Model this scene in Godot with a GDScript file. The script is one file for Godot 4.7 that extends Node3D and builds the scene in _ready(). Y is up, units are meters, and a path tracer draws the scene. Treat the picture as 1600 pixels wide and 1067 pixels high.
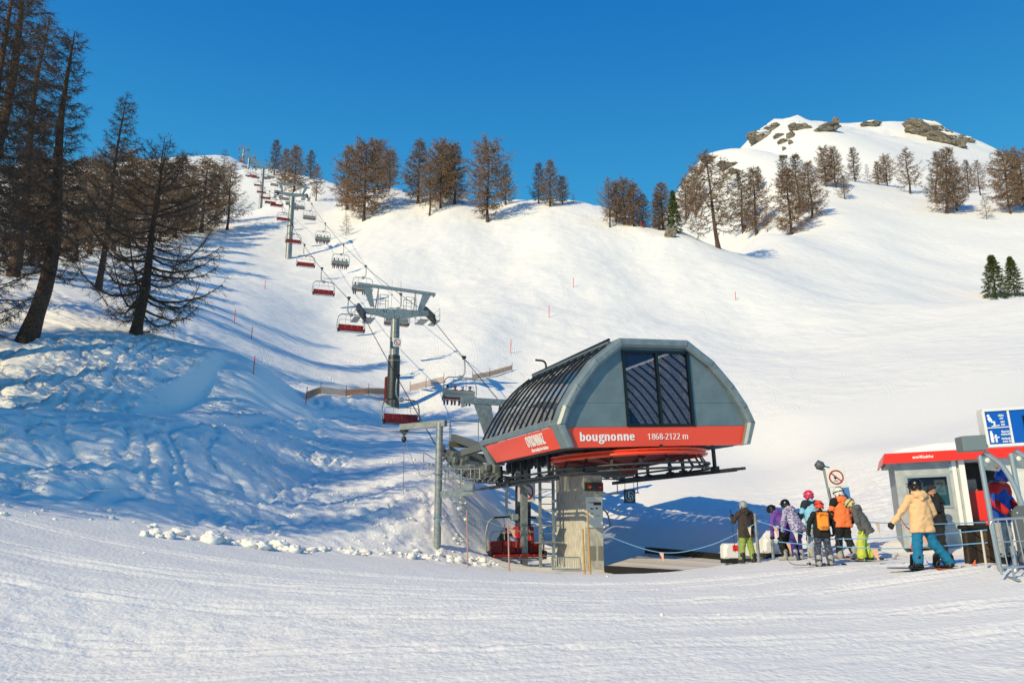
extends Node3D
# A chairlift valley station below a snowy slope. Metres; y is up; the camera looks along -z.
# Ground points are written (x, d, h): x to the right, d metres ahead of the camera, h height.

const EYE := 1.6
const FOCAL := 1300.0      # of the 1600 pixel wide photograph
var rng := RandomNumberGenerator.new()
var taken := {}
var mats := {}


func _ready() -> void:
	rng.seed = 7
	# camera
	var cam := Camera3D.new()
	cam.name = "camera"
	cam.fov = rad_to_deg(2.0 * atan(533.5 / FOCAL))
	cam.position = Vector3(0, EYE, 0)
	cam.rotation = Vector3(atan(296.5 / FOCAL), 0, 0)
	cam.near = 0.1
	cam.far = 4000.0
	cam.current = true
	add_child(cam)
	# sky and exposure
	var sky_material := ProceduralSkyMaterial.new()
	sky_material.sky_top_color = Color(0.0, 0.34, 0.645)
	sky_material.sky_horizon_color = Color(0.44, 0.93, 1.0)
	sky_material.sky_curve = 0.185
	sky_material.sky_energy_multiplier = 1.12
	sky_material.ground_bottom_color = Color(0.6, 0.66, 0.72)
	sky_material.ground_horizon_color = Color(0.6, 0.7, 0.8)
	sky_material.sun_angle_max = 6.0
	var sky := Sky.new()
	sky.sky_material = sky_material
	var env := Environment.new()
	env.background_mode = Environment.BG_SKY
	env.sky = sky
	env.tonemap_mode = Environment.TONE_MAPPER_LINEAR
	env.tonemap_exposure = 1.0
	env.sdfgi_enabled = true
	env.ssao_enabled = true
	env.ssil_enabled = true
	var around := WorldEnvironment.new()
	around.name = "world_environment"
	around.environment = env
	add_child(around)
	# sun: low winter sun behind the photographer's left shoulder
	var sun := DirectionalLight3D.new()
	sun.name = "sun"
	sun.light_color = Color(1.0, 0.928, 0.74)
	sun.light_energy = 1.4
	sun.light_angular_distance = 0.5
	sun.shadow_enabled = true
	var to_sun := Vector3(-0.58, 0.51, 0.68)
	sun.basis = Basis.looking_at(-to_sun, Vector3.UP)
	sun.position = to_sun * 50.0
	add_child(sun)
	build_all()


# ---------------------------------------------------------------- helpers
func P(x: float, d: float, h: float) -> Vector3:
	return Vector3(x, h, -d)


func ray(px: float, py: float) -> Vector2:      # sideways and upward metres per metre ahead
	var t := 296.5 / FOCAL
	var c := 1.0 / sqrt(1.0 + t * t)
	var s := t * c
	var a := (px - 800.0) / FOCAL
	var b := (533.5 - py) / FOCAL
	var d := c - b * s
	return Vector2(a / d, (s + b * c) / d)


func at(px: float, py: float, d: float) -> Vector3:
	var r := ray(px, py)
	return P(r.x * d, d, EYE + r.y * d)


func foot(px: float, py: float, from := 6.0) -> Vector3:   # where that line of sight meets the snow
	var r := ray(px, py)
	var d := from
	while d < 900.0:
		if surface(r.x * d, d) > EYE + r.y * d:
			break
		d *= 1.003
	return P(r.x * d, d, surface(r.x * d, d))


func on_snow(x: float, d: float) -> Vector3:
	return P(x, d, surface(x, d))


func M(called: String, color: Color, rough := 0.7, metal := 0.0) -> StandardMaterial3D:
	if mats.has(called):
		return mats[called]
	var m := StandardMaterial3D.new()
	m.resource_name = called
	m.albedo_color = color
	m.roughness = rough
	m.metallic = metal
	mats[called] = m
	return m


func textured(called: String, color_a: Color, color_b: Color, rough: float, freq: float, scale: Vector3, relief := 0.0, metal := 0.0, world := true, color_c := Color.TRANSPARENT, size := 256) -> StandardMaterial3D:
	if mats.has(called):
		return mats[called]
	var m := M(called, Color.WHITE, rough, metal)
	var noise := FastNoiseLite.new()
	noise.seed = called.hash() % 1000
	noise.frequency = freq
	noise.fractal_octaves = 4
	var ramp := Gradient.new()
	ramp.set_color(0, color_a)
	ramp.set_color(1, color_b)
	ramp.set_offset(0, 0.25)
	ramp.set_offset(1, 0.75)
	if color_c.a > 0.0:
		ramp.add_point(0.5, color_c)
	var t := NoiseTexture2D.new()
	t.width = size
	t.height = size
	t.seamless = true
	t.noise = noise
	t.color_ramp = ramp
	m.albedo_texture = t
	m.uv1_triplanar = true
	m.uv1_world_triplanar = world
	m.uv1_scale = scale
	if relief > 0.0:
		var h := NoiseTexture2D.new()
		h.width = size
		h.height = size
		h.seamless = true
		h.noise = noise
		m.heightmap_enabled = true
		m.heightmap_texture = h
		m.heightmap_scale = relief
	return m


func numbered(called: String) -> String:
	var n: int = taken.get(called, 0)
	taken[called] = n + 1
	return called if n == 0 else "%s_%03d" % [called, n]


func thing(called: String, label: String, category: String, where := Vector3.ZERO, turn := 0.0, group := "") -> Node3D:
	var o := Node3D.new()
	o.name = numbered(called)
	add_child(o)
	o.position = where
	o.rotation.y = turn
	tag(o, label, category, group)
	return o


func tag(o: Node3D, label: String, category: String, group := "") -> void:
	o.set_meta("label", label)
	o.set_meta("category", category)
	if group:
		o.set_meta("group", group)


func put(b: MB, called: String, m: Material, parent: Node = null, label := "") -> MeshInstance3D:
	var o := MeshInstance3D.new()
	o.mesh = b.mesh()
	o.material_override = m
	if parent == null:
		o.name = numbered(called)
		add_child(o)
	else:
		o.name = called
		parent.add_child(o, true)
	if label:
		o.set_meta("label", label)
	return o


func share(mesh: Mesh, called: String, m: Material, parent: Node, t := Transform3D()) -> MeshInstance3D:
	var o := MeshInstance3D.new()
	o.mesh = mesh
	o.material_override = m
	o.name = called
	o.transform = t
	parent.add_child(o, true)
	return o


func copy_of(o: Node3D, label: String, where: Vector3, turn: float) -> Node3D:
	var c: Node3D = o.duplicate()
	var stem := RegEx.create_from_string("_\\d+$").sub(o.name, "")
	c.name = numbered(stem)
	add_child(c)
	c.position = where
	c.rotation.y = turn
	c.set_meta("label", label)
	return c


# A mesh under construction. Corners are given counter-clockwise as seen from outside.
class MB:
	var v := PackedVector3Array()
	var n := PackedVector3Array()
	var ix := PackedInt32Array()
	var col := PackedColorArray()
	var uv := PackedVector2Array()
	var xf := Transform3D()

	func vert(p: Vector3, q: Vector3) -> int:
		v.append(xf * p)
		n.append((xf.basis * q).normalized())
		return v.size() - 1

	func tri(a: Vector3, b: Vector3, c: Vector3) -> void:
		var q := (b - a).cross(c - a).normalized()
		var i := vert(a, q)
		vert(b, q)
		vert(c, q)
		ix.append_array(PackedInt32Array([i, i + 2, i + 1]))

	func quad(a: Vector3, b: Vector3, c: Vector3, d: Vector3) -> void:
		var q := (c - a).cross(d - b).normalized()
		var i := vert(a, q)
		vert(b, q)
		vert(c, q)
		vert(d, q)
		ix.append_array(PackedInt32Array([i, i + 2, i + 1, i, i + 3, i + 2]))

	func box(c: Vector3, s: Vector3, b := Basis()) -> void:
		var x := b.x * s.x * 0.5
		var y := b.y * s.y * 0.5
		var z := b.z * s.z * 0.5
		quad(c - x - y + z, c + x - y + z, c + x + y + z, c - x + y + z)
		quad(c + x - y - z, c - x - y - z, c - x + y - z, c + x + y - z)
		quad(c + x - y + z, c + x - y - z, c + x + y - z, c + x + y + z)
		quad(c - x - y - z, c - x - y + z, c - x + y + z, c - x + y - z)
		quad(c - x + y + z, c + x + y + z, c + x + y - z, c - x + y - z)
		quad(c - x - y - z, c + x - y - z, c + x - y + z, c - x - y + z)

	# a box with chamfered edges
	func cbox(c: Vector3, s: Vector3, e := 0.02, b := Basis()) -> void:
		var h := s * 0.5
		var sections := [[-h.z, e], [-h.z + e, 0.0], [h.z - e, 0.0], [h.z, e]]
		var rings := []
		for k in sections:
			var r := []
			var w: float = h.x - k[1]
			var t: float = h.y - k[1]
			for q in [[w - e, -t], [w, -t + e], [w, t - e], [w - e, t], [-w + e, t], [-w, t - e], [-w, -t + e], [-w + e, -t]]:
				r.append(c + b * Vector3(q[0], q[1], k[0]))
			rings.append(r)
		for k in 3:
			for i in 8:
				var j := (i + 1) % 8
				quad(rings[k][i], rings[k][j], rings[k + 1][j], rings[k + 1][i])
		for i in range(1, 7):
			tri(rings[3][0], rings[3][i], rings[3][i + 1])
			tri(rings[0][0], rings[0][i + 1], rings[0][i])

	func bar(a: Vector3, b: Vector3, w: float, h: float, up := Vector3.UP) -> void:
		var z := (b - a).normalized()
		if absf(z.dot(up)) > 0.98:
			up = Vector3.FORWARD
		var x := up.cross(z).normalized()
		box((a + b) * 0.5, Vector3(w, h, a.distance_to(b)), Basis(x, z.cross(x), z))

	func tube(pts: PackedVector3Array, r: float, sides := 6, r_end := -1.0, closed := false) -> void:
		var count := pts.size()
		var z := (pts[1] - pts[0]).normalized()
		var x := z.cross(Vector3.UP if absf(z.y) < 0.9 else Vector3.RIGHT).normalized()
		var first := v.size()
		for i in count:
			var t: Vector3
			if closed:
				t = (pts[(i + 1) % count] - pts[(i + count - 1) % count]).normalized()
			else:
				t = (pts[mini(i + 1, count - 1)] - pts[maxi(i - 1, 0)]).normalized()
			x = (x - t * x.dot(t)).normalized()
			var y := t.cross(x)
			var rad := r if r_end < 0.0 else lerpf(r, r_end, float(i) / (count - 1))
			for k in sides:
				var a := TAU * k / sides
				var q := x * cos(a) + y * sin(a)
				vert(pts[i] + q * rad, q)
		for i in (count if closed else count - 1):
			for k in sides:
				var a := first + i * sides + k
				var b := first + i * sides + (k + 1) % sides
				var c := first + ((i + 1) % count) * sides + (k + 1) % sides
				var d := first + ((i + 1) % count) * sides + k
				ix.append_array(PackedInt32Array([a, c, b, a, d, c]))
		if not closed and sides > 3:
			for end in 2:
				var base := first if end == 0 else first + (count - 1) * sides
				var q := (pts[0] - pts[1]).normalized() if end == 0 else (pts[count - 1] - pts[count - 2]).normalized()
				var i0 := v.size()
				for k in sides:
					v.append(v[base + k])
					n.append((xf.basis * q).normalized())
				for k in range(1, sides - 1):
					if end == 0:
						ix.append_array(PackedInt32Array([i0, i0 + k, i0 + k + 1]))
					else:
						ix.append_array(PackedInt32Array([i0, i0 + k + 1, i0 + k]))

	func rod(a: Vector3, b: Vector3, r: float, sides := 6, r2 := -1.0) -> void:
		tube(PackedVector3Array([a, b]), r, sides, r2)

	# turns a profile of (radius, height) round the y axis
	func lathe(profile: Array, seg := 16, c := Vector3.ZERO, b := Basis(), squash := Vector3.ONE) -> void:
		var first := v.size()
		var rows := profile.size()
		for i in rows:
			var p: Vector2 = profile[i]
			var t: Vector2 = (profile[mini(i + 1, rows - 1)] - profile[maxi(i - 1, 0)])
			var q := Vector2(t.y, -t.x).normalized()
			for k in seg:
				var a := TAU * k / seg
				vert(c + b * (Vector3(cos(a) * p.x, p.y, sin(a) * p.x) * squash), b * (Vector3(cos(a) * q.x, q.y, sin(a) * q.x) / squash))
		for i in rows - 1:
			for k in seg:
				var a0 := first + i * seg + k
				var b0 := first + i * seg + (k + 1) % seg
				ix.append_array(PackedInt32Array([a0, b0, b0 + seg, a0, b0 + seg, a0 + seg]))

	# a flat outline (counter-clockwise, seen from +z) made z0..z1 thick
	func extrude(poly: PackedVector2Array, z0: float, z1: float, b := Transform3D()) -> void:
		var f := Geometry2D.triangulate_polygon(poly)
		for i in range(0, f.size(), 3):
			var p := poly[f[i]]
			var q := poly[f[i + 1]]
			var r := poly[f[i + 2]]
			if (q - p).cross(r - p) < 0.0:
				var s := q
				q = r
				r = s
			tri(b * Vector3(p.x, p.y, z1), b * Vector3(q.x, q.y, z1), b * Vector3(r.x, r.y, z1))
			tri(b * Vector3(p.x, p.y, z0), b * Vector3(r.x, r.y, z0), b * Vector3(q.x, q.y, z0))
		for i in poly.size():
			var p := poly[i]
			var q := poly[(i + 1) % poly.size()]
			quad(b * Vector3(p.x, p.y, z0), b * Vector3(q.x, q.y, z0), b * Vector3(q.x, q.y, z1), b * Vector3(p.x, p.y, z1))

	func ball(c: Vector3, r: Vector3, seg := 12, b := Basis(), from := -1.0, to := 1.0) -> void:
		var prof := []
		var rows := maxi(4, seg / 2)
		for i in rows + 1:
			var y := lerpf(asin(from), asin(to), float(i) / rows)
			prof.append(Vector2(maxf(cos(y), 0.001), sin(y)))
		lathe(prof, seg, c, b, r)

	func smooth_normals() -> void:
		n.resize(v.size())
		n.fill(Vector3.ZERO)
		for i in range(0, ix.size(), 3):
			var a := v[ix[i]]
			var q := (v[ix[i + 2]] - a).cross(v[ix[i + 1]] - a)
			n[ix[i]] += q
			n[ix[i + 1]] += q
			n[ix[i + 2]] += q
		for i in n.size():
			n[i] = n[i].normalized()

	func mesh() -> ArrayMesh:
		var a := []
		a.resize(Mesh.ARRAY_MAX)
		a[Mesh.ARRAY_VERTEX] = v
		a[Mesh.ARRAY_NORMAL] = n
		a[Mesh.ARRAY_INDEX] = ix
		if col.size() == v.size():
			a[Mesh.ARRAY_COLOR] = col
		if uv.size() == v.size():
			a[Mesh.ARRAY_TEX_UV] = uv
		var m := ArrayMesh.new()
		m.add_surface_from_arrays(Mesh.PRIMITIVE_TRIANGLES, a)
		return m


func arc(c: Vector3, x: Vector3, y: Vector3, a0: float, a1: float, steps: int) -> PackedVector3Array:
	var p := PackedVector3Array()
	for i in steps + 1:
		var a := deg_to_rad(lerpf(a0, a1, float(i) / steps))
		p.append(c + x * cos(a) + y * sin(a))
	return p


# rounds the corners of a line of points
func bent(pts: Array, r: float, steps := 4) -> PackedVector3Array:
	var p := PackedVector3Array([pts[0]])
	for i in range(1, pts.size() - 1):
		var a: Vector3 = pts[i] + (pts[i - 1] - pts[i]).limit_length(minf(r, 0.49 * pts[i].distance_to(pts[i - 1])))
		var b: Vector3 = pts[i] + (pts[i + 1] - pts[i]).limit_length(minf(r, 0.49 * pts[i].distance_to(pts[i + 1])))
		for k in steps + 1:
			var t := float(k) / steps
			p.append(a.lerp(pts[i], t).lerp(pts[i].lerp(b, t), t))
	p.append(pts[-1])
	return p


func writing(text: String, height: float, depth: float, m: Material, parent: Node, t: Transform3D, bold := true, called := "lettering") -> MeshInstance3D:
	var f := SystemFont.new()
	f.font_names = PackedStringArray(["Droid Sans"])
	f.font_weight = 700 if bold else 400
	var tm := TextMesh.new()
	tm.text = text
	tm.font = f
	tm.font_size = 32
	tm.pixel_size = height / 32.0
	tm.depth = depth
	tm.curve_step = 1.0
	var o := MeshInstance3D.new()
	o.mesh = tm
	o.material_override = m
	o.name = called
	o.transform = t
	parent.add_child(o, true)
	return o


# ---------------------------------------------------------------- the snow-covered ground
# surveyed points (x, d, h), joined by a thin-plate spline
const SURVEY := [
	[[0, 9.6, -0], [-6.06, 10.5, -0.15], [5.19, 9, 0.1], [-2.89, 10, -0.07], [2.68, 9.3, 0.05], [0, 12.2, 0.13], [5.23, 11.2, 0.25], [-6.38, 12.5, 0.09]],
	[[0, 15, 0.31], [6.31, 13.4, 0.45], [-6.64, 15, 0.52], [0, 18.5, 0.4], [3.99, 18, 0.43], [8.12, 17.1, 0.83], [8.9, 15, 0.89], [-12.03, 20, 1.81]],
	[[-9.52, 16, 1.02], [-9.89, 22, 1.47], [-7.47, 25, 1.13], [-4.02, 27, 0.74], [-2.12, 28.5, 0.51], [1.08, 29, 0.22], [3.26, 27.5, 0.25], [4.73, 24.5, 0.48]],
	[[6.79, 25, 0.69], [8.3, 22.3, 0.89], [7.43, 20, 0.8], [11.05, 22.3, 1], [11.23, 25, 1.38], [12.34, 22, 1.31], [8.86, 27, 0.89], [14.38, 24, 1.42]],
	[[2.65, 34, 0.17], [5.79, 37, 0.47], [8.36, 34, 0.66], [0, 35.5, 0.31], [-2.38, 32, 0.62], [2.89, 37, 0.26], [1.79, 40, 0.5], [5.76, 38.5, 1.18]],
	[[8.84, 48.5, 4.29], [8.91, 36, 1.6], [11.87, 46, 3.98], [13.59, 40, 2.78], [10.45, 31, 1.49], [16.8, 45, 4.78], [19.08, 47, 5.99], [13.68, 33, 2.33]],
	[[11.1, 27, 1.21], [16.67, 52, 5.66], [13.19, 54, 5.82], [5.21, 46, 2.95], [6.06, 53, 5.54], [15.31, 66, 10.56], [20.88, 60, 9.74], [22.12, 48, 6.63]],
	[[27.01, 50, 8], [27.83, 45, 7.71], [17.03, 33, 3.31], [20.1, 33, 3.8], [-6.04, 27, 0.89], [-7.46, 33, 2.33], [-8.91, 39, 4.21], [-10.37, 45, 6.32]],
	[[-12.29, 53, 8.79], [-4.32, 29, 0.72], [-5.13, 34, 2.35], [-6.17, 40.5, 4.31], [-7.68, 50, 6.84], [-2.49, 33.3, 1.11], [-2.74, 36.3, 2.67], [-3.27, 43, 4.47]],
	[[-4.88, 53, 7.16], [0, 40, 0.73], [-1.07, 36, 0.76], [0, 46, 2.95], [0, 50, 4.94], [-1.53, 40.5, 2.79], [0, 57, 7.57], [-9.76, 70, 11.64]],
	[[-12.31, 66, 12.1], [-5.76, 74, 13.96], [0, 84, 17.62], [-46.9, 165, 57.07], [-86.78, 272, 109.85], [-134.4, 397, 177.03], [-169.1, 485, 228.44], [-177.2, 470, 217.22]],
	[[-203.1, 430, 198.87], [-122.5, 400, 182.97], [-87.26, 330, 148.88], [-64.65, 280, 123.84], [-76.78, 310, 138.58], [-55, 262, 113.9], [-49.34, 250, 107.44], [-37.07, 195, 76.84]],
	[[-20.19, 190, 76.56], [-5.58, 180, 71.05], [-26.47, 215, 90.73], [10.82, 220, 91.27], [20.83, 165, 63.84], [27.28, 165, 63.84], [-19.33, 235, 101.09], [0, 225, 94.68]],
	[[17.61, 215, 88.67], [25.52, 195, 79.04], [31.18, 178, 69.05], [34.23, 165, 62.98], [0, 150, 52.41], [-12.49, 130, 40.16], [-41.49, 240, 104.26], [-35.16, 240, 104.26]],
	[[-49.82, 238, 100.27], [-28.01, 235, 100.47], [10.01, 125, 38.68], [-22.54, 140, 46.65], [-3.01, 95, 24.31], [-13.81, 97, 24.79], [11.14, 108, 29.18], [6.01, 77, 15.07]],
	[[-25.71, 108, 29.18], [-28.7, 128, 39.57], [-19.32, 82, 18.55], [-28.75, 95, 27.42], [-38.5, 120, 38.2], [-50.9, 150, 52.41], [-69.92, 190, 72.94], [-98.36, 250, 103.49]],
	[[-19.79, 70, 16.07], [-17.31, 60, 12.09], [33.77, 86, 19.38], [39.58, 72, 16.48], [68.81, 112, 32.96], [53.97, 100, 27.13], [68.96, 108, 32.02], [72.61, 140, 40.81]],
	[[56.05, 140, 43.13], [109.3, 170, 54.88], [99.78, 190, 65.95], [41.46, 160, 57.56], [71.21, 195, 71.8], [89.84, 220, 87.44], [138.2, 280, 120.63], [132.4, 240, 96.28]],
	[[150.2, 235, 94.31], [185.1, 300, 129.13], [65.04, 200, 75.32], [90.49, 290, 122.33], [193.5, 280, 120.63], [107.2, 430, 205.42], [86.38, 350, 150.39], [22.54, 140, 46.65]],
	[[34.01, 122, 34.76], [20.73, 88, 19.79], [175.5, 560, 282.2], [209.1, 600, 315.93], [228.8, 600, 310.44], [262.6, 620, 323.57], [290.7, 620, 318.47], [316.5, 600, 307.7]],
	[[344.7, 590, 293.49], [368.9, 580, 277.56], [387.7, 560, 244.6], [163.8, 440, 200.33], [172.4, 380, 168.17], [239.1, 450, 212.88], [238.2, 400, 182.26], [239.4, 690, 349.22]],
	[[295.5, 700, 352.99], [326.9, 700, 345.38], [362.5, 690, 340.47], [395.5, 680, 323.3], [199.8, 650, 307.94], [426.9, 670, 305.4], [-214.3, 570, 256], [-249.6, 530, 237.68]],
	[[-300.6, 520, 231.84], [-195.8, 570, 260.05], [-303.3, 460, 201.2], [-25.21, 42, 11.37], [-21.92, 47, 12.68], [-33.31, 52, 17.03], [-32.27, 62, 19.99], [-32.97, 75, 23.23]],
	[[-27.5, 72, 20.81], [-19.24, 52, 12.98], [-16.54, 52, 12.35], [-15.16, 48.5, 10.47], [-19.41, 40, 9.23], [-16.31, 44.5, 9.38], [-21.68, 37.5, 8.46], [-49.44, 90, 32.08]],
	[[-51.89, 80, 30.06], [-68.11, 140, 51.4], [-144, 250, 107.88], [-218.7, 330, 153], [-115.1, 270, 111.65], [-232.1, 400, 186.54], [-235.1, 300, 133.1], [-104.2, 190, 77.38]],
	[[-33.29, 44, 13.56], [-25.23, 34, 7.82], [-18.53, 26, 5.33], [-19.73, 30, 5.23], [-17.34, 28, 5.55], [-18.54, 32, 5.45], [-16.25, 30, 5.74], [-17.45, 34, 5.74]],
	[[-14.57, 32.5, 5.93], [-15.77, 36.5, 6.03], [-13.07, 36, 6.37], [-14.42, 40.5, 7.07], [-12.93, 44, 7.57], [-14.13, 48, 8.77], [-14.45, 23.8, 2.83], [-13.26, 25, 2.71]],
	[[-11.85, 27, 2.7], [-10.53, 29.6, 2.8], [-9.5, 33, 3.06], [-15.95, 26, 4.13], [-14.65, 27.7, 4.29], [-12.54, 29.8, 4.27], [-10.76, 37, 4.91], [-167, 600, 190]],
	[[-30, 330, 70], [30, 300, 75], [-70, 420, 130], [55, 250, 62], [30, 500, 60], [55, 430, 75], [40, 600, 60], [200, 800, 230]],
	[[330, 800, 250], [0, 700, 80], [-300, 700, 200], [-60, 0, 14], [-40, 15, 9.5], [-30, 30, 12], [-25, 5, 5.5], [60, 20, 3]],
	[[100, 60, 14], [120, 0, 0], [0, 0, -0.4], [0, -60, -8], [-100, -60, 10], [100, -60, -10], [250, 150, 50], [420, 400, 150]],
	[[500, 600, 200], [-350, 450, 200], [-300, 150, 90], [-500, 0, 150], [600, 0, 20], [0, -600, -120], [-600, -600, -50], [600, -600, -120]],
	[[700, 900, 150], [-600, 900, 180], [0, 1000, 50]],
]
const G_STEP := 0.05
const U0 := -3.6
const V0 := -3.8
const UN := 146
const VN := 164
var lattice := PackedFloat32Array()
var grid_x: PackedFloat32Array
var grid_d: PackedFloat32Array
var grid_h: PackedFloat32Array


func warp(a: float) -> float:
	return asinh(a / 30.0)


func survey() -> void:
	var pts := []
	for row in SURVEY:
		for p in row:
			pts.append(p)
	var count := pts.size()
	var cu := PackedFloat64Array()
	var cv := PackedFloat64Array()
	for p in pts:
		cu.append(warp(p[0]))
		cv.append(warp(p[1]))
	var size := count + 3
	var rows: Array[PackedFloat64Array] = []
	for i in size:
		var r := PackedFloat64Array()
		r.resize(size + 1)
		for j in count:
			if i < count:
				var q := (cu[i] - cu[j]) * (cu[i] - cu[j]) + (cv[i] - cv[j]) * (cv[i] - cv[j])
				r[j] = q * log(q + 1e-9) + (2e-4 if i == j else 0.0)
			else:
				r[j] = 1.0 if i == count else (cu[j] if i == count + 1 else cv[j])
		if i < count:
			r[count] = 1.0
			r[count + 1] = cu[i]
			r[count + 2] = cv[i]
			r[size] = pts[i][2]
		rows.append(r)
	for k in size:
		var best := k
		for i in range(k + 1, size):
			if absf(rows[i][k]) > absf(rows[best][k]):
				best = i
		var swap := rows[k]
		rows[k] = rows[best]
		rows[best] = swap
		var top := rows[k]
		for i in range(k + 1, size):
			var f := rows[i][k] / top[k]
			if f == 0.0:
				continue
			var r := rows[i]
			for j in range(k, size + 1):
				r[j] -= f * top[j]
			rows[i] = r
	var w := PackedFloat64Array()
	w.resize(size)
	for k in range(size - 1, -1, -1):
		var s := rows[k][size]
		for j in range(k + 1, size):
			s -= rows[k][j] * w[j]
		w[k] = s / rows[k][k]
	lattice.resize(UN * VN)
	for i in UN:
		var u := U0 + G_STEP * i
		for j in VN:
			var v := V0 + G_STEP * j
			var s := w[count] + w[count + 1] * u + w[count + 2] * v
			for k in count:
				var a := u - cu[k]
				var b := v - cv[k]
				var q := a * a + b * b + 1e-9
				s += w[k] * q * log(q)
			lattice[i * VN + j] = s


func cubic(t: float) -> Array:
	var q := t * t
	var c := q * t
	return [(-c + 2.0 * q - t) * 0.5, (3.0 * c - 5.0 * q + 2.0) * 0.5, (-3.0 * c + 4.0 * q + t) * 0.5, (c - q) * 0.5]


func ground(x: float, d: float) -> float:
	var fu := clampf((warp(x) - U0) / G_STEP, 1.0, UN - 3.001)
	var fv := clampf((warp(d) - V0) / G_STEP, 1.0, VN - 3.001)
	var iu := int(fu)
	var iv := int(fv)
	var a := cubic(fu - iu)
	var b := cubic(fv - iv)
	var s := 0.0
	for i in 4:
		var k := (iu + i - 1) * VN + iv - 1
		s += a[i] * (b[0] * lattice[k] + b[1] * lattice[k + 1] + b[2] * lattice[k + 2] + b[3] * lattice[k + 3])
	return s


# the finished surface, with its lumps and trails
func surface(x: float, d: float) -> float:
	var i := clampi(grid_x.bsearch(x) - 1, 0, grid_x.size() - 2)
	var j := clampi(grid_d.bsearch(d) - 1, 0, grid_d.size() - 2)
	var a := clampf((x - grid_x[i]) / (grid_x[i + 1] - grid_x[i]), 0.0, 1.0)
	var b := clampf((d - grid_d[j]) / (grid_d[j + 1] - grid_d[j]), 0.0, 1.0)
	var k := i * grid_d.size() + j
	var m := k + grid_d.size()
	return lerpf(lerpf(grid_h[k], grid_h[k + 1], b), lerpf(grid_h[m], grid_h[m + 1], b), a)


func lines(from: float, to: float, step: float, least: float, most: float, growth: float) -> PackedFloat32Array:
	var a := PackedFloat32Array()
	var x := from
	while x < to:
		a.append(x)
		x += step
	var s := step
	while x < most:
		a.append(x)
		s *= growth
		x += s
	var b := PackedFloat32Array()
	x = from
	s = step
	while x > least:
		s *= growth
		x -= s
		b.append(x)
	b.reverse()
	b.append_array(a)
	return b


func make_noise(freq: float, octaves: int, number: int, kind := FastNoiseLite.FRACTAL_FBM) -> FastNoiseLite:
	var f := FastNoiseLite.new()
	f.noise_type = FastNoiseLite.TYPE_SIMPLEX_SMOOTH
	f.frequency = freq
	f.fractal_octaves = octaves
	f.fractal_type = kind
	f.seed = number
	return f


# snow relief: grain, and the grooves that skis and the groomer leave (along x, or down the slope)
func snow_material(called: String, tile: float, strength: float, freq: float, tracks: int, across: bool, groove: float) -> StandardMaterial3D:
	var m := M(called, Color(0.915, 0.905, 0.9), 0.75)
	m.metallic_specular = 0.3
	var size := 1024
	var im := make_noise(freq, 5, called.hash() % 100).get_seamless_image(size, size)
	im.convert(Image.FORMAT_RF)
	var r := RandomNumberGenerator.new()
	r.seed = called.hash()
	for i in tracks:
		var at_ := r.randf() * size
		var sway := r.randf_range(6.0, 60.0)
		var turns := r.randi_range(1, 3) if across else r.randi_range(2, 9)
		var phase := r.randf() * TAU
		var from := r.randi_range(0, size)
		var length := r.randi_range(size / 3, size)
		var deep := groove * r.randf_range(0.4, 1.0)
		var gap := r.randi_range(7, 12)
		for k in length:
			var u := (from + k) % size
			var v := at_ + sway * sin(TAU * turns * u / size + phase)
			for lane in 2:
				for o in range(-3, 4):
					var y := posmod(int(v) + lane * gap + o, size)
					var x := u
					if not across:
						x = y
						y = u
					var d: float = [0.35, 0.3, -0.5, -1.0, -0.5, 0.3, 0.35][o + 3] * deep
					im.set_pixel(x, y, Color(im.get_pixel(x, y).r + d, 0, 0))
	im.bump_map_to_normal_map(8.0)
	im.convert(Image.FORMAT_RGBA8)
	m.normal_enabled = true
	m.normal_texture = ImageTexture.create_from_image(im)
	m.normal_scale = strength
	m.uv1_triplanar = true
	m.uv1_world_triplanar = true
	m.uv1_scale = Vector3.ONE / tile
	return m


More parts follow.
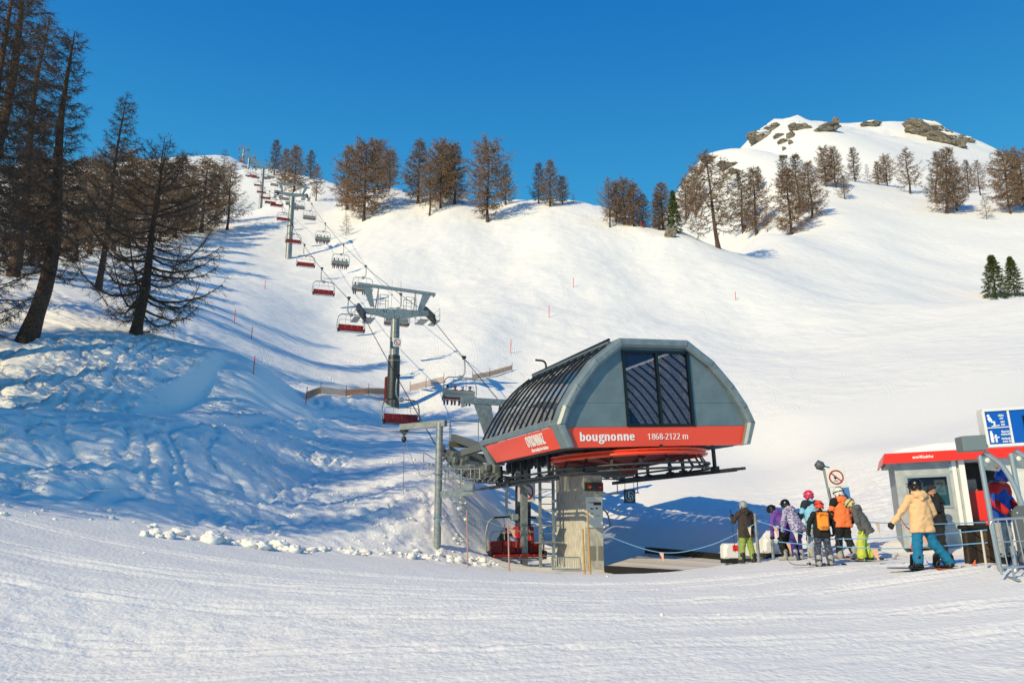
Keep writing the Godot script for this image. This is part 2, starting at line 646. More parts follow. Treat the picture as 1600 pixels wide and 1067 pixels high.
func build_ground() -> void:
	survey()
	var xs := lines(-24.0, 16.0, 0.15, -700.0, 700.0, 1.033)
	var ds := lines(22.0, 48.0, 0.15, 22.0, 1050.0, 1.028)
	var front := lines(7.5, 21.9, 0.11, -500.0, 7.5, 1.04)
	front.append_array(ds)
	ds = front
	var nx := xs.size()
	var nd := ds.size()
	var fine := make_noise(0.9, 3, 1)
	var clump := make_noise(1.1, 4, 2, FastNoiseLite.FRACTAL_RIDGED)
	var lump := make_noise(0.22, 4, 3)
	var broad := make_noise(0.035, 4, 4)
	var wide := make_noise(0.008, 3, 5)
	var ripple := make_noise(0.5, 3, 6)
	var groove := make_noise(0.28, 3, 7, FastNoiseLite.FRACTAL_RIDGED)
	var crag := make_noise(0.035, 4, 12, FastNoiseLite.FRACTAL_RIDGED)
	var chunk := make_noise(1.5, 2, 8)
	chunk.noise_type = FastNoiseLite.TYPE_CELLULAR
	chunk.cellular_return_type = FastNoiseLite.RETURN_DISTANCE
	var height := PackedFloat32Array()
	height.resize(nx * nd)
	var half := PackedFloat32Array()      # the lattice, read at every x
	half.resize(nx * VN)
	for i in nx:
		var fu := clampf((warp(xs[i]) - U0) / G_STEP, 1.0, UN - 3.001)
		var iu := int(fu)
		var a := cubic(fu - iu)
		for j in VN:
			half[i * VN + j] = a[0] * lattice[(iu - 1) * VN + j] + a[1] * lattice[iu * VN + j] + a[2] * lattice[(iu + 1) * VN + j] + a[3] * lattice[(iu + 2) * VN + j]
	for j in nd:
		var fv := clampf((warp(ds[j]) - V0) / G_STEP, 1.0, VN - 3.001)
		var iv := int(fv)
		var b := cubic(fv - iv)
		for i in nx:
			var k := i * VN + iv - 1
			height[i * nd + j] = b[0] * half[k] + b[1] * half[k + 1] + b[2] * half[k + 2] + b[3] * half[k + 3]
	var base := height.duplicate()
	# trails: start, slant, sway, waves per metre, spacing of the two grooves, depth
	var trails := [[10.6, 0.05, 0.25, 0.35, 0.3, 0.016], [11.7, -0.09, 0.3, 0.22, 0.35, 0.02], [12.9, 0.02, 0.2, 0.5, 0.28, 0.016], [13.6, -0.16, 0.4, 0.18, 0.4, 0.022], [15.2, 0.12, 0.3, 0.2, 0.35, 0.02], [16.4, -0.04, 0.35, 0.15, 0.5, 0.026], [18.0, 0.03, 0.4, 0.12, 0.5, 0.028], [19.6, -0.1, 0.3, 0.2, 0.45, 0.028], [9.6, 0.2, 0.2, 0.3, 0.3, 0.014], [14.4, 0.3, 0.2, 0.2, 0.3, 0.016]]
	# the groomed track that crosses the left bank: cut level behind its crisp outer edge
	var track := []
	var to_track := PackedFloat32Array()      # metres uphill of the track's edge
	to_track.resize(nx * nd)
	to_track.fill(-9.0)
	for q in [[-220, 638, 25.0], [-120, 640, 26.0], [0, 643, 28.0], [100, 647, 30.0], [220, 653, 32.5], [330, 654, 36.0], [420, 648, 44.0], [470, 640, 54.0]]:
		track.append(at(q[0], q[1], q[2]))
	for i in range(1, nx - 1):
		var x := xs[i]
		if x > -4.0 or x < -40.0:
			continue
		for j in range(1, nd - 1):
			var d := ds[j]
			if d < 20.0 or d > 66.0:
				continue
			var best := 8.9
			var side := 0.0
			var level := 0.0
			var part := 0.0
			for q in track.size() - 1:
				var a := Vector2(track[q].x, -track[q].z)
				var c := Vector2(track[q + 1].x, -track[q + 1].z)
				var ac := c - a
				var s := clampf((Vector2(x, d) - a).dot(ac) / ac.length_squared(), 0.0, 1.0)
				var near_d := Vector2(x, d).distance_to(a + ac * s)
				if near_d < best:
					best = near_d
					side = ac.cross(Vector2(x, d) - a)
					level = lerpf(track[q].y, track[q + 1].y, s)
					part = q + s
			if side <= 0.0:
				best = -best
			to_track[i * nd + j] = best
			var keep := smoothstep(-0.35, 0.0, best) * smoothstep(4.6, 3.6, best) * smoothstep(6.9, 5.0, part)
			if keep > 0.0:
				var k := i * nd + j
				base[k] = lerpf(base[k], level - 0.05 * best + 0.16 * exp(-pow((best - 0.3) / 0.28, 2.0)), keep)
				height[k] = base[k]
	for i in range(1, nx - 1):
		var x := xs[i]
		for j in range(1, nd - 1):
			var d := ds[j]
			var k := i * nd + j
			var sx := (base[k + nd] - base[k - nd]) / (xs[i + 1] - xs[i - 1])
			var sd := (base[k + 1] - base[k - 1]) / (ds[j + 1] - ds[j - 1])
			var slope := sqrt(sx * sx + sd * sd)
			var e := 0.0
			if d < 110.0 and absf(x) < 80.0:
				var near := smoothstep(110.0, 60.0, d)
				e += near * 0.018 * fine.get_noise_2d(x, d)
				# the steep, ploughed banks on the left
				var bank := smoothstep(0.26, 0.5, slope) * smoothstep(75.0, 50.0, d) * smoothstep(1.0, -6.0, x) * smoothstep(14.0, 20.0, d)
				var off_track := to_track[k]
				bank *= smoothstep(-0.1, -0.9, off_track) if off_track < 1.0 else smoothstep(4.0, 5.0, off_track)
				if bank > 0.0:
					var along := (x * sd - d * sx) / maxf(slope, 0.1)      # across the fall line
					e += bank * (0.26 * lump.get_noise_2d(x, d) + 0.5 * minf(0.0, 0.25 - groove.get_noise_2d(along * 0.6, base[k] * 0.22)) + 0.1 * clump.get_noise_2d(x * 1.1, d * 1.1) + (0.08 * clump.get_noise_2d(x * 3.2 + 7.0, d * 3.2) - 0.26 * (chunk.get_noise_2d(x, d) + 0.6)) * smoothstep(-0.25, 0.15, lump.get_noise_2d(x * 0.8 + 30.0, d * 0.8)))
				# the broken snow that the groomer leaves along the foot of the slopes
				var foot_zone := smoothstep(0.09, 0.2, slope) * smoothstep(0.6, 0.35, slope) * smoothstep(48.0, 38.0, d) * smoothstep(22.0, 28.0, d)
				e += foot_zone * 0.09 * (clump.get_noise_2d(x * 0.9 + 40.0, d * 0.9) + 0.6 * lump.get_noise_2d(x * 2.0, d * 2.0))
				# rough grainy snow in the left foreground, smoother lanes elsewhere
				if d > 6.0 and d < 30.0:
					var rough := smoothstep(0.05, 0.3, lump.get_noise_2d(x * 0.35 + 9.0, d * 0.9 + 3.0) + 0.28 - 0.05 * (x + 4.0)) * smoothstep(20.0, 14.0, d)
					e += rough * 0.035 * ripple.get_noise_2d(x * 5.0, d * 5.0)
					e += 0.03 * smoothstep(25.0, 18.0, d) * lump.get_noise_2d(x * 0.5, d * 2.2)
					for q in trails:
						var off: float = d - (q[0] + q[1] * x + q[2] * sin(x * q[3] + q[0]))
						if absf(off) < 0.9:
							for lane in [0.0, q[4]]:
								var z: float = (off - lane) / 0.085
								e += 1.15 * q[5] * (-exp(-z * z) + 0.55 * exp(-(z - 2.0) * (z - 2.0)) + 0.55 * exp(-(z + 2.0) * (z + 2.0)))
			if d > 45.0:
				var far := smoothstep(45.0, 130.0, d)
				e += far * (1.1 * broad.get_noise_2d(x, d) + 0.12 * ripple.get_noise_2d(x * 0.35, d * 0.9))
				e += smoothstep(250.0, 450.0, d) * 2.5 * wide.get_noise_2d(x, d)
				e += smoothstep(490.0, 560.0, d) * smoothstep(60.0, 150.0, x) * 4.0 * (crag.get_noise_2d(x, d) - 0.1)
			height[k] = base[k] + e
	grid_x = xs
	grid_d = ds
	grid_h = height
	# three neighbouring sheets that share their edge lines
	var snow := snow_material("snow", 7.0, 0.3, 0.05, 60, true, 0.08)
	var slope_snow := snow_material("slope_snow", 38.0, 0.55, 0.012, 70, false, 0.16)
	var cut_a := 0
	var cut_b := 0
	for j in nd:
		if ds[j] < 62.0:
			cut_a = j
		if ds[j] < 345.0:
			cut_b = j
	sheet("snow_ground", xs, ds, height, 0, cut_a, snow)
	sheet("ski_slope", xs, ds, height, cut_a, cut_b, slope_snow)
	sheet("mountain", xs, ds, height, cut_b, nd - 1, slope_snow)


func sheet(called: String, xs: PackedFloat32Array, ds: PackedFloat32Array, h: PackedFloat32Array, j0: int, j1: int, m: Material) -> void:
	var nx := xs.size()
	var nd := ds.size()
	var rows := j1 - j0 + 1
	var b := MB.new()
	b.v.resize(nx * rows)
	b.n.resize(nx * rows)
	for i in nx:
		var i0 := maxi(i - 1, 0)
		var i1 := mini(i + 1, nx - 1)
		for r in rows:
			var j := j0 + r
			var ja := maxi(j - 1, 0)
			var jb := mini(j + 1, nd - 1)
			var k := i * nd + j
			b.v[i * rows + r] = Vector3(xs[i], h[k], -ds[j])
			var sx := (h[i1 * nd + j] - h[i0 * nd + j]) / (xs[i1] - xs[i0])
			var sd := (h[i * nd + jb] - h[i * nd + ja]) / (ds[jb] - ds[ja])
			b.n[i * rows + r] = Vector3(-sx, 1, sd).normalized()
	var ix := PackedInt32Array()
	ix.resize((nx - 1) * (rows - 1) * 6)
	var at_ := 0
	for i in nx - 1:
		for r in rows - 1:
			var a := i * rows + r
			var c := a + rows
			ix[at_] = a
			ix[at_ + 1] = a + 1
			ix[at_ + 2] = c + 1
			ix[at_ + 3] = a
			ix[at_ + 4] = c + 1
			ix[at_ + 5] = c
			at_ += 6
	b.ix = ix
	var o := put(b, called, m)
	o.set_meta("kind", "structure")


# ---------------------------------------------------------------- trees
func bark(called: String, a: Color, b: Color) -> StandardMaterial3D:
	return textured(called, a, b, 0.95, 0.05, Vector3(1.2, 0.35, 1.2), 3.0, 0.0, false)


# A winter larch: a tapering trunk, limbs that sag and then lift, and bare twigs.
# s: height, spread (share of the height), clear (bare share of the trunk), limbs, sub (side shoots per metre), twigs (per side shoot), twig (width), sag, lean (metres), hook (bent foot)
func larch(o: Node3D, s: Dictionary, number: int) -> void:
	var r := RandomNumberGenerator.new()
	r.seed = number
	var h: float = s.height
	var trunk := PackedVector3Array()
	var bend := Vector3(r.randf_range(-1, 1), 0, r.randf_range(-1, 1)) * h * 0.012
	var hook: Vector3 = s.get("hook", Vector3.ZERO)
	var lean: Vector3 = s.get("lean", Vector3.ZERO)
	for i in 15:
		var t := i / 14.0
		var p := Vector3(0, h * t, 0) + bend * sin(t * 7.0) + lean * t + hook * (pow(1.0 - t, 5.0) - 1.0)
		if i == 0:
			p.y -= 0.4
		trunk.append(p)
	var foot_r: float = s.get("foot", h * 0.019)
	var b := MB.new()
	for i in 14:
		var ra := foot_r * (pow(1.0 - i / 14.6, 0.85) + (0.35 if i == 0 else 0.0))
		var rb := foot_r * pow(1.0 - (i + 1) / 14.6, 0.85)
		b.rod(trunk[i], trunk[i + 1], ra, 7, rb)
	put(b, "trunk", s.trunk, o)
	var limbs := MB.new()
	var crown := MB.new()
	var count: int = s.limbs
	var bare: float = s.clear
	var own: int = s.get("own", 0)          # how many of the lowest limbs are parts of their own
	var droop: float = s.sag
	var turn := r.randf() * TAU
	for i in count:
		var f := float(i) / count
		var t := lerpf(bare, 0.985, pow(f, 0.92)) + r.randf_range(-0.012, 0.012)
		t = clampf(t, 0.03, 0.99)
		var prof := pow(1.0 - t, 0.72) * (0.62 + 0.38 * smoothstep(bare - 0.05, bare + 0.22, t))
		if s.get("round", false):
			prof = sqrt(maxf(0.02, 1.0 - pow((t - 0.38) / 0.62, 2.0))) * (0.5 + 0.5 * smoothstep(bare - 0.05, bare + 0.2, t))
		var size: float = h * s.spread * prof * r.randf_range(0.55, 1.2 if own == 0 else 1.02) + h * 0.012
		if r.randf() < 0.1 and own == 0:
			size *= 1.25
		turn += 2.4 + r.randf_range(-0.5, 0.5)
		var dir := Vector3(cos(turn), 0, sin(turn))
		if s.has("side"):
			var side: Vector3 = s.side
			size *= 1.0 + 0.45 * dir.dot(side)
		var k := int(t * 14.0)
		var from := trunk[k].lerp(trunk[mini(k + 1, 14)], t * 14.0 - k)
		var rise := lerpf(-0.12, 0.75, pow(t, 1.6)) + r.randf_range(-0.12, 0.12)
		var sag := droop * (1.0 - 0.8 * t) * r.randf_range(0.6, 1.3)
		var pts := PackedVector3Array()
		var wob := Vector3(r.randf_range(-1, 1), r.randf_range(-0.5, 0.5), r.randf_range(-1, 1)) * size * 0.08
		for q in 6:
			var w := q / 5.0
			var up := rise * w - sag * 4.0 * w * (1.0 - w) * 0.5 + sag * 0.9 * w * w * w
			pts.append(from + dir * size * w + Vector3.UP * size * up * 0.8 + wob * sin(w * 5.0 + i))
		var lr := clampf(size * 0.017, 0.012, foot_r * 0.45)
		if i < own:
			var lb := MB.new()
			lb.tube(pts, lr * 1.5, 5, lr * 0.3)
			put(lb, "branch", s.limb, o)
		else:
			limbs.tube(pts, lr, 4 if own > 0 else 3, lr * 0.3)
		# side shoots, with twigs along them
		var shoots := int(size * float(s.sub)) + 3
		for q in shoots:
			var w := lerpf(0.16, 1.0, (q + r.randf()) / shoots)
			var j := int(minf(w * 5.0, 4.99))
			var a := pts[j].lerp(pts[j + 1], minf(w * 5.0 - j, 1.0))
			var along := (pts[j + 1] - pts[j]).normalized()
			var out := along.cross(Vector3.UP).normalized() * (1.0 if q % 2 == 0 else -1.0)
			var reach: float = (0.12 + 0.34 * (1.0 - w * 0.75)) * size * r.randf_range(0.5, 1.2)
			reach = clampf(reach, h * 0.018, h * 0.14)
			var way := (along * r.randf_range(0.4, 1.1) + out * r.randf_range(0.3, 1.0) + Vector3.UP * r.randf_range(-0.75, 0.35)).normalized()
			var mid := a + way * reach * 0.5
			var tip := a + way * reach + Vector3.UP * reach * r.randf_range(-0.3, 0.15)
			shoot(crown, a, mid, s.twig * 1.5, r)
			shoot(crown, mid, tip, s.twig * 1.2, r)
			for z in int(s.twigs):
				var y := r.randf()
				var c := a.lerp(mid, y * 2.0) if y < 0.5 else mid.lerp(tip, y * 2.0 - 1.0)
				var to := (way * 0.7 + Vector3(r.randf_range(-1, 1), r.randf_range(-1.1, 0.5), r.randf_range(-1, 1))).normalized()
				shoot(crown, c, c + to * float(s.twig_len) * r.randf_range(0.4, 1.2), s.twig, r)
	put(limbs, "limbs", s.limb, o)
	var leaf := put(crown, "twigs", s.crown, o)
	leaf.set_meta("kind", "stuff")


func shoot(b: MB, a: Vector3, c: Vector3, w: float, r: RandomNumberGenerator) -> void:
	var z := c - a
	var x := z.cross(Vector3(r.randf_range(-1, 1), r.randf_range(-1, 1), r.randf_range(-1, 1))).normalized() * w * 0.5
	var y := x.cross(z).normalized()
	var i := b.v.size()
	b.v.append(a - x)
	b.v.append(a + x)
	b.v.append(c)
	b.n.append(y)
	b.n.append(y)
	b.n.append(y)
	b.ix.append(i)
	b.ix.append(i + 2)
	b.ix.append(i + 1)


# a spruce: whorls of drooping boughs covered in needles
func spruce(o: Node3D, h: float, spread: float, number: int) -> void:
	var r := RandomNumberGenerator.new()
	r.seed = number
	var b := MB.new()
	b.rod(Vector3(0, -0.3, 0), Vector3(0, h, 0), h * 0.02, 7, 0.01)
	put(b, "trunk", bark("spruce_bark", Color(0.2, 0.14, 0.1), Color(0.32, 0.24, 0.18)), o)
	var needles := MB.new()
	for i in 150:
		var t := lerpf(0.04, 0.99, i / 149.0)
		var size := h * spread * pow(1.0 - t, 0.85) * r.randf_range(0.7, 1.15) + 0.12
		var a := i * 2.4 + r.randf_range(-0.4, 0.4)
		var dir := Vector3(cos(a), lerpf(-0.25, 0.7, t), sin(a))
		var from := Vector3(0, h * t, 0)
		for q in 60:
			var w := sqrt(r.randf())
			var p := from + dir * size * w + Vector3.DOWN * size * 0.15 * w * w
			var way := (dir * 0.8 + Vector3(r.randf_range(-1, 1), r.randf_range(-0.7, 0.5), r.randf_range(-1, 1))).normalized()
			shoot(needles, p, p + way * r.randf_range(0.25, 0.55), 0.12, r)
	var leaf := put(needles, "needles", M("spruce_needles", Color(0.3, 0.345, 0.14), 0.8), o)
	leaf.set_meta("kind", "stuff")


var larch_kinds := []


func build_trees() -> void:
	var bark_red := bark("larch_bark", Color(0.24, 0.175, 0.135), Color(0.42, 0.32, 0.26))
	var limb := M("larch_limb", Color(0.34, 0.26, 0.21), 0.95)
	var twig := M("larch_twig", Color(0.51, 0.42, 0.34), 0.95)
	var twig_red := M("larch_twig_red", Color(0.525, 0.42, 0.325), 0.95)
	var twig_grey := M("larch_twig_grey", Color(0.37, 0.305, 0.255), 0.95)
	# the big larches on the left, each grown by itself
	var big := {"limbs": 105, "sub": 6.5, "twigs": 13, "twig": 0.025, "twig_len": 0.4, "sag": 0.5, "trunk": bark_red, "limb": limb, "crown": twig_grey, "own": 14}
	var near_group := "tall bare larches on the bank at the left"
	var p := foot(40, 528, 34.0)
	var s := big.duplicate()
	s.merge({"height": 17.6, "spread": 0.22, "clear": 0.2, "hook": Vector3(-1.0, 0, 0), "lean": Vector3(-0.7, 0, 0), "foot": 0.44, "side": Vector3(-0.5, 0, 0.3)}, true)
	larch(thing("larch", "tall larch with a bent foot and thick reddish trunk on the left bank", "tree", p, 0.0, near_group), s, 21)
	p = foot(210, 522, 36.0)
	s.merge({"height": 11.2, "spread": 0.4, "round": true, "clear": 0.07, "hook": Vector3(-0.25, 0, 0), "lean": Vector3(0.35, 0, 0), "foot": 0.33, "sag": 0.55, "limbs": 85, "side": Vector3(0.25, 0, 0.2), "own": 26, "sub": 6.0, "twigs": 13}, true)
	larch(thing("larch", "broad dark larch with long upswept lower boughs, standing at the tip of the bank", "tree", p, 0.0, near_group), s, 33)
	p = foot(152, 452, 40.0)
	s.merge({"height": 16.5, "spread": 0.2, "clear": 0.25, "hook": Vector3.ZERO, "lean": Vector3(0.5, 0, 0), "foot": 0.26, "sag": 0.4, "limbs": 80, "side": Vector3(0.5, 0, 0), "own": 14, "round": false}, true)
	larch(thing("larch", "slim thin-topped larch with one long bough reaching right, behind the bent one", "tree", p, 0.0, near_group), s, 46)
	p = foot(18, 432, 40.0)
	s.merge({"height": 21.0, "spread": 0.19, "clear": 0.15, "lean": Vector3.ZERO, "foot": 0.4, "limbs": 120, "side": Vector3.ZERO, "sub": 6.0}, true)
	var edge := thing("larch", "dense dark larch at the left edge of the picture, behind the bent one", "tree", p, 0.0, near_group)
	larch(edge, s, 51)
	# its neighbours; they stand further left and their shadows streak the bank
	var more := [[-22.5, 33.0, 0.95, 1.0], [-34.0, 8.0, 0.9, 1.4], [-29.5, 11.0, 0.75, 5.1], [-20.5, 16.0, 0.62, 2.2], [-24.0, 19.5, 0.75, 0.9], [-23.5, 12.0, 0.66, 4.1], [-28.0, 16.5, 0.8, 3.3], [-27.5, 22.5, 0.8, 5.9], [-21.5, 24.0, 0.8, 1.1], [-18.7, 21.0, 0.62, 3.0], [-24.0, 29.0, 0.85, 0.2], [-27.0, 31.5, 0.95, 4.9], [-26.0, 26.5, 1.0, 2.0], [-25.5, 38.0, 1.1, 3.1], [-33.0, 33.0, 1.15, 4.4], [-30.0, 18.5, 0.85, 0.3], [-41.0, 25.0, 1.1, 5.2], [-36.0, 44.0, 1.1, 2.6], [-45.0, 60.0, 1.0, 0.8], [-54.0, 42.0, 1.0, 1.8]]
	for i in more.size():
		var m: Array = more[i]
		var c := copy_of(edge, ["dark larch whose crown fills the upper left corner", "larch outside the left edge whose shadow crosses the foot of the bank", "larch outside the left edge, second from the camera", "short larch outside the left edge, nearest the groomed snow", "larch outside the left edge beside the bank's foot", "short larch outside the left edge, nearest to the camera", "larch outside the left edge behind two short ones", "larch outside the left edge halfway up the bank", "larch outside the left edge where the track enters", "short larch outside the left edge at the corner of the bank", "larch outside the left edge just above the track", "larch outside the left edge behind the one above the track", "larch just left of the bent-footed one", "larch left of the bank's level track", "larch outside the left edge high on the bank", "short larch outside the left edge at the track", "larch far outside the left edge", "larch outside the left edge above the track", "farthest larch outside the left edge", "larch outside the left edge on the upper bank"][i], on_snow(m[0], m[1]), m[3])
		c.scale = Vector3.ONE * m[2]
	# larches on the hill: seven kinds, used again and again
	var kinds := [
		{"spread": 0.28, "clear": 0.1, "limbs": 95, "sag": 0.45, "crown": twig, "twigs": 7},
		{"spread": 0.27, "clear": 0.13, "limbs": 95, "sag": 0.3, "crown": twig_red, "twigs": 8, "round": true},
		{"spread": 0.27, "clear": 0.12, "limbs": 70, "sag": 0.5, "crown": twig_grey, "twigs": 8},
		{"spread": 0.38, "clear": 0.2, "limbs": 60, "sag": 0.6, "crown": twig, "twigs": 6},
		{"spread": 0.3, "clear": 0.13, "limbs": 105, "sag": 0.25, "crown": twig_red, "twigs": 8, "round": true},
		{"spread": 0.31, "clear": 0.08, "limbs": 90, "sag": 0.35, "crown": twig_red, "twigs": 8},
		{"spread": 0.33, "clear": 0.06, "limbs": 44, "sag": 0.2, "crown": twig_grey, "twigs": 3},
	]
	for i in kinds.size():
		var k: Dictionary = kinds[i]
		k.merge({"height": 16.0, "sub": 2.3, "twig": 0.085, "twig_len": 0.95, "trunk": bark_red, "limb": limb, "foot": 0.3 if i != 6 else 0.14})
		var o := Node3D.new()
		larch(o, k, 100 + i)
		larch_kinds.append(o)
	hill_trees()
	for o in larch_kinds:
		o.free()
	# conifers that keep their needles
	var f := foot(1558, 467, 60.0)
	var fir := thing("spruce", "green spruce at the right edge above the kiosk, the left and bushier of two", "tree", f, 0.0, "spruces on the knoll at the right")
	spruce(fir, 8.0, 0.33, 5)
	copy_of(fir, "slimmer green spruce, the right one of two above the kiosk", foot(1587, 463, 60.0), 1.9).scale = Vector3(0.8, 0.92, 0.8)
	var dark := copy_of(fir, "dark green twin-topped spruce among bare larches left of the rocky peak", foot(1054, 364, 60.0), 0.6)
	dark.scale = Vector3(0.75, 1.12, 0.75)
	dark.remove_meta("group")


# base (px, py) and top py where each stands in the photograph, the kind, and what tells it apart
func hill_trees() -> void:
	var ridge := "larches along the ridge left of the saddle"
	var right := "larches below the rocky peak"
	var left := "brown larches behind the bank at the left"
	var rows := [
		[428, 274, 218, 2, 1.0, ridge, "slim larch on the ridge just right of the lift line"],
		[459, 300, 227, 0, 1.2, ridge, "broad larch on the ridge right of the second pylon"],
		[444, 290, 232, 5, 1.0, ridge, "small larch between two larger ones right of the lift line"],
		[484, 280, 235, 2, 1.1, ridge, "dark larch alone right of the lift line group"],
		[493, 315, 256, 3, 0.8, ridge, "short ragged larch with a bare stem above the small sapling"],
		[542, 328, 228, 0, 1.1, ridge, "larch half hidden at the left of the biggest crown"],
		[568, 345, 224, 4, 1.0, ridge, "biggest spreading larch on the ridge, with a dark forked stem"],
		[590, 297, 221, 1, 1.0, ridge, "larch behind the right of the biggest crown"],
		[608, 296, 236, 1, 1.0, ridge, "low round larch behind the biggest crown"],
		[626, 296, 219, 2, 1.1, ridge, "pointed larch in the middle of the ridge group"],
		[653, 318, 219, 0, 1.2, ridge, "larch with a pale stem and a pointed top in the ridge group"],
		[640, 300, 240, 1, 1.1, ridge, "reddish larch behind the pale stem"],
		[671, 337, 252, 3, 0.9, ridge, "small dark larch standing lowest in the ridge group"],
		[688, 325, 222, 4, 0.8, ridge, "bushy larch with two crossing stems"],
		[710, 319, 224, 0, 1.15, ridge, "tall larch at the right end of the ridge group"],
		[697, 308, 228, 1, 0.9, ridge, "larch behind the crossing stems"],
		[731, 308, 258, 5, 1.0, ridge, "low larch filling the gap at the end of the ridge group"],
		[762, 347, 222, 1, 1.0, ridge, "tall rounded larch standing free on the slope"],
		[790, 321, 256, 2, 1.0, ridge, "thin larch right of the rounded free one"],
		[806, 310, 274, 5, 1.3, ridge, "small far larch on the crest, the left of a pair"],
		[821, 312, 276, 1, 1.0, ridge, "small far larch on the crest, the right of a pair"],
		[860, 323, 250, 0, 1.1, ridge, "larch with a flat dark top beside the orange marker"],
		[842, 318, 254, 2, 1.0, ridge, "narrow larch left of the flat topped one"],
		[879, 320, 276, 1, 0.9, ridge, "low reddish larch right of the flat topped one"],
		[896, 320, 302, 6, 1.0, ridge, "bare bush on the crest right of the larches"],
		[941, 320, 274, 5, 1.2, right, "reddish larch at the left of the saddle clump"],
		[953, 355, 278, 3, 0.9, right, "larch with a bare trunk in front of the saddle clump"],
		[976, 352, 281, 1, 1.1, right, "dense larch in the saddle clump, left of its middle"],
		[963, 348, 284, 2, 1.2, right, "dark narrow larch inside the saddle clump"],
		[991, 354, 286, 5, 1.3, right, "dense larch in the saddle clump, right of its middle"],
		[1006, 356, 302, 2, 1.1, right, "lowest larch at the right end of the saddle clump"],
		[1036, 360, 285, 5, 1.2, right, "larch on the far side of the saddle beside the dark spruce"],
		[1030, 360, 300, 2, 1.0, right, "small larch left of the dark spruce"],
		[1073, 345, 278, 5, 1.2, right, "larch behind the leaning one, left of the cliff"],
		[1088, 340, 262, 1, 0.8, right, "tall larch at the foot of the cliff"],
		[1123, 388, 240, 3, 1.2, right, "leaning larch with a bare trunk in front of the cliff"],
		[1138, 305, 246, 6, 0.9, right, "thin larch against the cliff"],
		[1162, 364, 266, 2, 1.1, right, "larch with sparse boughs right of the leaning one"],
		[1183, 366, 262, 0, 1.1, right, "spreading larch right of the leaning one"],
		[1200, 363, 318, 6, 0.8, right, "small bare larch beside the spreading one"],
		[1187, 300, 260, 2, 1.0, right, "small distant larch in the middle of the snowfield"],
		[1226, 300, 242, 2, 1.0, right, "thin distant larch below the rock band"],
		[1237, 367, 262, 5, 1.1, right, "dense upright larch with a slender stem"],
		[1250, 335, 241, 2, 1.0, right, "thin topped larch behind the dense upright one"],
		[1270, 343, 252, 0, 1.1, right, "larch with a leaning stem right of the dense upright one"],
		[1292, 292, 231, 4, 0.8, right, "grey rounded larch, the left of two below the summit"],
		[1307, 294, 229, 0, 1.1, right, "grey rounded larch, the right of two below the summit"],
		[1321, 312, 274, 3, 1.2, right, "short larch at the edge of the snowfield"],
		[1337, 284, 230, 2, 1.0, right, "slender larch standing alone below the second rock"],
		[1357, 284, 256, 6, 0.9, right, "little larch right of the slender one"],
		[1388, 291, 243, 1, 0.9, right, "wide larch below the round snowy rock"],
		[1374, 289, 252, 5, 1.1, right, "larch half behind the wide one"],
		[1423, 303, 232, 3, 1.1, right, "larch with a straight dark trunk and short level boughs"],
		[1480, 334, 234, 0, 1.2, right, "large larch with a slanting pale trunk"],
		[1464, 318, 240, 2, 1.0, right, "larch behind the slanting pale trunk"],
		[1496, 330, 262, 1, 0.9, right, "reddish larch leaning on the right of the slanting one"],
		[1516, 302, 250, 2, 1.0, right, "thin larch, the left of a pair at the right"],
		[1533, 305, 250, 3, 1.0, right, "thin larch, the right of a pair at the right"],
		[1543, 343, 302, 6, 1.1, right, "bare sapling alone on the snow at the right"],
		[1550, 275, 254, 6, 1.0, right, "tiny larch near the skyline at the right"],
		[1580, 334, 238, 4, 0.9, right, "large reddish larch with a thick stem at the right edge"],
		[1604, 330, 236, 1, 1.0, right, "reddish larch cut by the right edge"],
		[540, 368, 334, 6, 1.2, "", "bare sapling alone on the slope below the biggest larch"],
		[314, 364, 248, 5, 1.4, left, "dense brown larch at the right end of the left wood"],
		[354, 360, 254, 3, 1.0, left, "larch with a curved foot at the right end of the left wood"],
		[336, 350, 258, 1, 0.9, left, "reddish larch behind the curved foot"],
		[292, 366, 258, 0, 1.0, left, "brown larch left of the dense one"],
		[272, 372, 244, 5, 1.2, left, "tall brown larch above the broad dark one"],
		[248, 378, 254, 1, 1.0, left, "brown larch behind the broad dark one's top"],
		[222, 382, 250, 0, 1.1, left, "brown larch left of the broad dark one's top"],
		[198, 388, 246, 5, 1.2, left, "brown larch right of the slim one"],
		[176, 392, 236, 1, 1.0, left, "wide brown larch behind the slim one"],
		[140, 398, 240, 0, 1.1, left, "brown larch between the slim and the bent one"],
		[117, 408, 246, 5, 1.2, left, "brown larch with a straight stem right of the bent one"],
		[84, 412, 252, 1, 1.0, left, "brown larch behind the bent one's trunk"],
		[48, 415, 240, 0, 1.0, left, "brown larch deep in the left wood"],
		[28, 420, 230, 5, 1.1, left, "brown larch at the far left of the wood"],
		[240, 256, 232, 6, 1.6, left, "round bare bush on the left skyline"],
		[278, 262, 243, 6, 1.5, left, "low bare bush on the left skyline"],
		[349, 262, 233, 6, 1.4, left, "round bare bush on the skyline left of the lift's top"],
	]
	var i := 0
	for t in rows:
		i += 1
		var p := foot(t[0], t[1], 60.0)
		var up := at(t[0], t[2], -p.z)
		var h: float = clampf(up.y - p.y, 2.0, 30.0)
		var o: Node3D = larch_kinds[t[3]].duplicate()
		o.name = numbered("larch_tree")
		add_child(o)
		o.position = p
		var k := h / 16.0
		o.scale = Vector3(k * t[4], k, k * t[4])
		o.rotation.y = i * 1.7
		if t[6].contains("leaning larch"):
			o.rotation = Vector3(0.0, 0.4, 0.1)
		elif t[6].contains("slanting pale"):
			o.rotation = Vector3(0.0, 2.0, 0.13)
		tag(o, t[6], "tree", t[5])


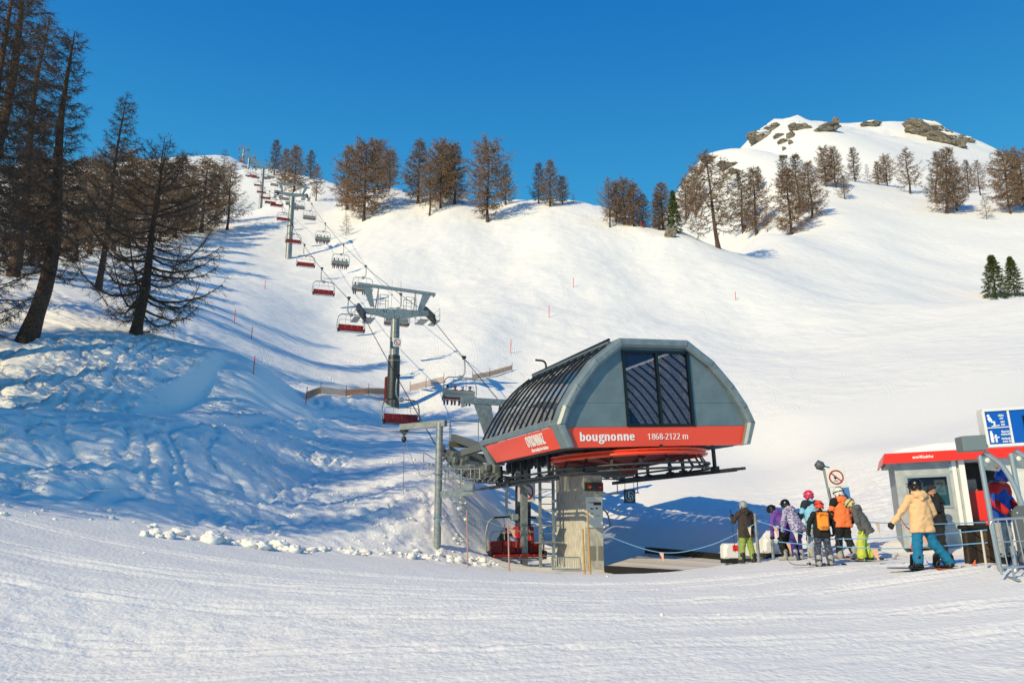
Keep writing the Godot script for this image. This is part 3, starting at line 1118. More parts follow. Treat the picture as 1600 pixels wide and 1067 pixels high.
# ---------------------------------------------------------------- the chairlift
# Lift frame: u to the right across the line, h up, w metres up the line from the station's front.
const YAW := 0.3665
const HUB_X := 5.35
const HUB_D := 29.65
const FLOOR_H := 0.2
const GAUGE := 3.0
var ropeway := [[0.0, 3.75], [9.0, 3.8], [12.0, 4.0], [15.0, 4.7], [18.0, 5.9], [43.2, 20.1], [145.0, 71.2], [260.0, 126.6], [393.0, 189.2], [488.0, 236.8]]


func L(u: float, h: float, w: float) -> Vector3:
	return P(HUB_X + u * cos(YAW) - w * sin(YAW), HUB_D + u * sin(YAW) + w * cos(YAW), h)


func rope_h(w: float, u := 0.0) -> float:
	for i in ropeway.size() - 1:
		var a: Array = ropeway[i]
		var b: Array = ropeway[i + 1]
		if w <= b[0]:
			var t: float = (w - a[0]) / (b[0] - a[0])
			var span: float = b[0] - a[0]
			return lerpf(a[1], b[1], t) - (0.0008 * t * (1.0 - t) * span * span if span > 20.0 else 0.0) + 0.05 * u
	return ropeway[-1][1]


func red_paint() -> StandardMaterial3D:
	var m := M("red_paint", Color(0.93, 0.29, 0.165), 0.22)
	return m


func galvanised() -> StandardMaterial3D:
	return textured("galvanised_steel", Color(0.49, 0.515, 0.525), Color(0.58, 0.605, 0.615), 0.45, 0.02, Vector3(0.8, 0.8, 0.8), 0.0, 0.35, false)


func hull_grey() -> StandardMaterial3D:
	return textured("hull_grey_paint", Color(0.38, 0.44, 0.475), Color(0.415, 0.475, 0.51), 0.4, 0.015, Vector3(0.3, 0.3, 0.3), 0.0, 0.0, false)


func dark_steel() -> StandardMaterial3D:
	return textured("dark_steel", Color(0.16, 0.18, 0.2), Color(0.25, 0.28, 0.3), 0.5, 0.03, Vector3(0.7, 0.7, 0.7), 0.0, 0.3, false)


# an outline in the station's cross-section, d metres inside the outermost one
func section(d: float) -> PackedVector2Array:
	var right := [[3.75, 0.0], [4.08, 0.8], [3.8, 1.45], [3.3, 2.2], [2.5, 3.1], [1.42, 3.87]]
	var p := PackedVector2Array()
	for q in right:
		p.append(Vector2(q[0], q[1]))
	for i in range(right.size() - 1, -1, -1):
		p.append(Vector2(-right[i][0], right[i][1]))
	if d <= 0.0:
		return p
	var count := p.size()
	var out := PackedVector2Array()
	for i in count:
		var a := (p[i] - p[maxi(i - 1, 0)]).normalized() if i > 0 else (p[1] - p[0]).normalized()
		var c := (p[mini(i + 1, count - 1)] - p[i]).normalized() if i < count - 1 else a
		var na := Vector2(-a.y, a.x)
		var nc := Vector2(-c.y, c.x)
		var m := (na + nc).normalized()
		var q := p[i] + m * d / maxf(m.dot(na), 0.5)
		if i == 0 or i == count - 1:
			q.y = 0.0
		out.append(q)
	return out


func clip(poly: PackedVector2Array, x0: float, x1: float, y0: float, y1: float) -> PackedVector2Array:
	var r := PackedVector2Array([Vector2(x0, y0), Vector2(x1, y0), Vector2(x1, y1), Vector2(x0, y1)])
	var got := Geometry2D.intersect_polygons(poly, r)
	var p: PackedVector2Array = got[0]
	if Geometry2D.is_polygon_clockwise(p):
		p.reverse()
	return p


# the band between two outlines, from z0 to z1 (front)
func hoop(b: MB, outer: PackedVector2Array, inner: PackedVector2Array, z0: float, z1: float, bevel := 0.08) -> void:
	for i in outer.size() - 1:
		var j := i + 1
		var o0 := Vector3(outer[i].x, outer[i].y, 0)
		var o1 := Vector3(outer[j].x, outer[j].y, 0)
		var i0 := Vector3(inner[i].x, inner[i].y, 0)
		var i1 := Vector3(inner[j].x, inner[j].y, 0)
		var f := Vector3(0, 0, z1)
		var g := Vector3(0, 0, z1 - bevel)
		var r := Vector3(0, 0, z0)
		var m0 := o0.lerp(i0, 0.3)
		var m1 := o1.lerp(i1, 0.3)
		var k0 := o0.lerp(i0, 0.72)
		var k1 := o1.lerp(i1, 0.72)
		b.quad(o0 + r, o1 + r, o1 + g, o0 + g)
		b.quad(o0 + g, o1 + g, m1 + f, m0 + f)
		b.quad(m0 + f, m1 + f, k1 + f, k0 + f)
		b.quad(k0 + f, k1 + f, i1 + g, i0 + g)
		b.quad(i0 + g, i1 + g, i1 + r, i0 + r)
		b.quad(i0 + r, i1 + r, o1 + r, o0 + r)
	for e in [0, outer.size() - 1]:
		var o := Vector3(outer[e].x, outer[e].y, 0)
		var n := Vector3(inner[e].x, inner[e].y, 0)
		var s := [o + Vector3(0, 0, z0), o + Vector3(0, 0, z1 - bevel), n + Vector3(0, 0, z1 - bevel), n + Vector3(0, 0, z0)]
		b.quad(s[0], s[1], s[2], s[3])


func build_station() -> void:
	var s := thing("lift_station", "grey and red chairlift station with arched glass sides on a concrete pillar", "lift station", P(HUB_X, HUB_D, FLOOR_H), YAW)
	var hull := Transform3D(Basis(Vector3(0, 0, 1), deg_to_rad(3.0)), Vector3(0, 4.36, 0))   # the upper works hang a little out of level
	var grey := hull_grey()
	var frame_grey := textured("frame_grey_paint", Color(0.41, 0.465, 0.495), Color(0.465, 0.52, 0.55), 0.35, 0.02, Vector3(0.4, 0.4, 0.4), 0.0, 0.0, false)
	var red := red_paint()
	var steel := galvanised()
	var dark := dark_steel()
	var black := M("matte_black", Color(0.06, 0.062, 0.066), 0.6)
	var white := M("white_lettering", Color(0.92, 0.92, 0.92), 0.5)
	var concrete := textured("concrete", Color(0.66, 0.645, 0.61), Color(0.76, 0.745, 0.715), 0.9, 0.03, Vector3(0.7, 0.3, 0.7), 0.4, 0.0, false, Color(0.72, 0.705, 0.675))
	var glass := M("station_side_glass", Color(0.3, 0.33, 0.37, 0.5), 0.04, 0.4)
	glass.transparency = BaseMaterial3D.TRANSPARENCY_ALPHA
	glass.metallic_specular = 0.75
	var pane := M("station_window_glass", Color(0.02, 0.13, 0.3, 0.5), 0.26)
	pane.transparency = BaseMaterial3D.TRANSPARENCY_ALPHA
	pane.metallic_specular = 0.4
	var outer := section(0.0)
	var inner := section(0.32)
	var b := MB.new()
	b.xf = hull
	hoop(b, outer, inner, -0.5, 0.12)
	var front := put(b, "front_frame", frame_grey, s)
	for i in range(1, outer.size() - 1):      # joints between the lengths of the frame
		b = MB.new()
		b.xf = hull
		var p := outer[i].lerp(inner[i], 0.22)
		var q := outer[i].lerp(inner[i], 0.78)
		b.bar(Vector3(p.x, p.y, 0.12), Vector3(q.x, q.y, 0.12), 0.018, 0.008, Vector3(0, 0, 1))
		put(b, "joint", dark, front)
	# end wall, set back inside the frame: grey sheets round a tall window over a red band
	var wall := clip(inner, -9, 9, 0.0, 9)
	var z0 := -0.24
	var z1 := -0.12
	var sheets := [[-9, -1.3, 0.7, 1.55], [-9, -1.3, 1.56, 9], [1.5, 9, 0.7, 1.55], [1.5, 9, 1.56, 9], [-1.29, 1.49, 3.47, 9]]
	for q in sheets:
		b = MB.new()
		b.xf = hull
		b.extrude(clip(wall, q[0], q[1], q[2], q[3]), z0, z1)
		put(b, "wall_panel", grey, s)
	b = MB.new()
	b.xf = hull
	b.extrude(clip(wall, -9, 9, -0.02, 0.69), z0, z1 + 0.02)
	var band := put(b, "red_band", red, s)
	var name_plate := writing("bougnonne", 0.4, 0.02, white, band, hull * Transform3D(Basis(), Vector3(-2.12, 0.35, z1 + 0.03)))
	name_plate.position = hull * Vector3(-2.12, 0.35, z1 + 0.03)
	writing("1868-2122 m", 0.29, 0.02, white, band, hull * Transform3D(Basis(), Vector3(0.33, 0.33, z1 + 0.03)), false)
	# rivets of the old emblem on the right-hand sheet
	for i in 12:
		var a := TAU * i / 12.0
		b = MB.new()
		b.xf = hull
		b.ball(Vector3(2.15 + 0.42 * cos(a), 2.3 + 0.45 * sin(a), z1), Vector3(0.025, 0.025, 0.02), 6)
		put(b, "rivet", steel, s)
	var dark_frame := M("window_frame_black", Color(0.05, 0.055, 0.06), 0.4)
	b = MB.new()
	b.xf = hull
	for u in [-1.25, 0.12, 1.45]:
		b.box(Vector3(u, 2.08, z1 - 0.01), Vector3(0.1, 2.76, 0.14))
	for v in [0.745, 3.42]:
		b.box(Vector3(-0.565, v, z1 - 0.01), Vector3(1.26, 0.09, 0.12))
		b.box(Vector3(0.785, v, z1 - 0.01), Vector3(1.22, 0.09, 0.12))
	var sash := put(b, "window", dark_frame, s)
	for u in [-0.565, 0.785]:
		b = MB.new()
		b.xf = hull
		b.box(Vector3(u, 2.08, z1 - 0.04), Vector3(1.24, 2.6, 0.012))
		put(b, "pane", pane, sash)
	# glass barrel sides: thirteen bows, twelve curved panes each side
	var path := PackedVector2Array()
	var ctrl := [Vector2(4.02, 1.02), Vector2(3.78, 1.45), Vector2(3.28, 2.2), Vector2(2.53, 3.06), Vector2(1.72, 3.68)]
	for i in 4:
		for k in 3:
			var t := k / 3.0
			path.append(ctrl[i].cubic_interpolate(ctrl[i + 1], ctrl[maxi(i - 1, 0)], ctrl[mini(i + 2, 4)], t))
	path.append(ctrl[4])
	var depth := 7.3
	for side in [-1.0, 1.0]:
		for i in 12:
			var a := -0.5 - depth * i / 12.0 - 0.03
			var c := -0.5 - depth * (i + 1) / 12.0 + 0.03
			b = MB.new()
			b.xf = hull
			for k in path.size() - 1:
				var p := Vector3(path[k].x * side, path[k].y, 0)
				var q := Vector3(path[k + 1].x * side, path[k + 1].y, 0)
				if side > 0:
					b.quad(p + Vector3(0, 0, a), p + Vector3(0, 0, c), q + Vector3(0, 0, c), q + Vector3(0, 0, a))
				else:
					b.quad(p + Vector3(0, 0, c), p + Vector3(0, 0, a), q + Vector3(0, 0, a), q + Vector3(0, 0, c))
			put(b, "side_pane", glass, s)
		for i in 13:
			var z := -0.5 - depth * i / 12.0
			b = MB.new()
			b.xf = hull
			for k in path.size() - 1:
				b.bar(Vector3(path[k].x * side, path[k].y, z), Vector3(path[k + 1].x * side, path[k + 1].y, z), 0.05, 0.07, Vector3(side, 1, 0))
			put(b, "glazing_bar", dark_frame, s)
		# sill, gutter rail and side band
		b = MB.new()
		b.xf = hull
		b.cbox(Vector3(side * 4.03, 0.9, -4.25), Vector3(0.14, 0.24, 7.5), 0.03, Basis(Vector3(0, 0, 1), -0.2 * side))
		put(b, "side_sill", frame_grey, s)
		b = MB.new()
		b.xf = hull
		var lo := Vector3(side * 3.72, 0.02, 0)
		var hi := Vector3(side * 4.02, 0.76, 0)
		var near := Vector3(0, 0, -0.5)
		var rear := Vector3(0, 0, -7.55)
		var rear_low := Vector3(0, 0, -7.05)
		var inn := Vector3(-side * 0.05, 0, 0)
		if side < 0:
			b.quad(lo + rear_low, lo + near, hi + near, hi + rear)
			b.quad(lo + near + inn, lo + rear_low + inn, hi + rear + inn, hi + near + inn)
		else:
			b.quad(lo + near, lo + rear_low, hi + rear, hi + near)
			b.quad(lo + rear_low + inn, lo + near + inn, hi + near + inn, hi + rear + inn)
		b.quad(lo + near, lo + rear_low, lo + rear_low + inn, lo + near + inn)
		var side_band := put(b, "side_band", red, s)
		if side < 0:
			var up := (hi - lo).normalized()
			var face := Basis(Vector3(0, 0, 1), up, Vector3(0, 0, 1).cross(up))
			var mid := lo.lerp(hi, 0.6) + Vector3(-0.03, 0, -2.3)
			var w1 := writing("OVRONNAZ", 0.46, 0.015, white, side_band, hull * Transform3D(face, mid))
			w1.transform = w1.transform * Transform3D(Basis.from_scale(Vector3(0.66, 1.25, 1)), Vector3.ZERO)
			writing("thermalp les bains", 0.17, 0.012, white, side_band, hull * Transform3D(face, lo.lerp(hi, 0.17) + Vector3(-0.03, 0, -2.2)))
		b = MB.new()
		b.xf = hull
		b.rod(Vector3(side * 1.6, 3.9, -0.4), Vector3(side * 1.6, 3.86, -7.7), 0.05, 6)
		put(b, "roof_rail", dark_frame, s)
	# roof deck between the glass sides
	b = MB.new()
	b.xf = hull
	b.cbox(Vector3(0, 3.8, -4.1), Vector3(3.3, 0.12, 7.2), 0.03)
	put(b, "roof", grey, s)
	b = MB.new()
	b.xf = hull
	hoop(b, section(0.02), section(0.34), -8.05, -7.78, 0.05)
	put(b, "rear_frame", frame_grey, s)
	b = MB.new()
	b.xf = hull
	b.tube(bent([Vector3(-1.5, 3.8, -6.4), Vector3(-1.5, 4.25, -6.4), Vector3(-1.9, 4.32, -6.6)], 0.2), 0.045, 8)
	put(b, "vent_pipe", dark_frame, s)
	# underside tray and the beams that carry everything
	b = MB.new()
	b.xf = hull
	b.box(Vector3(0, 0.03, -0.62), Vector3(7.1, 0.06, 0.5))
	for side in [-1.0, 1.0]:
		b.box(Vector3(side * 3.42, 0.03, -4.0), Vector3(0.5, 0.06, 6.2))
		b.box(Vector3(side * 1.05, 0.3, -4.6), Vector3(0.3, 0.5, 8.2))
	for z in [-1.2, -3.0, -5.0, -7.2]:
		b.box(Vector3(0, 0.12, z), Vector3(6.6, 0.22, 0.2))
	put(b, "carrying_beams", dark, s)
	# return wheel, its hub and the guide rail round it
	b = MB.new()
	b.xf = hull * Transform3D(Basis(), Vector3(0, -0.22, -2.6))
	b.lathe([Vector2(2.82, -0.1), Vector2(2.98, -0.09), Vector2(3.04, -0.02), Vector2(2.95, 0.02), Vector2(2.95, 0.06), Vector2(3.04, 0.1), Vector2(2.98, 0.13), Vector2(2.82, 0.13), Vector2(2.82, -0.1)], 48)
	var wheel := put(b, "return_wheel", red, s)
	b = MB.new()
	b.xf = hull * Transform3D(Basis(), Vector3(0, -0.22, -2.6))
	for i in 8:
		var a := TAU * i / 8.0 + 0.2
		b.bar(Vector3(cos(a) * 0.3, -0.35, sin(a) * 0.3), Vector3(cos(a) * 2.66, 0.0, sin(a) * 2.66), 0.14, 0.16)
	put(b, "spokes", M("dark_red_paint", Color(0.33, 0.075, 0.07), 0.5), wheel)
	b = MB.new()
	b.xf = hull * Transform3D(Basis(), Vector3(0, -0.22, -2.6))
	b.lathe([Vector2(0.01, -0.62), Vector2(0.32, -0.62), Vector2(0.34, -0.3), Vector2(0.7, -0.24), Vector2(2.3, 0.0), Vector2(2.3, 0.05), Vector2(0.01, 0.1)], 24)
	put(b, "hub", M("dark_red_paint", Color(0.33, 0.075, 0.07), 0.5), wheel)
	b = MB.new()
	b.xf = hull
	for y in [-0.62, -0.8]:
		var ring := arc(Vector3(0, y, -2.6), Vector3(3.05, 0, 0), Vector3(0, 0, 3.05), -6, 186, 32)
		b.tube(ring, 0.045, 6)
		for side in [-1.0, 1.0]:
			b.rod(Vector3(side * 3.05, y, -2.6), Vector3(side * 3.05, y, -9.0), 0.045, 6)
	for i in 9:
		var a := PI * (i + 0.5) / 9.0
		b.bar(Vector3(cos(a) * 3.05, -0.8, -2.6 + sin(a) * 3.05), Vector3(cos(a) * 2.6, 0.05, -2.6 + sin(a) * 2.5), 0.1, 0.05)
	put(b, "guide_rail", dark, s)
	for side in [-1.0, 1.0]:
		b = MB.new()
		b.xf = hull
		var h := -0.92 if side > 0 else -0.9
		b.bar(Vector3(side * 2.95, h, 0.1 if side > 0 else -2.6), Vector3(side * 2.95, h, -9.5 if side > 0 else -10.2), 0.09, 0.14)
		b.bar(Vector3(side * 2.95, h + 0.01, 0.6 if side > 0 else -10.1), Vector3(side * 2.95, h + 0.01, -0.3 if side > 0 else -11.4), 0.12, 0.1)
		for z in [-1.2, -3.4, -4.4, -6.2, -7.2, -8.6]:
			if z > -2.6 and side < 0:
				continue
			b.box(Vector3(side * 2.95, h + 0.45, z), Vector3(0.1, 0.84, 0.12))
			b.box(Vector3(side * 2.95, h + 0.12, z), Vector3(0.2, 0.16, 0.3))
		put(b, "chair_guide", dark, s)
	# rows of tyres that drive the chairs through the station
	for side in [-1.0, 1.0]:
		for i in 9:
			b = MB.new()
			b.xf = hull * Transform3D(Basis(Vector3(0, 0, 1), PI / 2), Vector3(side * 2.75, -0.12, -3.2 - i * 0.62))
			b.lathe([Vector2(0.05, -0.07), Vector2(0.2, -0.07), Vector2(0.25, -0.03), Vector2(0.25, 0.03), Vector2(0.2, 0.07), Vector2(0.05, 0.07)], 12)
			put(b, "drive_tyre", black, s)
	# concrete pillar with its steel head
	b = MB.new()
	b.cbox(Vector3(-0.32, 1.62, -6.3), Vector3(0.86, 4.9, 2.75), 0.03)
	var pillar := put(b, "pillar", concrete, s)
	b = MB.new()
	b.cbox(Vector3(0, 3.86, -5.4), Vector3(3.1, 0.5, 1.1), 0.02)
	b.box(Vector3(0, 4.25, -6.2), Vector3(2.2, 0.3, 3.2))
	put(b, "pillar_head", M("pillar_head_steel", Color(0.34, 0.36, 0.37), 0.6, 0.2), pillar)
	# notice board, lamps and a hatch on the pillar
	var board := MB.new()
	board.box(Vector3(-0.31, 2.15, -4.9), Vector3(0.74, 1.2, 0.03))
	var notice := put(board, "notice_board", M("white_sheet", Color(0.85, 0.85, 0.84), 0.5), pillar)
	var print_bits := [[-0.2, 2.52, 0.3, 0.03, 0], [0.05, 2.48, 0.34, 0.12, 1], [0.02, 2.3, 0.1, 0.06, 2], [-0.2, 2.28, 0.14, 0.05, 2], [-0.2, 2.08, 0.12, 0.04, 3], [0.08, 2.0, 0.2, 0.02, 0]]
	var inks := [M("ink_grey", Color(0.35, 0.35, 0.37), 0.7), M("ink_purple", Color(0.25, 0.16, 0.25), 0.7), M("ink_blue", Color(0.08, 0.2, 0.5), 0.7), M("ink_red", Color(0.6, 0.1, 0.1), 0.7)]
	for q in print_bits:
		b = MB.new()
		b.box(Vector3(q[0] - 0.22, q[1], -4.88), Vector3(q[2], q[3], 0.012))
		put(b, "printed_notice", inks[q[4]], pillar)
	b = MB.new()
	b.box(Vector3(-0.31, 3.15, -4.88), Vector3(0.8, 0.34, 0.1))
	var lamps := put(b, "signal_lamps", M("lamp_box", Color(0.2, 0.21, 0.22), 0.6), pillar)
	for q in [[-0.3, Color(0.95, 0.4, 0.08)], [0.16, Color(0.75, 0.12, 0.08)]]:
		b = MB.new()
		b.ball(Vector3(q[0] - 0.22, 3.15, -4.82), Vector3(0.085, 0.085, 0.05), 12)
		put(b, "lamp_lens", M("lens_%s" % q[1].to_html(), q[1], 0.2), pillar)
	b = MB.new()
	b.box(Vector3(-0.42, 0.55, -4.915), Vector3(0.3, 0.55, 0.012))
	b.box(Vector3(-0.05, 0.55, -4.915), Vector3(0.22, 0.55, 0.012))
	put(b, "patched_concrete", textured("patched_concrete", Color(0.45, 0.45, 0.43), Color(0.56, 0.55, 0.53), 0.9, 0.05, Vector3(2, 2, 2), 0.0, 0.0, false), pillar)
	# rear leg, wrapped in a red pad at its foot
	b = MB.new()
	b.cbox(Vector3(0, 2.1, -13.4), Vector3(0.62, 5.6, 0.62), 0.03)
	b.box(Vector3(0, 4.75, -11.0), Vector3(0.5, 0.4, 8.0))
	var leg := put(b, "rear_leg", dark, s)
	b = MB.new()
	b.cbox(Vector3(0, 0.95, -13.38), Vector3(0.86, 1.35, 0.86), 0.08)
	var pad := put(b, "red_pad", textured("red_canvas", Color(0.58, 0.07, 0.05), Color(0.75, 0.12, 0.08), 0.75, 0.02, Vector3(0.9, 0.9, 0.9), 4.0, 0.0, false), s)
	no_entry(s, Transform3D(Basis(), Vector3(0.05, 3.3, -13.05)), 0.42)
	# gantry over the rope wheels
	b = MB.new()
	b.box(Vector3(0, 7.75, -13.4), Vector3(6.6, 0.3, 0.26))
	for u in [-3.2, 3.2]:
		b.box(Vector3(u, 7.58, -13.4), Vector3(0.12, 0.3, 0.3))
	for side in [-1.0, 1.0]:
		var q := PackedVector2Array([Vector2(1.15, 4.6), Vector2(1.5, 4.6), Vector2(2.6, 7.6), Vector2(1.75, 7.6)])
		if side < 0:
			for k in 4:
				q[k].x = -q[k].x
			q.reverse()
		b.extrude(q, -13.5, -13.3)
		b.rod(Vector3(side * 1.3, 4.6, -12.0), Vector3(side * 1.2, 7.6, -13.3), 0.05, 6)
		b.rod(Vector3(side * 1.3, 4.6, -14.9), Vector3(side * 1.2, 7.6, -13.5), 0.05, 6)
	put(b, "gantry", steel, s)
	for side in [-1.0, 1.0]:
		b = MB.new()
		var pts := PackedVector3Array()
		var w := 8.6
		while w < 18.2:
			pts.append(Vector3(side * GAUGE, rope_h(w, side * GAUGE) + 0.35 - FLOOR_H, -w))
			w += 0.8
		b.tube(pts, 0.12, 5)
		for k in range(1, pts.size() - 1, 2):
			b.cbox(pts[k] + Vector3(0, 0.22, 0), Vector3(0.34, 0.4, 1.0), 0.05, Basis(Vector3.RIGHT, 0.25 * k / pts.size()))
			b.bar(pts[k] + Vector3(-0.3, 0.3, 0), pts[k] + Vector3(0.3, 0.3, 0), 0.14, 0.14)
		b.bar(Vector3(side * 1.0, 4.8, -13.4), Vector3(side * GAUGE, 5.0, -13.4), 0.3, 0.4)
		b.bar(Vector3(side * 1.0, 4.7, -16.4), Vector3(side * GAUGE, 5.6, -16.4), 0.22, 0.3)
		b.bar(Vector3(side * 2.6, 4.7, -9.0), Vector3(side * 2.6, 6.3, -17.0), 0.24, 0.36)
		b.bar(Vector3(side * 2.4, 5.4, -11.0), Vector3(side * 3.3, 5.1, -13.0), 0.3, 0.3)
		for k in range(0, pts.size() - 1):
			b.bar(pts[k] + Vector3(side * 0.16, -0.3, -0.3), pts[k] + Vector3(side * 0.16, -0.05, 0.35), 0.05, 0.16)
			b.rod(pts[k] + Vector3(-0.3, -0.08, 0), pts[k] + Vector3(0.3, -0.08, 0), 0.05, 6)
			if k % 3 == 1:
				b.cbox(pts[k] + Vector3(side * 0.35, 0.3, 0.1), Vector3(0.3, 0.36, 0.42), 0.06)
				b.rod(pts[k] + Vector3(side * 0.3, 0.2, 0), pts[k] + Vector3(-side * 1.6, 0.1, 0.1), 0.07, 6)
		put(b, "wheel_beam", textured("greasy_steel", Color(0.3, 0.32, 0.32), Color(0.52, 0.54, 0.53), 0.5, 0.05, Vector3(2, 2, 2), 0.0, 0.4, false), s)
		for k in range(0, 24):
			var wk := 8.7 + k * 0.4
			b = MB.new()
			b.xf = Transform3D(Basis(Vector3(0, 0, 1), PI / 2), Vector3(side * GAUGE, rope_h(wk, side * GAUGE) + 0.23 - FLOOR_H, -wk))
			b.lathe([Vector2(0.03, -0.06), Vector2(0.1, -0.06), Vector2(0.13, -0.03), Vector2(0.19, -0.045), Vector2(0.2, 0), Vector2(0.19, 0.045), Vector2(0.13, 0.03), Vector2(0.1, 0.06), Vector2(0.03, 0.06)], 10)
			put(b, "sheave", steel if k % 3 else dark, s)
		# inspection walkway with railings
		b = MB.new()
		b.bar(Vector3(side * 3.85, 3.15, -8.8), Vector3(side * 3.85, 3.2, -12.4), 0.3, 0.05)
		b.bar(Vector3(side * 3.85, 3.2, -12.4), Vector3(side * 3.85, 4.5, -17.8), 0.3, 0.05)
		for q in [[9.0, 3.15], [11.0, 3.18], [13.0, 3.35], [15.0, 3.8], [17.6, 4.45]]:
			b.rod(Vector3(side * 4.03, q[1], -q[0]), Vector3(side * 4.03, q[1] + 1.05, -q[0]), 0.025, 5)
		b.rod(Vector3(side * 4.03, 4.2, -9.0), Vector3(side * 4.03, 4.4, -13.0), 0.025, 5)
		b.rod(Vector3(side * 4.03, 4.4, -13.0), Vector3(side * 4.03, 5.5, -17.6), 0.025, 5)
		put(b, "walkway", steel, s)
	# timber walkway board and rail post at the back
	b = MB.new()
	b.box(Vector3(-1.9, 5.85, -16.2), Vector3(2.3, 0.3, 0.08))
	put(b, "kick_board", M("weathered_board", Color(0.36, 0.32, 0.25), 0.9), s)
	b = MB.new()
	for u in [-3.0, -1.4, -0.7]:
		b.rod(Vector3(u, 5.6, -16.3), Vector3(u, 7.1, -16.3), 0.03, 5)
	b.rod(Vector3(-3.0, 7.1, -16.3), Vector3(-0.5, 7.1, -16.3), 0.03, 5)
	put(b, "rear_railing", steel, s)
	# ladder and landings left of the pillar
	b = MB.new()
	for u in [-1.95, -1.35]:
		b.bar(Vector3(u, -0.4, -6.6), Vector3(u, 4.4, -6.6), 0.1, 0.1)
	b.bar(Vector3(-2.35, -0.4, -7.4), Vector3(-2.35, 4.5, -7.4), 0.26, 0.2)
	for k in 15:
		b.rod(Vector3(-1.95, 0.1 + k * 0.3, -6.6), Vector3(-1.35, 0.1 + k * 0.3, -6.6), 0.02, 5)
	b.box(Vector3(-1.5, 1.62, -6.9), Vector3(1.1, 0.06, 0.7))
	b.box(Vector3(-1.5, 0.95, -6.9), Vector3(1.2, 0.06, 0.8))
	put(b, "ladder", steel, s)
	# blue sign that hangs from the guide rail
	b = MB.new()
	b.cbox(Vector3(1.05, 2.78, -4.4), Vector3(0.52, 0.55, 0.04), 0.008)
	var blue := put(b, "hanging_sign", M("sign_blue", Color(0.02, 0.2, 0.38), 0.4), s)
	b = MB.new()
	var sign_center := Vector3(1.05, 2.78, -4.372)
	b.tube(arc(sign_center, Vector3(0.19, 0, 0), Vector3(0, 0.19, 0), 0, 352, 28), 0.012, 4, -1.0, false)
	b.bar(sign_center + Vector3(-0.05, 0.1, 0), sign_center + Vector3(-0.06, -0.06, 0), 0.05, 0.02)
	b.bar(sign_center + Vector3(-0.06, -0.05, 0), sign_center + Vector3(0.02, -0.08, 0), 0.045, 0.02)
	b.bar(sign_center + Vector3(0.02, -0.07, 0), sign_center + Vector3(0.01, -0.15, 0), 0.04, 0.02)
	b.ball(sign_center + Vector3(-0.04, 0.13, 0), Vector3(0.03, 0.03, 0.012), 8)
	b.bar(sign_center + Vector3(0.02, 0.08, 0), sign_center + Vector3(0.1, 0.0, 0), 0.03, 0.02)
	b.bar(sign_center + Vector3(0.1, 0.0, 0), sign_center + Vector3(0.11, -0.08, 0), 0.03, 0.02)
	put(b, "pictogram", M("sign_pale", Color(0.72, 0.82, 0.86), 0.5), s)
	b = MB.new()
	for u in [0.85, 1.25]:
		b.rod(Vector3(u, 3.05, -4.4), Vector3(u, 3.45, -4.4), 0.012, 4)
	b.bar(Vector3(0.4, 3.45, -4.4), Vector3(2.95, 3.55, -4.4), 0.06, 0.06)
	put(b, "sign_hanger", dark, s)


# round prohibition sign on a white board, facing +z of t
func no_entry(parent: Node, t: Transform3D, r: float) -> void:
	var b := MB.new()
	b.xf = t
	b.cbox(Vector3.ZERO, Vector3(r * 2.2, r * 2.3, 0.03), 0.006)
	put(b, "sign_board", M("white_sheet", Color(0.85, 0.85, 0.84), 0.5), parent)
	b = MB.new()
	b.xf = t
	b.tube(arc(Vector3(0, 0.0, 0.02), Vector3(r * 0.8, 0, 0), Vector3(0, r * 0.8, 0), 0, 355, 28), r * 0.09, 4)
	b.bar(Vector3(-r * 0.56, r * 0.56, 0.02), Vector3(r * 0.56, -r * 0.56, 0.02), r * 0.14, 0.03, Vector3(0, 0, 1))
	put(b, "red_ring", M("prohibition_red", Color(0.68, 0.12, 0.14), 0.5), parent)
	b = MB.new()
	b.xf = t
	b.bar(Vector3(-r * 0.2, r * 0.1, 0.018), Vector3(-r * 0.12, -r * 0.25, 0.018), r * 0.12, 0.02, Vector3(0, 0, 1))
	b.bar(Vector3(-r * 0.3, -r * 0.05, 0.018), Vector3(r * 0.05, -r * 0.12, 0.018), r * 0.09, 0.02, Vector3(0, 0, 1))
	b.bar(Vector3(-r * 0.35, -r * 0.38, 0.018), Vector3(r * 0.15, -r * 0.48, 0.018), r * 0.06, 0.02, Vector3(0, 0, 1))
	put(b, "skier_pictogram", M("sign_ink", Color(0.1, 0.1, 0.11), 0.6), parent)


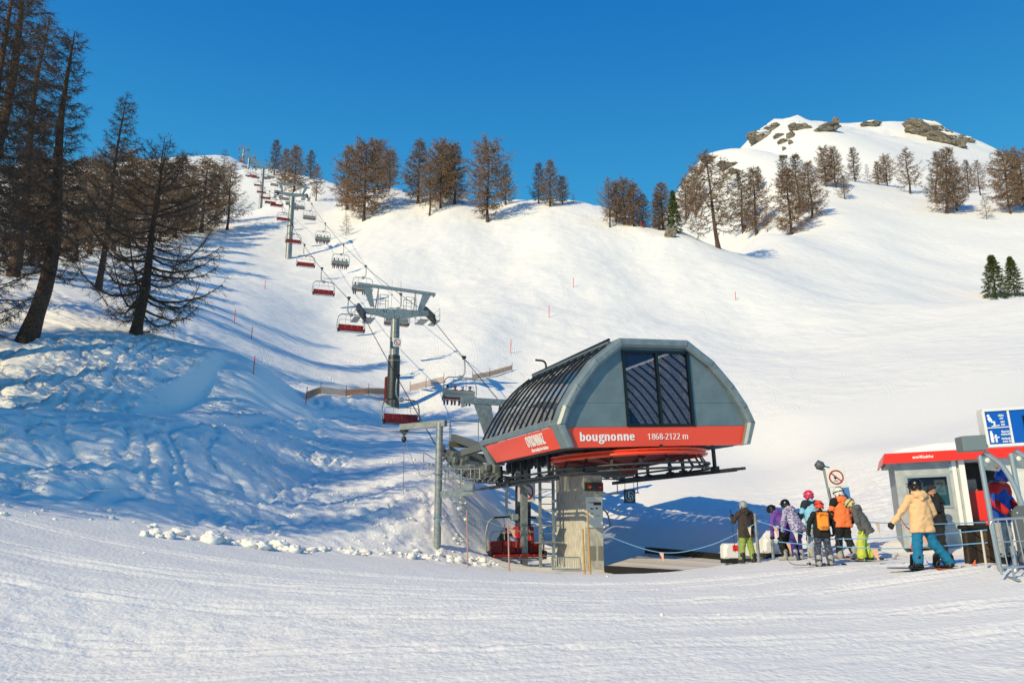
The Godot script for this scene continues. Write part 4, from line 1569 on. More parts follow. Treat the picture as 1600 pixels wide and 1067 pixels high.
func pylon(w: float, pole_h: float, label: String, detail: bool, radius: float) -> void:
	var base := L(0, 0, w)
	var d := -base.z
	base.y = ground(base.x, d) - 0.4
	var top := rope_h(w)
	var hgt := top - base.y
	var o := thing("pylon", label, "lift pylon", base, YAW, "pylons of the chairlift")
	var steel := galvanised()
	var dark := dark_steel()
	var slope := atan2(rope_h(w + 6.0) - rope_h(w - 6.0), 12.0)
	var b := MB.new()
	b.lathe([Vector2(radius * 1.35, 0), Vector2(radius * 1.05, hgt - 0.6), Vector2(0.01, hgt - 0.6)], 18)
	b.lathe([Vector2(radius * 1.5, hgt * 0.5), Vector2(radius * 1.5, hgt * 0.5 + 0.12), Vector2(0.02, hgt * 0.5 + 0.12)], 18)
	put(b, "pole", steel, o)
	var arm := Transform3D(Basis(Vector3.RIGHT, slope), Vector3(0, hgt, 0))
	b = MB.new()
	b.xf = Transform3D(Basis(Vector3(0, 0, 1), 0.05), Vector3(0, hgt, 0))
	for z in [[-0.15, 0.15]]:
		b.extrude(PackedVector2Array([Vector2(-0.5, -0.55), Vector2(0.5, -0.55), Vector2(2.0, -0.2), Vector2(3.0, -0.15), Vector2(3.0, 0.3), Vector2(-3.0, 0.3), Vector2(-3.0, -0.15), Vector2(-2.0, -0.2)]), z[0], z[1])
	put(b, "cross_arm", steel, o)
	b = MB.new()
	b.xf = Transform3D(Basis(Vector3(0, 0, 1), -0.035), Vector3(0, hgt, 0))
	b.box(Vector3(0, 2.15, 0), Vector3(6.9, 0.26, 0.24))
	for side in [-1.0, 1.0]:
		var q := PackedVector2Array([Vector2(1.9, 0.3), Vector2(2.25, 0.3), Vector2(3.05, 2.02), Vector2(2.3, 2.02)])
		if side < 0:
			for k in 4:
				q[k].x = -q[k].x
			q.reverse()
		b.extrude(q, -0.08, 0.08)
		b.rod(Vector3(side * 1.7, 0.3, 0.5), Vector3(side * 1.65, 2.05, 0.0), 0.05, 5)
		b.rod(Vector3(side * 1.7, 0.3, -0.5), Vector3(side * 1.65, 2.05, 0.0), 0.05, 5)
		b.box(Vector3(side * 3.3, 1.95, 0), Vector3(0.08, 0.2, 0.1))
	put(b, "lifting_frame", steel, o)
	for side in [-1.0, 1.0]:
		var dy: float = 0.05 * side * GAUGE
		b = MB.new()
		b.xf = arm
		b.box(Vector3(side * GAUGE, 0.2 + dy, 0), Vector3(0.2, 0.3, 3.6))
		b.box(Vector3(side * GAUGE, -0.02 + dy, -1.3), Vector3(0.26, 0.2, 1.6))
		b.box(Vector3(side * GAUGE, -0.02 + dy, 1.3), Vector3(0.26, 0.2, 1.6))
		put(b, "wheel_beam", dark, o)
		for k in 8:
			b = MB.new()
			b.xf = arm * Transform3D(Basis(Vector3(0, 0, 1), PI / 2), Vector3(side * GAUGE, -0.22 + dy, -2.1 + k * 0.6))
			b.lathe([Vector2(0.03, -0.07), Vector2(0.2, -0.07), Vector2(0.23, -0.02), Vector2(0.2, 0.0), Vector2(0.23, 0.02), Vector2(0.2, 0.07), Vector2(0.03, 0.07)], 10)
			put(b, "sheave", dark, o)
		b = MB.new()
		b.xf = Transform3D(Basis(), Vector3(0, hgt, 0))
		b.box(Vector3(side * 2.35, -0.75 + dy, 0), Vector3(0.75, 0.06, 2.0))
		b.box(Vector3(side * 3.45, -0.75 + dy, 0), Vector3(0.55, 0.06, 2.0))
		for u in [2.0, 3.7]:
			for z in [-1.0, 1.0]:
				b.rod(Vector3(side * u, -0.75 + dy, z), Vector3(side * u, 0.35 + dy, z), 0.025, 4)
			for y in [-0.2, 0.35]:
				b.rod(Vector3(side * u, y + dy, -1.0), Vector3(side * u, y + dy, 1.0), 0.022, 4)
		for u in [0.8, 1.5]:
			for z in [-0.5, 0.5]:
				b.rod(Vector3(side * u, 0.3, z), Vector3(side * u, 1.4, z), 0.025, 4)
			b.rod(Vector3(side * u, 1.4, -0.5), Vector3(side * u, 1.4, 0.5), 0.022, 4)
		for y in [0.85, 1.4]:
			for z in [-0.5, 0.5]:
				b.rod(Vector3(side * 0.8, y, z), Vector3(side * 1.5, y, z), 0.022, 4)
		put(b, "service_cage", steel, o)
	b = MB.new()
	for u in [-0.2, 0.2]:
		b.rod(Vector3(u, 1.0, radius * 1.4 + 0.12), Vector3(u, hgt - 0.3, radius * 1.15 + 0.1), 0.02, 4)
	for k in int(hgt / 0.4) - 3:
		b.rod(Vector3(-0.2, 1.2 + k * 0.4, radius * 1.35 + 0.11), Vector3(0.2, 1.2 + k * 0.4, radius * 1.35 + 0.11), 0.014, 4)
	put(b, "ladder", dark, o)
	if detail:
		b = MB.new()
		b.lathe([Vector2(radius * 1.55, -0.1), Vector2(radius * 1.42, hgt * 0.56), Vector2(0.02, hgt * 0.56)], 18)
		put(b, "lower_pole", dark, o)  # darker lower section of the pole
		no_entry(o, Transform3D(Basis(), Vector3(0.05, hgt * 0.68, radius * 1.4 + 0.2)), 0.32)
		b = MB.new()
		b.cbox(Vector3(0, 1.75, -0.55), Vector3(radius * 3.5, 2.7, radius * 1.0), 0.1)
		put(b, "crash_pad", M("dark_red_canvas", Color(0.36, 0.06, 0.07), 0.8), o)
		b = MB.new()
		for u in [-0.4, 0.4]:
			b.rod(Vector3(u, hgt + 0.3, 0), Vector3(u, hgt + 2.9, 0), 0.015, 4)
		put(b, "lightning_rods", steel, o)


func build_ropeway() -> void:
	# one endless rope: both strands and the turn round the wheel
	var o := thing("haul_rope", "thin steel rope carrying the chairs over the pylons up the slope", "rope", L(0, 0, 0))
	var dark := M("steel_rope", Color(0.16, 0.17, 0.19), 0.5, 0.4)
	var b := MB.new()
	b.xf = Transform3D(Basis(), -o.position)
	var pts := PackedVector3Array()
	var w := 488.0
	while w > 2.6:
		pts.append(L(-GAUGE, rope_h(w, -GAUGE), w))
		w -= maxf(1.0, w * 0.03)
	for i in 17:
		var a := PI * i / 16.0
		pts.append(L(-GAUGE * cos(a), 3.95 - 0.15 * cos(a), 2.6 - GAUGE * sin(a)))
	w = 3.0
	while w < 488.0:
		pts.append(L(GAUGE, rope_h(w, GAUGE), w))
		w += maxf(1.0, w * 0.03)
	b.tube(pts, 0.03, 5)
	put(b, "strand", dark, o)
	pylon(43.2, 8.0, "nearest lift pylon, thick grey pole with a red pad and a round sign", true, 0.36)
	pylon(145.0, 14.0, "second lift pylon up the line, pale grey pole on open snow", false, 0.5)
	pylon(260.0, 14.0, "third lift pylon, slim and pale, beside the left wood", false, 0.5)
	pylon(393.0, 10.0, "fourth lift pylon, small, just below the crest", false, 0.5)
	pylon(488.0, 8.0, "last lift pylon, tiny lattice of frames on the skyline", false, 0.6)


var chair0: Node3D


# a four-seat chair; its origin is the grip on the rope, it faces +z
func make_chair() -> void:
	var o := Node3D.new()
	var steel := galvanised()
	var dark := M("chair_black", Color(0.07, 0.075, 0.08), 0.5)
	var red := textured("seat_red", Color(0.46, 0.055, 0.045), Color(0.56, 0.08, 0.06), 0.5, 0.02, Vector3(1, 1, 1), 2.0, 0.0, false)
	var grey := M("backrest_grey", Color(0.5, 0.52, 0.52), 0.45, 0.1)
	var x0 := 0.3
	var b := MB.new()
	b.box(Vector3(0, 0, 0), Vector3(0.14, 0.16, 0.55))
	b.box(Vector3(0, 0.12, 0.1), Vector3(0.3, 0.1, 0.2))
	put(b, "grip", dark, o)
	b = MB.new()
	b.tube(bent([Vector3(0, 0, 0), Vector3(-0.06, -0.45, 0), Vector3(-0.05, -1.3, -0.05), Vector3(x0, -1.5, 0)], 0.35, 5), 0.055, 8)
	put(b, "hanger", steel, o)
	b = MB.new()
	b.cbox(Vector3(x0, -1.52, 0), Vector3(0.3, 0.28, 0.26), 0.03)
	put(b, "hanger_block", steel, o)
	b = MB.new()
	for s in [-1.0, 1.0]:
		b.tube(bent([Vector3(x0 + s * 0.1, -1.5, 0), Vector3(x0 + s * 1.12, -1.54, 0), Vector3(x0 + s * 1.3, -2.2, 0.0), Vector3(x0 + s * 1.3, -2.98, 0.06), Vector3(x0 + s * 1.22, -3.22, 0.2), Vector3(x0 + s * 1.0, -3.2, 0.55)], 0.35, 4), 0.042, 7)
	b.rod(Vector3(x0 - 1.25, -3.2, 0.05), Vector3(x0 + 1.25, -3.2, 0.05), 0.035, 6)
	b.rod(Vector3(x0 - 1.1, -3.2, 0.5), Vector3(x0 + 1.1, -3.2, 0.5), 0.03, 6)
	put(b, "bail_frame", steel, o)
	b = MB.new()
	for s in [-1.0, 1.0]:
		b.bar(Vector3(x0 + s * 0.25, -1.5, 0.02), Vector3(x0 + s * 0.95, -1.54, 0.02), 0.07, 0.07)
	put(b, "cover_strip", dark, o)
	for i in 4:
		b = MB.new()
		b.cbox(Vector3(x0 - 0.87 + i * 0.58, -3.08, 0.36), Vector3(0.565, 0.12, 0.52), 0.035)
		put(b, "seat_pad", red, o)
		b = MB.new()
		b.cbox(Vector3(x0 - 0.87 + i * 0.58, -2.75, 0.1), Vector3(0.565, 0.52, 0.09), 0.03, Basis(Vector3.RIGHT, -0.16))
		put(b, "back_pad", red, o)
	for y in [-2.62, -2.9]:
		b = MB.new()
		b.cbox(Vector3(x0, y, 0.005 + (-2.64 - y) * 0.16), Vector3(2.36, 0.265, 0.05), 0.015, Basis(Vector3.RIGHT, -0.16))
		put(b, "back_slat", grey, o)
	b = MB.new()
	for s in [-1.0, 1.0]:
		b.cbox(Vector3(x0 + s * 1.2, -3.05, 0.3), Vector3(0.1, 0.34, 0.5), 0.04)
	put(b, "arm_rest", dark, o)
	# safety bar, folded up
	b = MB.new()
	b.tube(bent([Vector3(x0 - 1.16, -2.75, 0.1), Vector3(x0 - 1.16, -2.1, 0.3), Vector3(x0 + 1.16, -2.1, 0.3), Vector3(x0 + 1.16, -2.75, 0.1)], 0.2, 3), 0.02, 5)
	for s in [-1.0, 1.0]:
		b.tube(bent([Vector3(x0 + s * 0.5, -1.5, 0.02), Vector3(x0 + s * 0.5, -1.85, 0.15), Vector3(x0 + s * 0.58, -2.1, 0.3), Vector3(x0 + s * 0.58, -2.45, 0.36)], 0.1, 3), 0.018, 5)
	put(b, "safety_bar", steel, o)
	chair0 = o


func build_chairs() -> void:
	make_chair()
	var down := [7.6, 28.8, 49.8, 69.6, 89.3, 109.0, 130.5, 150.5, 170.5, 191.0, 211.0, 231.0, 252.0, 272.0, 292.0, 313.0, 333.0, 353.0, 374.0, 395.0, 415.0, 436.0, 456.0]
	var up := [11.8, 32.8, 54.3, 74.1, 92.6, 113.6, 135.1, 156.5, 177.0, 197.0, 218.0, 238.0, 258.0, 279.0, 299.0, 320.0, 340.0, 361.0, 381.0, 401.0, 422.0, 442.0, 463.0]
	var order := ["first", "second", "third", "fourth", "fifth", "sixth", "seventh", "eighth", "ninth", "tenth", "eleventh", "twelfth", "thirteenth", "fourteenth", "fifteenth", "sixteenth", "seventeenth", "eighteenth", "nineteenth", "twentieth", "twenty-first"]
	for i in down.size():
		var label := "empty red-seated chair just behind the station's pillar, low over the snow"
		if i == 1:
			label = "empty red-seated chair descending between the station and the nearest pylon"
		elif i > 1:
			label = "empty chair coming down towards the camera, %s above the nearest pylon" % order[i - 2]
		place_chair(-GAUGE, down[i], YAW, label)
	for i in up.size():
		var label := "chair in the loading area, mostly hidden behind the concrete pillar"
		if i == 1:
			label = "grey-backed chair carrying four people up from the station"
		elif i > 1:
			label = "grey-backed chair going uphill, %s above the nearest pylon" % order[i - 2]
		place_chair(GAUGE, up[i], YAW + PI, label)


func place_chair(u: float, w: float, turn: float, label: String) -> void:
	var c: Node3D = chair0.duplicate()
	c.name = numbered("lift_chair")
	add_child(c)
	c.position = L(u, rope_h(w, u) + 0.05, w)
	c.rotation.y = turn
	tag(c, label, "lift chair", "chairs on the lift")


# ---------------------------------------------------------------- things round the station
func build_mast() -> void:
	var p := foot(683, 857, 30.0)
	var d := -p.z
	var top := at(677, 661, d).y - p.y
	var o := thing("crane_mast", "grey tubular mast with a hoist arm, left of the station", "mast", p)
	var steel := galvanised()
	var b := MB.new()
	b.lathe([Vector2(0.14, -0.6), Vector2(0.14, top * 0.58), Vector2(0.2, top * 0.58), Vector2(0.2, top * 0.58 + 0.05), Vector2(0.14, top * 0.58 + 0.05), Vector2(0.135, top), Vector2(0.01, top)], 14)
	put(b, "mast_tube", steel, o)
	b = MB.new()
	b.bar(Vector3(0.25, top - 0.02, 0.1), Vector3(-1.65, top - 0.06, -0.9), 0.2, 0.24)
	var arm := put(b, "hoist_arm", steel, o)
	b = MB.new()
	b.extrude(PackedVector2Array([Vector2(-0.2, 0), Vector2(0, -0.26), Vector2(0.2, 0)]), -0.03, 0.03, Transform3D(Basis(), Vector3(-1.5, top - 0.18, -0.82)))
	b.ball(Vector3(-1.5, top - 0.55, -0.82), Vector3(0.11, 0.13, 0.11), 10)
	put(b, "pulley", dark_steel(), arm)
	b = MB.new()
	b.rod(Vector3(-1.5, top - 0.6, -0.82), Vector3(-1.46, top - 2.75, -0.82), 0.012, 4)
	b.tube(bent([Vector3(-1.45, top - 0.6, -0.82), Vector3(-0.9, top - 1.9, -0.5), Vector3(-0.5, top - 2.1, -0.2), Vector3(-0.12, top - 1.9, 0.0)], 1.0, 6), 0.013, 4)
	put(b, "hoist_cable", M("grey_cable", Color(0.45, 0.47, 0.5), 0.6), arm)
	b = MB.new()
	b.bar(Vector3(0.1, top * 0.42, 0.1), Vector3(1.35, top * 0.44, 0.1), 0.2, 0.26)
	b.cbox(Vector3(1.15, top * 0.48, 0.1), Vector3(0.5, 0.4, 0.3), 0.06)
	put(b, "bracket", steel, o)
	b = MB.new()
	for y in [0.545, 0.625]:
		b.bar(Vector3(0.1, top * y, 0.1), Vector3(1.65, top * (y + 0.004), -0.2), 0.06, 0.06)
	for x in [0.25, 0.55, 0.9, 1.25, 1.6]:
		b.rod(Vector3(x, top * 0.46 if x < 1.0 else top * 0.545, 0.05), Vector3(x, top * 0.63, 0.0), 0.025, 5)
	put(b, "railing", steel, o)
	b = MB.new()
	b.tube(arc(Vector3(0, 1.1, 0), Vector3(0.16, 0, 0), Vector3(0, 0.1, 0.16), 0, 350, 12), 0.02, 4)
	b.rod(Vector3(0.1, 1.1, 0.14), Vector3(0.14, 0.8, 0.14), 0.015, 4)
	put(b, "tied_rope", M("pale_blue_rope", Color(0.45, 0.68, 0.85), 0.8), o)


func build_deck() -> void:
	var a := at(948, 884, 33.0)
	var b_ := at(1108, 894, 26.5)
	var c := at(1168, 878, 30.5)
	var e := at(1012, 864, 37.0)
	var o := thing("loading_deck", "low loading deck of pale boards with black edges, right of the concrete pillar", "loading deck", (a + c) * 0.5)
	var base := o.position
	var n := 7
	var tones := [Color(0.82, 0.79, 0.775), Color(0.86, 0.83, 0.815), Color(0.78, 0.755, 0.745)]
	for i in n:
		var t0 := (i + 0.03) / n
		var t1 := (i + 0.97) / n
		var b := MB.new()
		var p := [a.lerp(e, t0) - base, b_.lerp(c, t0) - base, b_.lerp(c, t1) - base, a.lerp(e, t1) - base]
		var dn := Vector3(0, -0.08, 0)
		b.quad(p[0], p[1], p[2], p[3])
		for k in 4:
			b.quad(p[k] + dn, p[(k + 1) % 4] + dn, p[(k + 1) % 4], p[k])
		put(b, "board", textured("deck_board_%d" % (i % 3), tones[i % 3] * 0.92, tones[i % 3], 0.85, 0.03, Vector3(0.5, 2, 2), 0.0, 0.0, true), o)
	var black := M("matte_black", Color(0.06, 0.062, 0.066), 0.6)
	var b := MB.new()
	b.bar(a - base + Vector3(0, -0.14, 0.12), b_ - base + Vector3(0, -0.14, 0.12), 0.24, 0.3)
	put(b, "edge_strip", black, o)  # black strip along the deck's near edge
	b = MB.new()
	b.bar(e - base + Vector3(0, 0.1, -0.12), c - base + Vector3(0, 0.06, -0.12), 0.2, 0.3)
	put(b, "edge_strip", black, o)
	# snow-free footing: a timber sleeper and trodden earth below the pillar
	var q := foot(985, 893, 24.0)
	var s := thing("timber_sleeper", "weathered timber sleeper lying before the concrete pillar, half in the snow", "sleeper", q, -0.12)
	b = MB.new()
	b.cbox(Vector3(0, 0.05, 0), Vector3(2.6, 0.24, 0.3), 0.03)
	put(b, "beam", textured("old_wood", Color(0.34, 0.28, 0.21), Color(0.55, 0.48, 0.38), 0.9, 0.04, Vector3(0.5, 3, 3), 3.0, 0.0, false), s)
	# steel grille that leans against the pillar
	var g := foot(886, 893, 24.0)
	g.z = minf(g.z, -31.0)
	g.y = at(886, 890, -g.z).y
	var rack := thing("steel_grille", "pale slatted steel grille leaning at the foot of the concrete pillar", "grille", g, 0.12)
	var pale := M("pale_steel", Color(0.7, 0.7, 0.68), 0.5, 0.2)
	b = MB.new()
	b.xf = Transform3D(Basis(Vector3.RIGHT, -0.5), Vector3.ZERO)
	b.tube(bent([Vector3(-0.55, 0, 0), Vector3(-0.55, 0.5, 0), Vector3(0.55, 0.5, 0), Vector3(0.55, 0, 0)], 0.06), 0.025, 6)
	b.rod(Vector3(-0.55, 0.02, 0), Vector3(0.55, 0.02, 0), 0.025, 6)
	put(b, "frame", galvanised(), rack)
	for i in 12:
		b = MB.new()
		b.xf = Transform3D(Basis(Vector3.RIGHT, -0.5), Vector3.ZERO)
		b.bar(Vector3(-0.48 + i * 0.086, 0.03, 0), Vector3(-0.44 + i * 0.086, 0.48, 0), 0.035, 0.02)
		put(b, "slat", pale, rack)


func build_kiosk() -> void:
	var corner := at(1412, 839, 23.0)
	var turn := -0.36
	var o := thing("lift_kiosk", "white operator kiosk with a red fascia and a thick cap of snow", "kiosk", corner, turn)
	var tilt := Transform3D(Basis(Vector3(0, 0, 1), 0.028), Vector3.ZERO)
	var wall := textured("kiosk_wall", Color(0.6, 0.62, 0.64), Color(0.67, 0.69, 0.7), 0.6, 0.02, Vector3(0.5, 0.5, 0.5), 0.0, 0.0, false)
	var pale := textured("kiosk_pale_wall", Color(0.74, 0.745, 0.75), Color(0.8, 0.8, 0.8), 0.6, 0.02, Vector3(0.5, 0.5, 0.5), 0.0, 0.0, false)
	var white := M("white_frame", Color(0.86, 0.86, 0.86), 0.45)
	var alu := M("aluminium", Color(0.6, 0.63, 0.66), 0.4, 0.4)
	var dark := M("kiosk_inside", Color(0.2, 0.21, 0.23), 0.8)
	var red := M("kiosk_red", Color(0.87, 0.15, 0.09), 0.35)
	var glass := M("kiosk_glass", Color(0.15, 0.2, 0.22, 0.35), 0.03)
	glass.transparency = BaseMaterial3D.TRANSPARENCY_ALPHA
	glass.metallic_specular = 0.8
	var w := 5.6
	var h := 1.95
	var dp := 2.4
	# shell: front wall round two windows and a door, and the other walls
	var openings := [[0.22, 1.32, 0.72, 1.62], [1.72, 2.5, 0.0, 1.9], [3.1, 3.75, 0.6, 1.62]]
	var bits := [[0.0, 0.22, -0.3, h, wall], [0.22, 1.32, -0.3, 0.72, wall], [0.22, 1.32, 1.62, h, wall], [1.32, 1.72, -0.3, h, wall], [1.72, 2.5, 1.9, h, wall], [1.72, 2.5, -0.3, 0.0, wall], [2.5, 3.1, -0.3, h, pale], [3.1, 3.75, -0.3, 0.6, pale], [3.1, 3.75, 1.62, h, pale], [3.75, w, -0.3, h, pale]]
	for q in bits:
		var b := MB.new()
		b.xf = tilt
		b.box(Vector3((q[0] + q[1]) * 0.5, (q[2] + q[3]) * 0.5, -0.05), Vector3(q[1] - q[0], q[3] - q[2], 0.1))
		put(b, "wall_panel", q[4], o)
	var b := MB.new()
	b.xf = tilt
	b.box(Vector3(0.05, h * 0.5 - 0.15, -dp * 0.5 - 0.05), Vector3(0.1, h + 0.3, dp - 0.1))
	b.box(Vector3(w - 0.05, h * 0.5 - 0.15, -dp * 0.5 - 0.05), Vector3(0.1, h + 0.3, dp - 0.1))
	b.box(Vector3(w * 0.5, h * 0.5 - 0.15, -dp + 0.05), Vector3(w - 0.2, h + 0.3, 0.1))
	put(b, "side_walls", wall, o)
	b = MB.new()
	b.xf = tilt
	b.box(Vector3(w * 0.5, -0.08, -dp * 0.5 - 0.05), Vector3(w - 0.2, 0.1, dp - 0.2))
	b.box(Vector3(1.55, 0.95, -1.3), Vector3(0.06, 1.9, 1.6))
	put(b, "floor", dark, o)
	# windows
	for k in [0, 2]:
		var q: Array = openings[k]
		b = MB.new()
		b.xf = tilt
		var m: Material = alu if k == 0 else white
		var e := 0.07
		b.box(Vector3(q[0] + e * 0.5, (q[2] + q[3]) * 0.5, -0.04), Vector3(e, q[3] - q[2], 0.14))
		b.box(Vector3(q[1] - e * 0.5, (q[2] + q[3]) * 0.5, -0.04), Vector3(e, q[3] - q[2], 0.14))
		b.box(Vector3((q[0] + q[1]) * 0.5, q[2] + e * 0.5, -0.04), Vector3(q[1] - q[0] - 2 * e, e, 0.13))
		b.box(Vector3((q[0] + q[1]) * 0.5, q[3] - e * 0.5, -0.04), Vector3(q[1] - q[0] - 2 * e, e, 0.13))
		var f := put(b, "window", m, o)
		b = MB.new()
		b.xf = tilt
		b.box(Vector3((q[0] + q[1]) * 0.5, (q[2] + q[3]) * 0.5, -0.05), Vector3(q[1] - q[0] - 2 * e, q[3] - q[2] - 2 * e, 0.01))
		put(b, "pane", glass, f)
	# a round number plate hung inside the left window
	b = MB.new()
	b.xf = tilt
	b.cbox(Vector3(1.08, 1.28, -0.12), Vector3(0.26, 0.42, 0.02), 0.006)
	var plate := put(b, "window_notice", M("smoke_grey_plate", Color(0.55, 0.58, 0.58), 0.6), o)
	writing("2", 0.36, 0.01, M("ink_grey", Color(0.35, 0.35, 0.37), 0.7), plate, tilt * Transform3D(Basis(), Vector3(1.08, 1.28, -0.104)))
	# door frame, the open door and the red desk inside
	b = MB.new()
	b.xf = tilt
	b.box(Vector3(1.64, 0.93, 0.05), Vector3(0.14, 2.2, 0.12))
	b.box(Vector3(1.46, 1.0, 0.03), Vector3(0.1, 1.95, 0.05))
	put(b, "door_frame", white, o)
	b = MB.new()
	b.xf = tilt
	b.box(Vector3(2.1, 0.62, -0.72), Vector3(0.62, 1.1, 0.05))
	put(b, "red_panel", red, o)
	b = MB.new()
	b.xf = tilt
	b.box(Vector3(2.44, 0.62, -0.62), Vector3(0.05, 1.14, 0.2))
	b.box(Vector3(1.92, 1.28, -0.9), Vector3(0.3, 0.42, 0.02))
	put(b, "paper_notice", M("paper", Color(0.72, 0.72, 0.7), 0.8), o)
	b = MB.new()
	b.xf = tilt
	b.box(Vector3(1.9, 0.12, -0.4), Vector3(0.3, 0.5, 0.4))
	put(b, "chair_back", M("chair_black", Color(0.07, 0.075, 0.08), 0.5), o)
	b = MB.new()
	b.xf = tilt
	b.cbox(Vector3(1.42, 1.78, 0.015), Vector3(0.16, 0.2, 0.02), 0.004)
	var tag_plate := put(b, "small_plate", M("pale_blue_plate", Color(0.6, 0.75, 0.8), 0.5), o)
	b = MB.new()
	b.xf = tilt
	b.box(Vector3(1.42, 1.8, 0.03), Vector3(0.03, 0.1, 0.008))
	b.box(Vector3(1.42, 1.8, 0.034), Vector3(0.09, 0.03, 0.008))
	put(b, "cross_mark", white, tag_plate)
	# fascia, roof and the snow on it
	b = MB.new()
	b.xf = tilt
	b.extrude(PackedVector2Array([Vector2(-0.3, h), Vector2(w + 0.4, h), Vector2(w + 0.4, h + 0.27), Vector2(-0.22, h + 0.27)]), 0.24, 0.3)
	b.extrude(PackedVector2Array([Vector2(-0.3, h), Vector2(-0.26, h), Vector2(-0.18, h + 0.27), Vector2(-0.22, h + 0.27)]), -dp - 0.2, 0.24)
	var fascia := put(b, "fascia", red, o)
	writing("wolfliabho", 0.1, 0.012, M("white_lettering", Color(0.92, 0.92, 0.92), 0.5), fascia, tilt * Transform3D(Basis(Vector3(1, 0, 0), Vector3(0.22, 1, 0), Vector3(0, 0, 1)), Vector3(0.72, h + 0.13, 0.306)))
	b = MB.new()
	b.xf = tilt
	b.box(Vector3(w * 0.5 + 0.02, h + 0.05, -dp * 0.5 + 0.02), Vector3(w + 0.4, 0.1, dp + 0.4))
	put(b, "roof", wall, o)
	b = MB.new()
	b.xf = tilt
	var n := 26
	var rows := 12
	var noise := make_noise(0.9, 3, 61)
	for i in n:
		for j in rows:
			var x := lerpf(-0.2, w + 0.36, i / (n - 1.0))
			var z := lerpf(0.27, -dp - 0.2, j / (rows - 1.0))
			var edge := minf(minf((x + 0.2) / 1.6, (w + 0.36 - x) / 1.5), minf((0.27 - z) / 0.55, (z + dp + 0.2) / 0.5))
			var hh := h + 0.24 + 0.3 * sqrt(clampf(edge, 0.0, 1.0)) + 0.06 * noise.get_noise_2d(x, z) * clampf(edge * 3.0, 0, 1)
			b.v.append(tilt * Vector3(x, hh if edge > 0.001 else h + 0.1, z))
	for i in n - 1:
		for j in rows - 1:
			var a := i * rows + j
			b.ix.append_array(PackedInt32Array([a, a + 1, a + rows + 1, a, a + rows + 1, a + rows]))
	b.smooth_normals()
	put(b, "snow_cap", M("roof_snow", Color(0.915, 0.905, 0.9), 0.75), o)


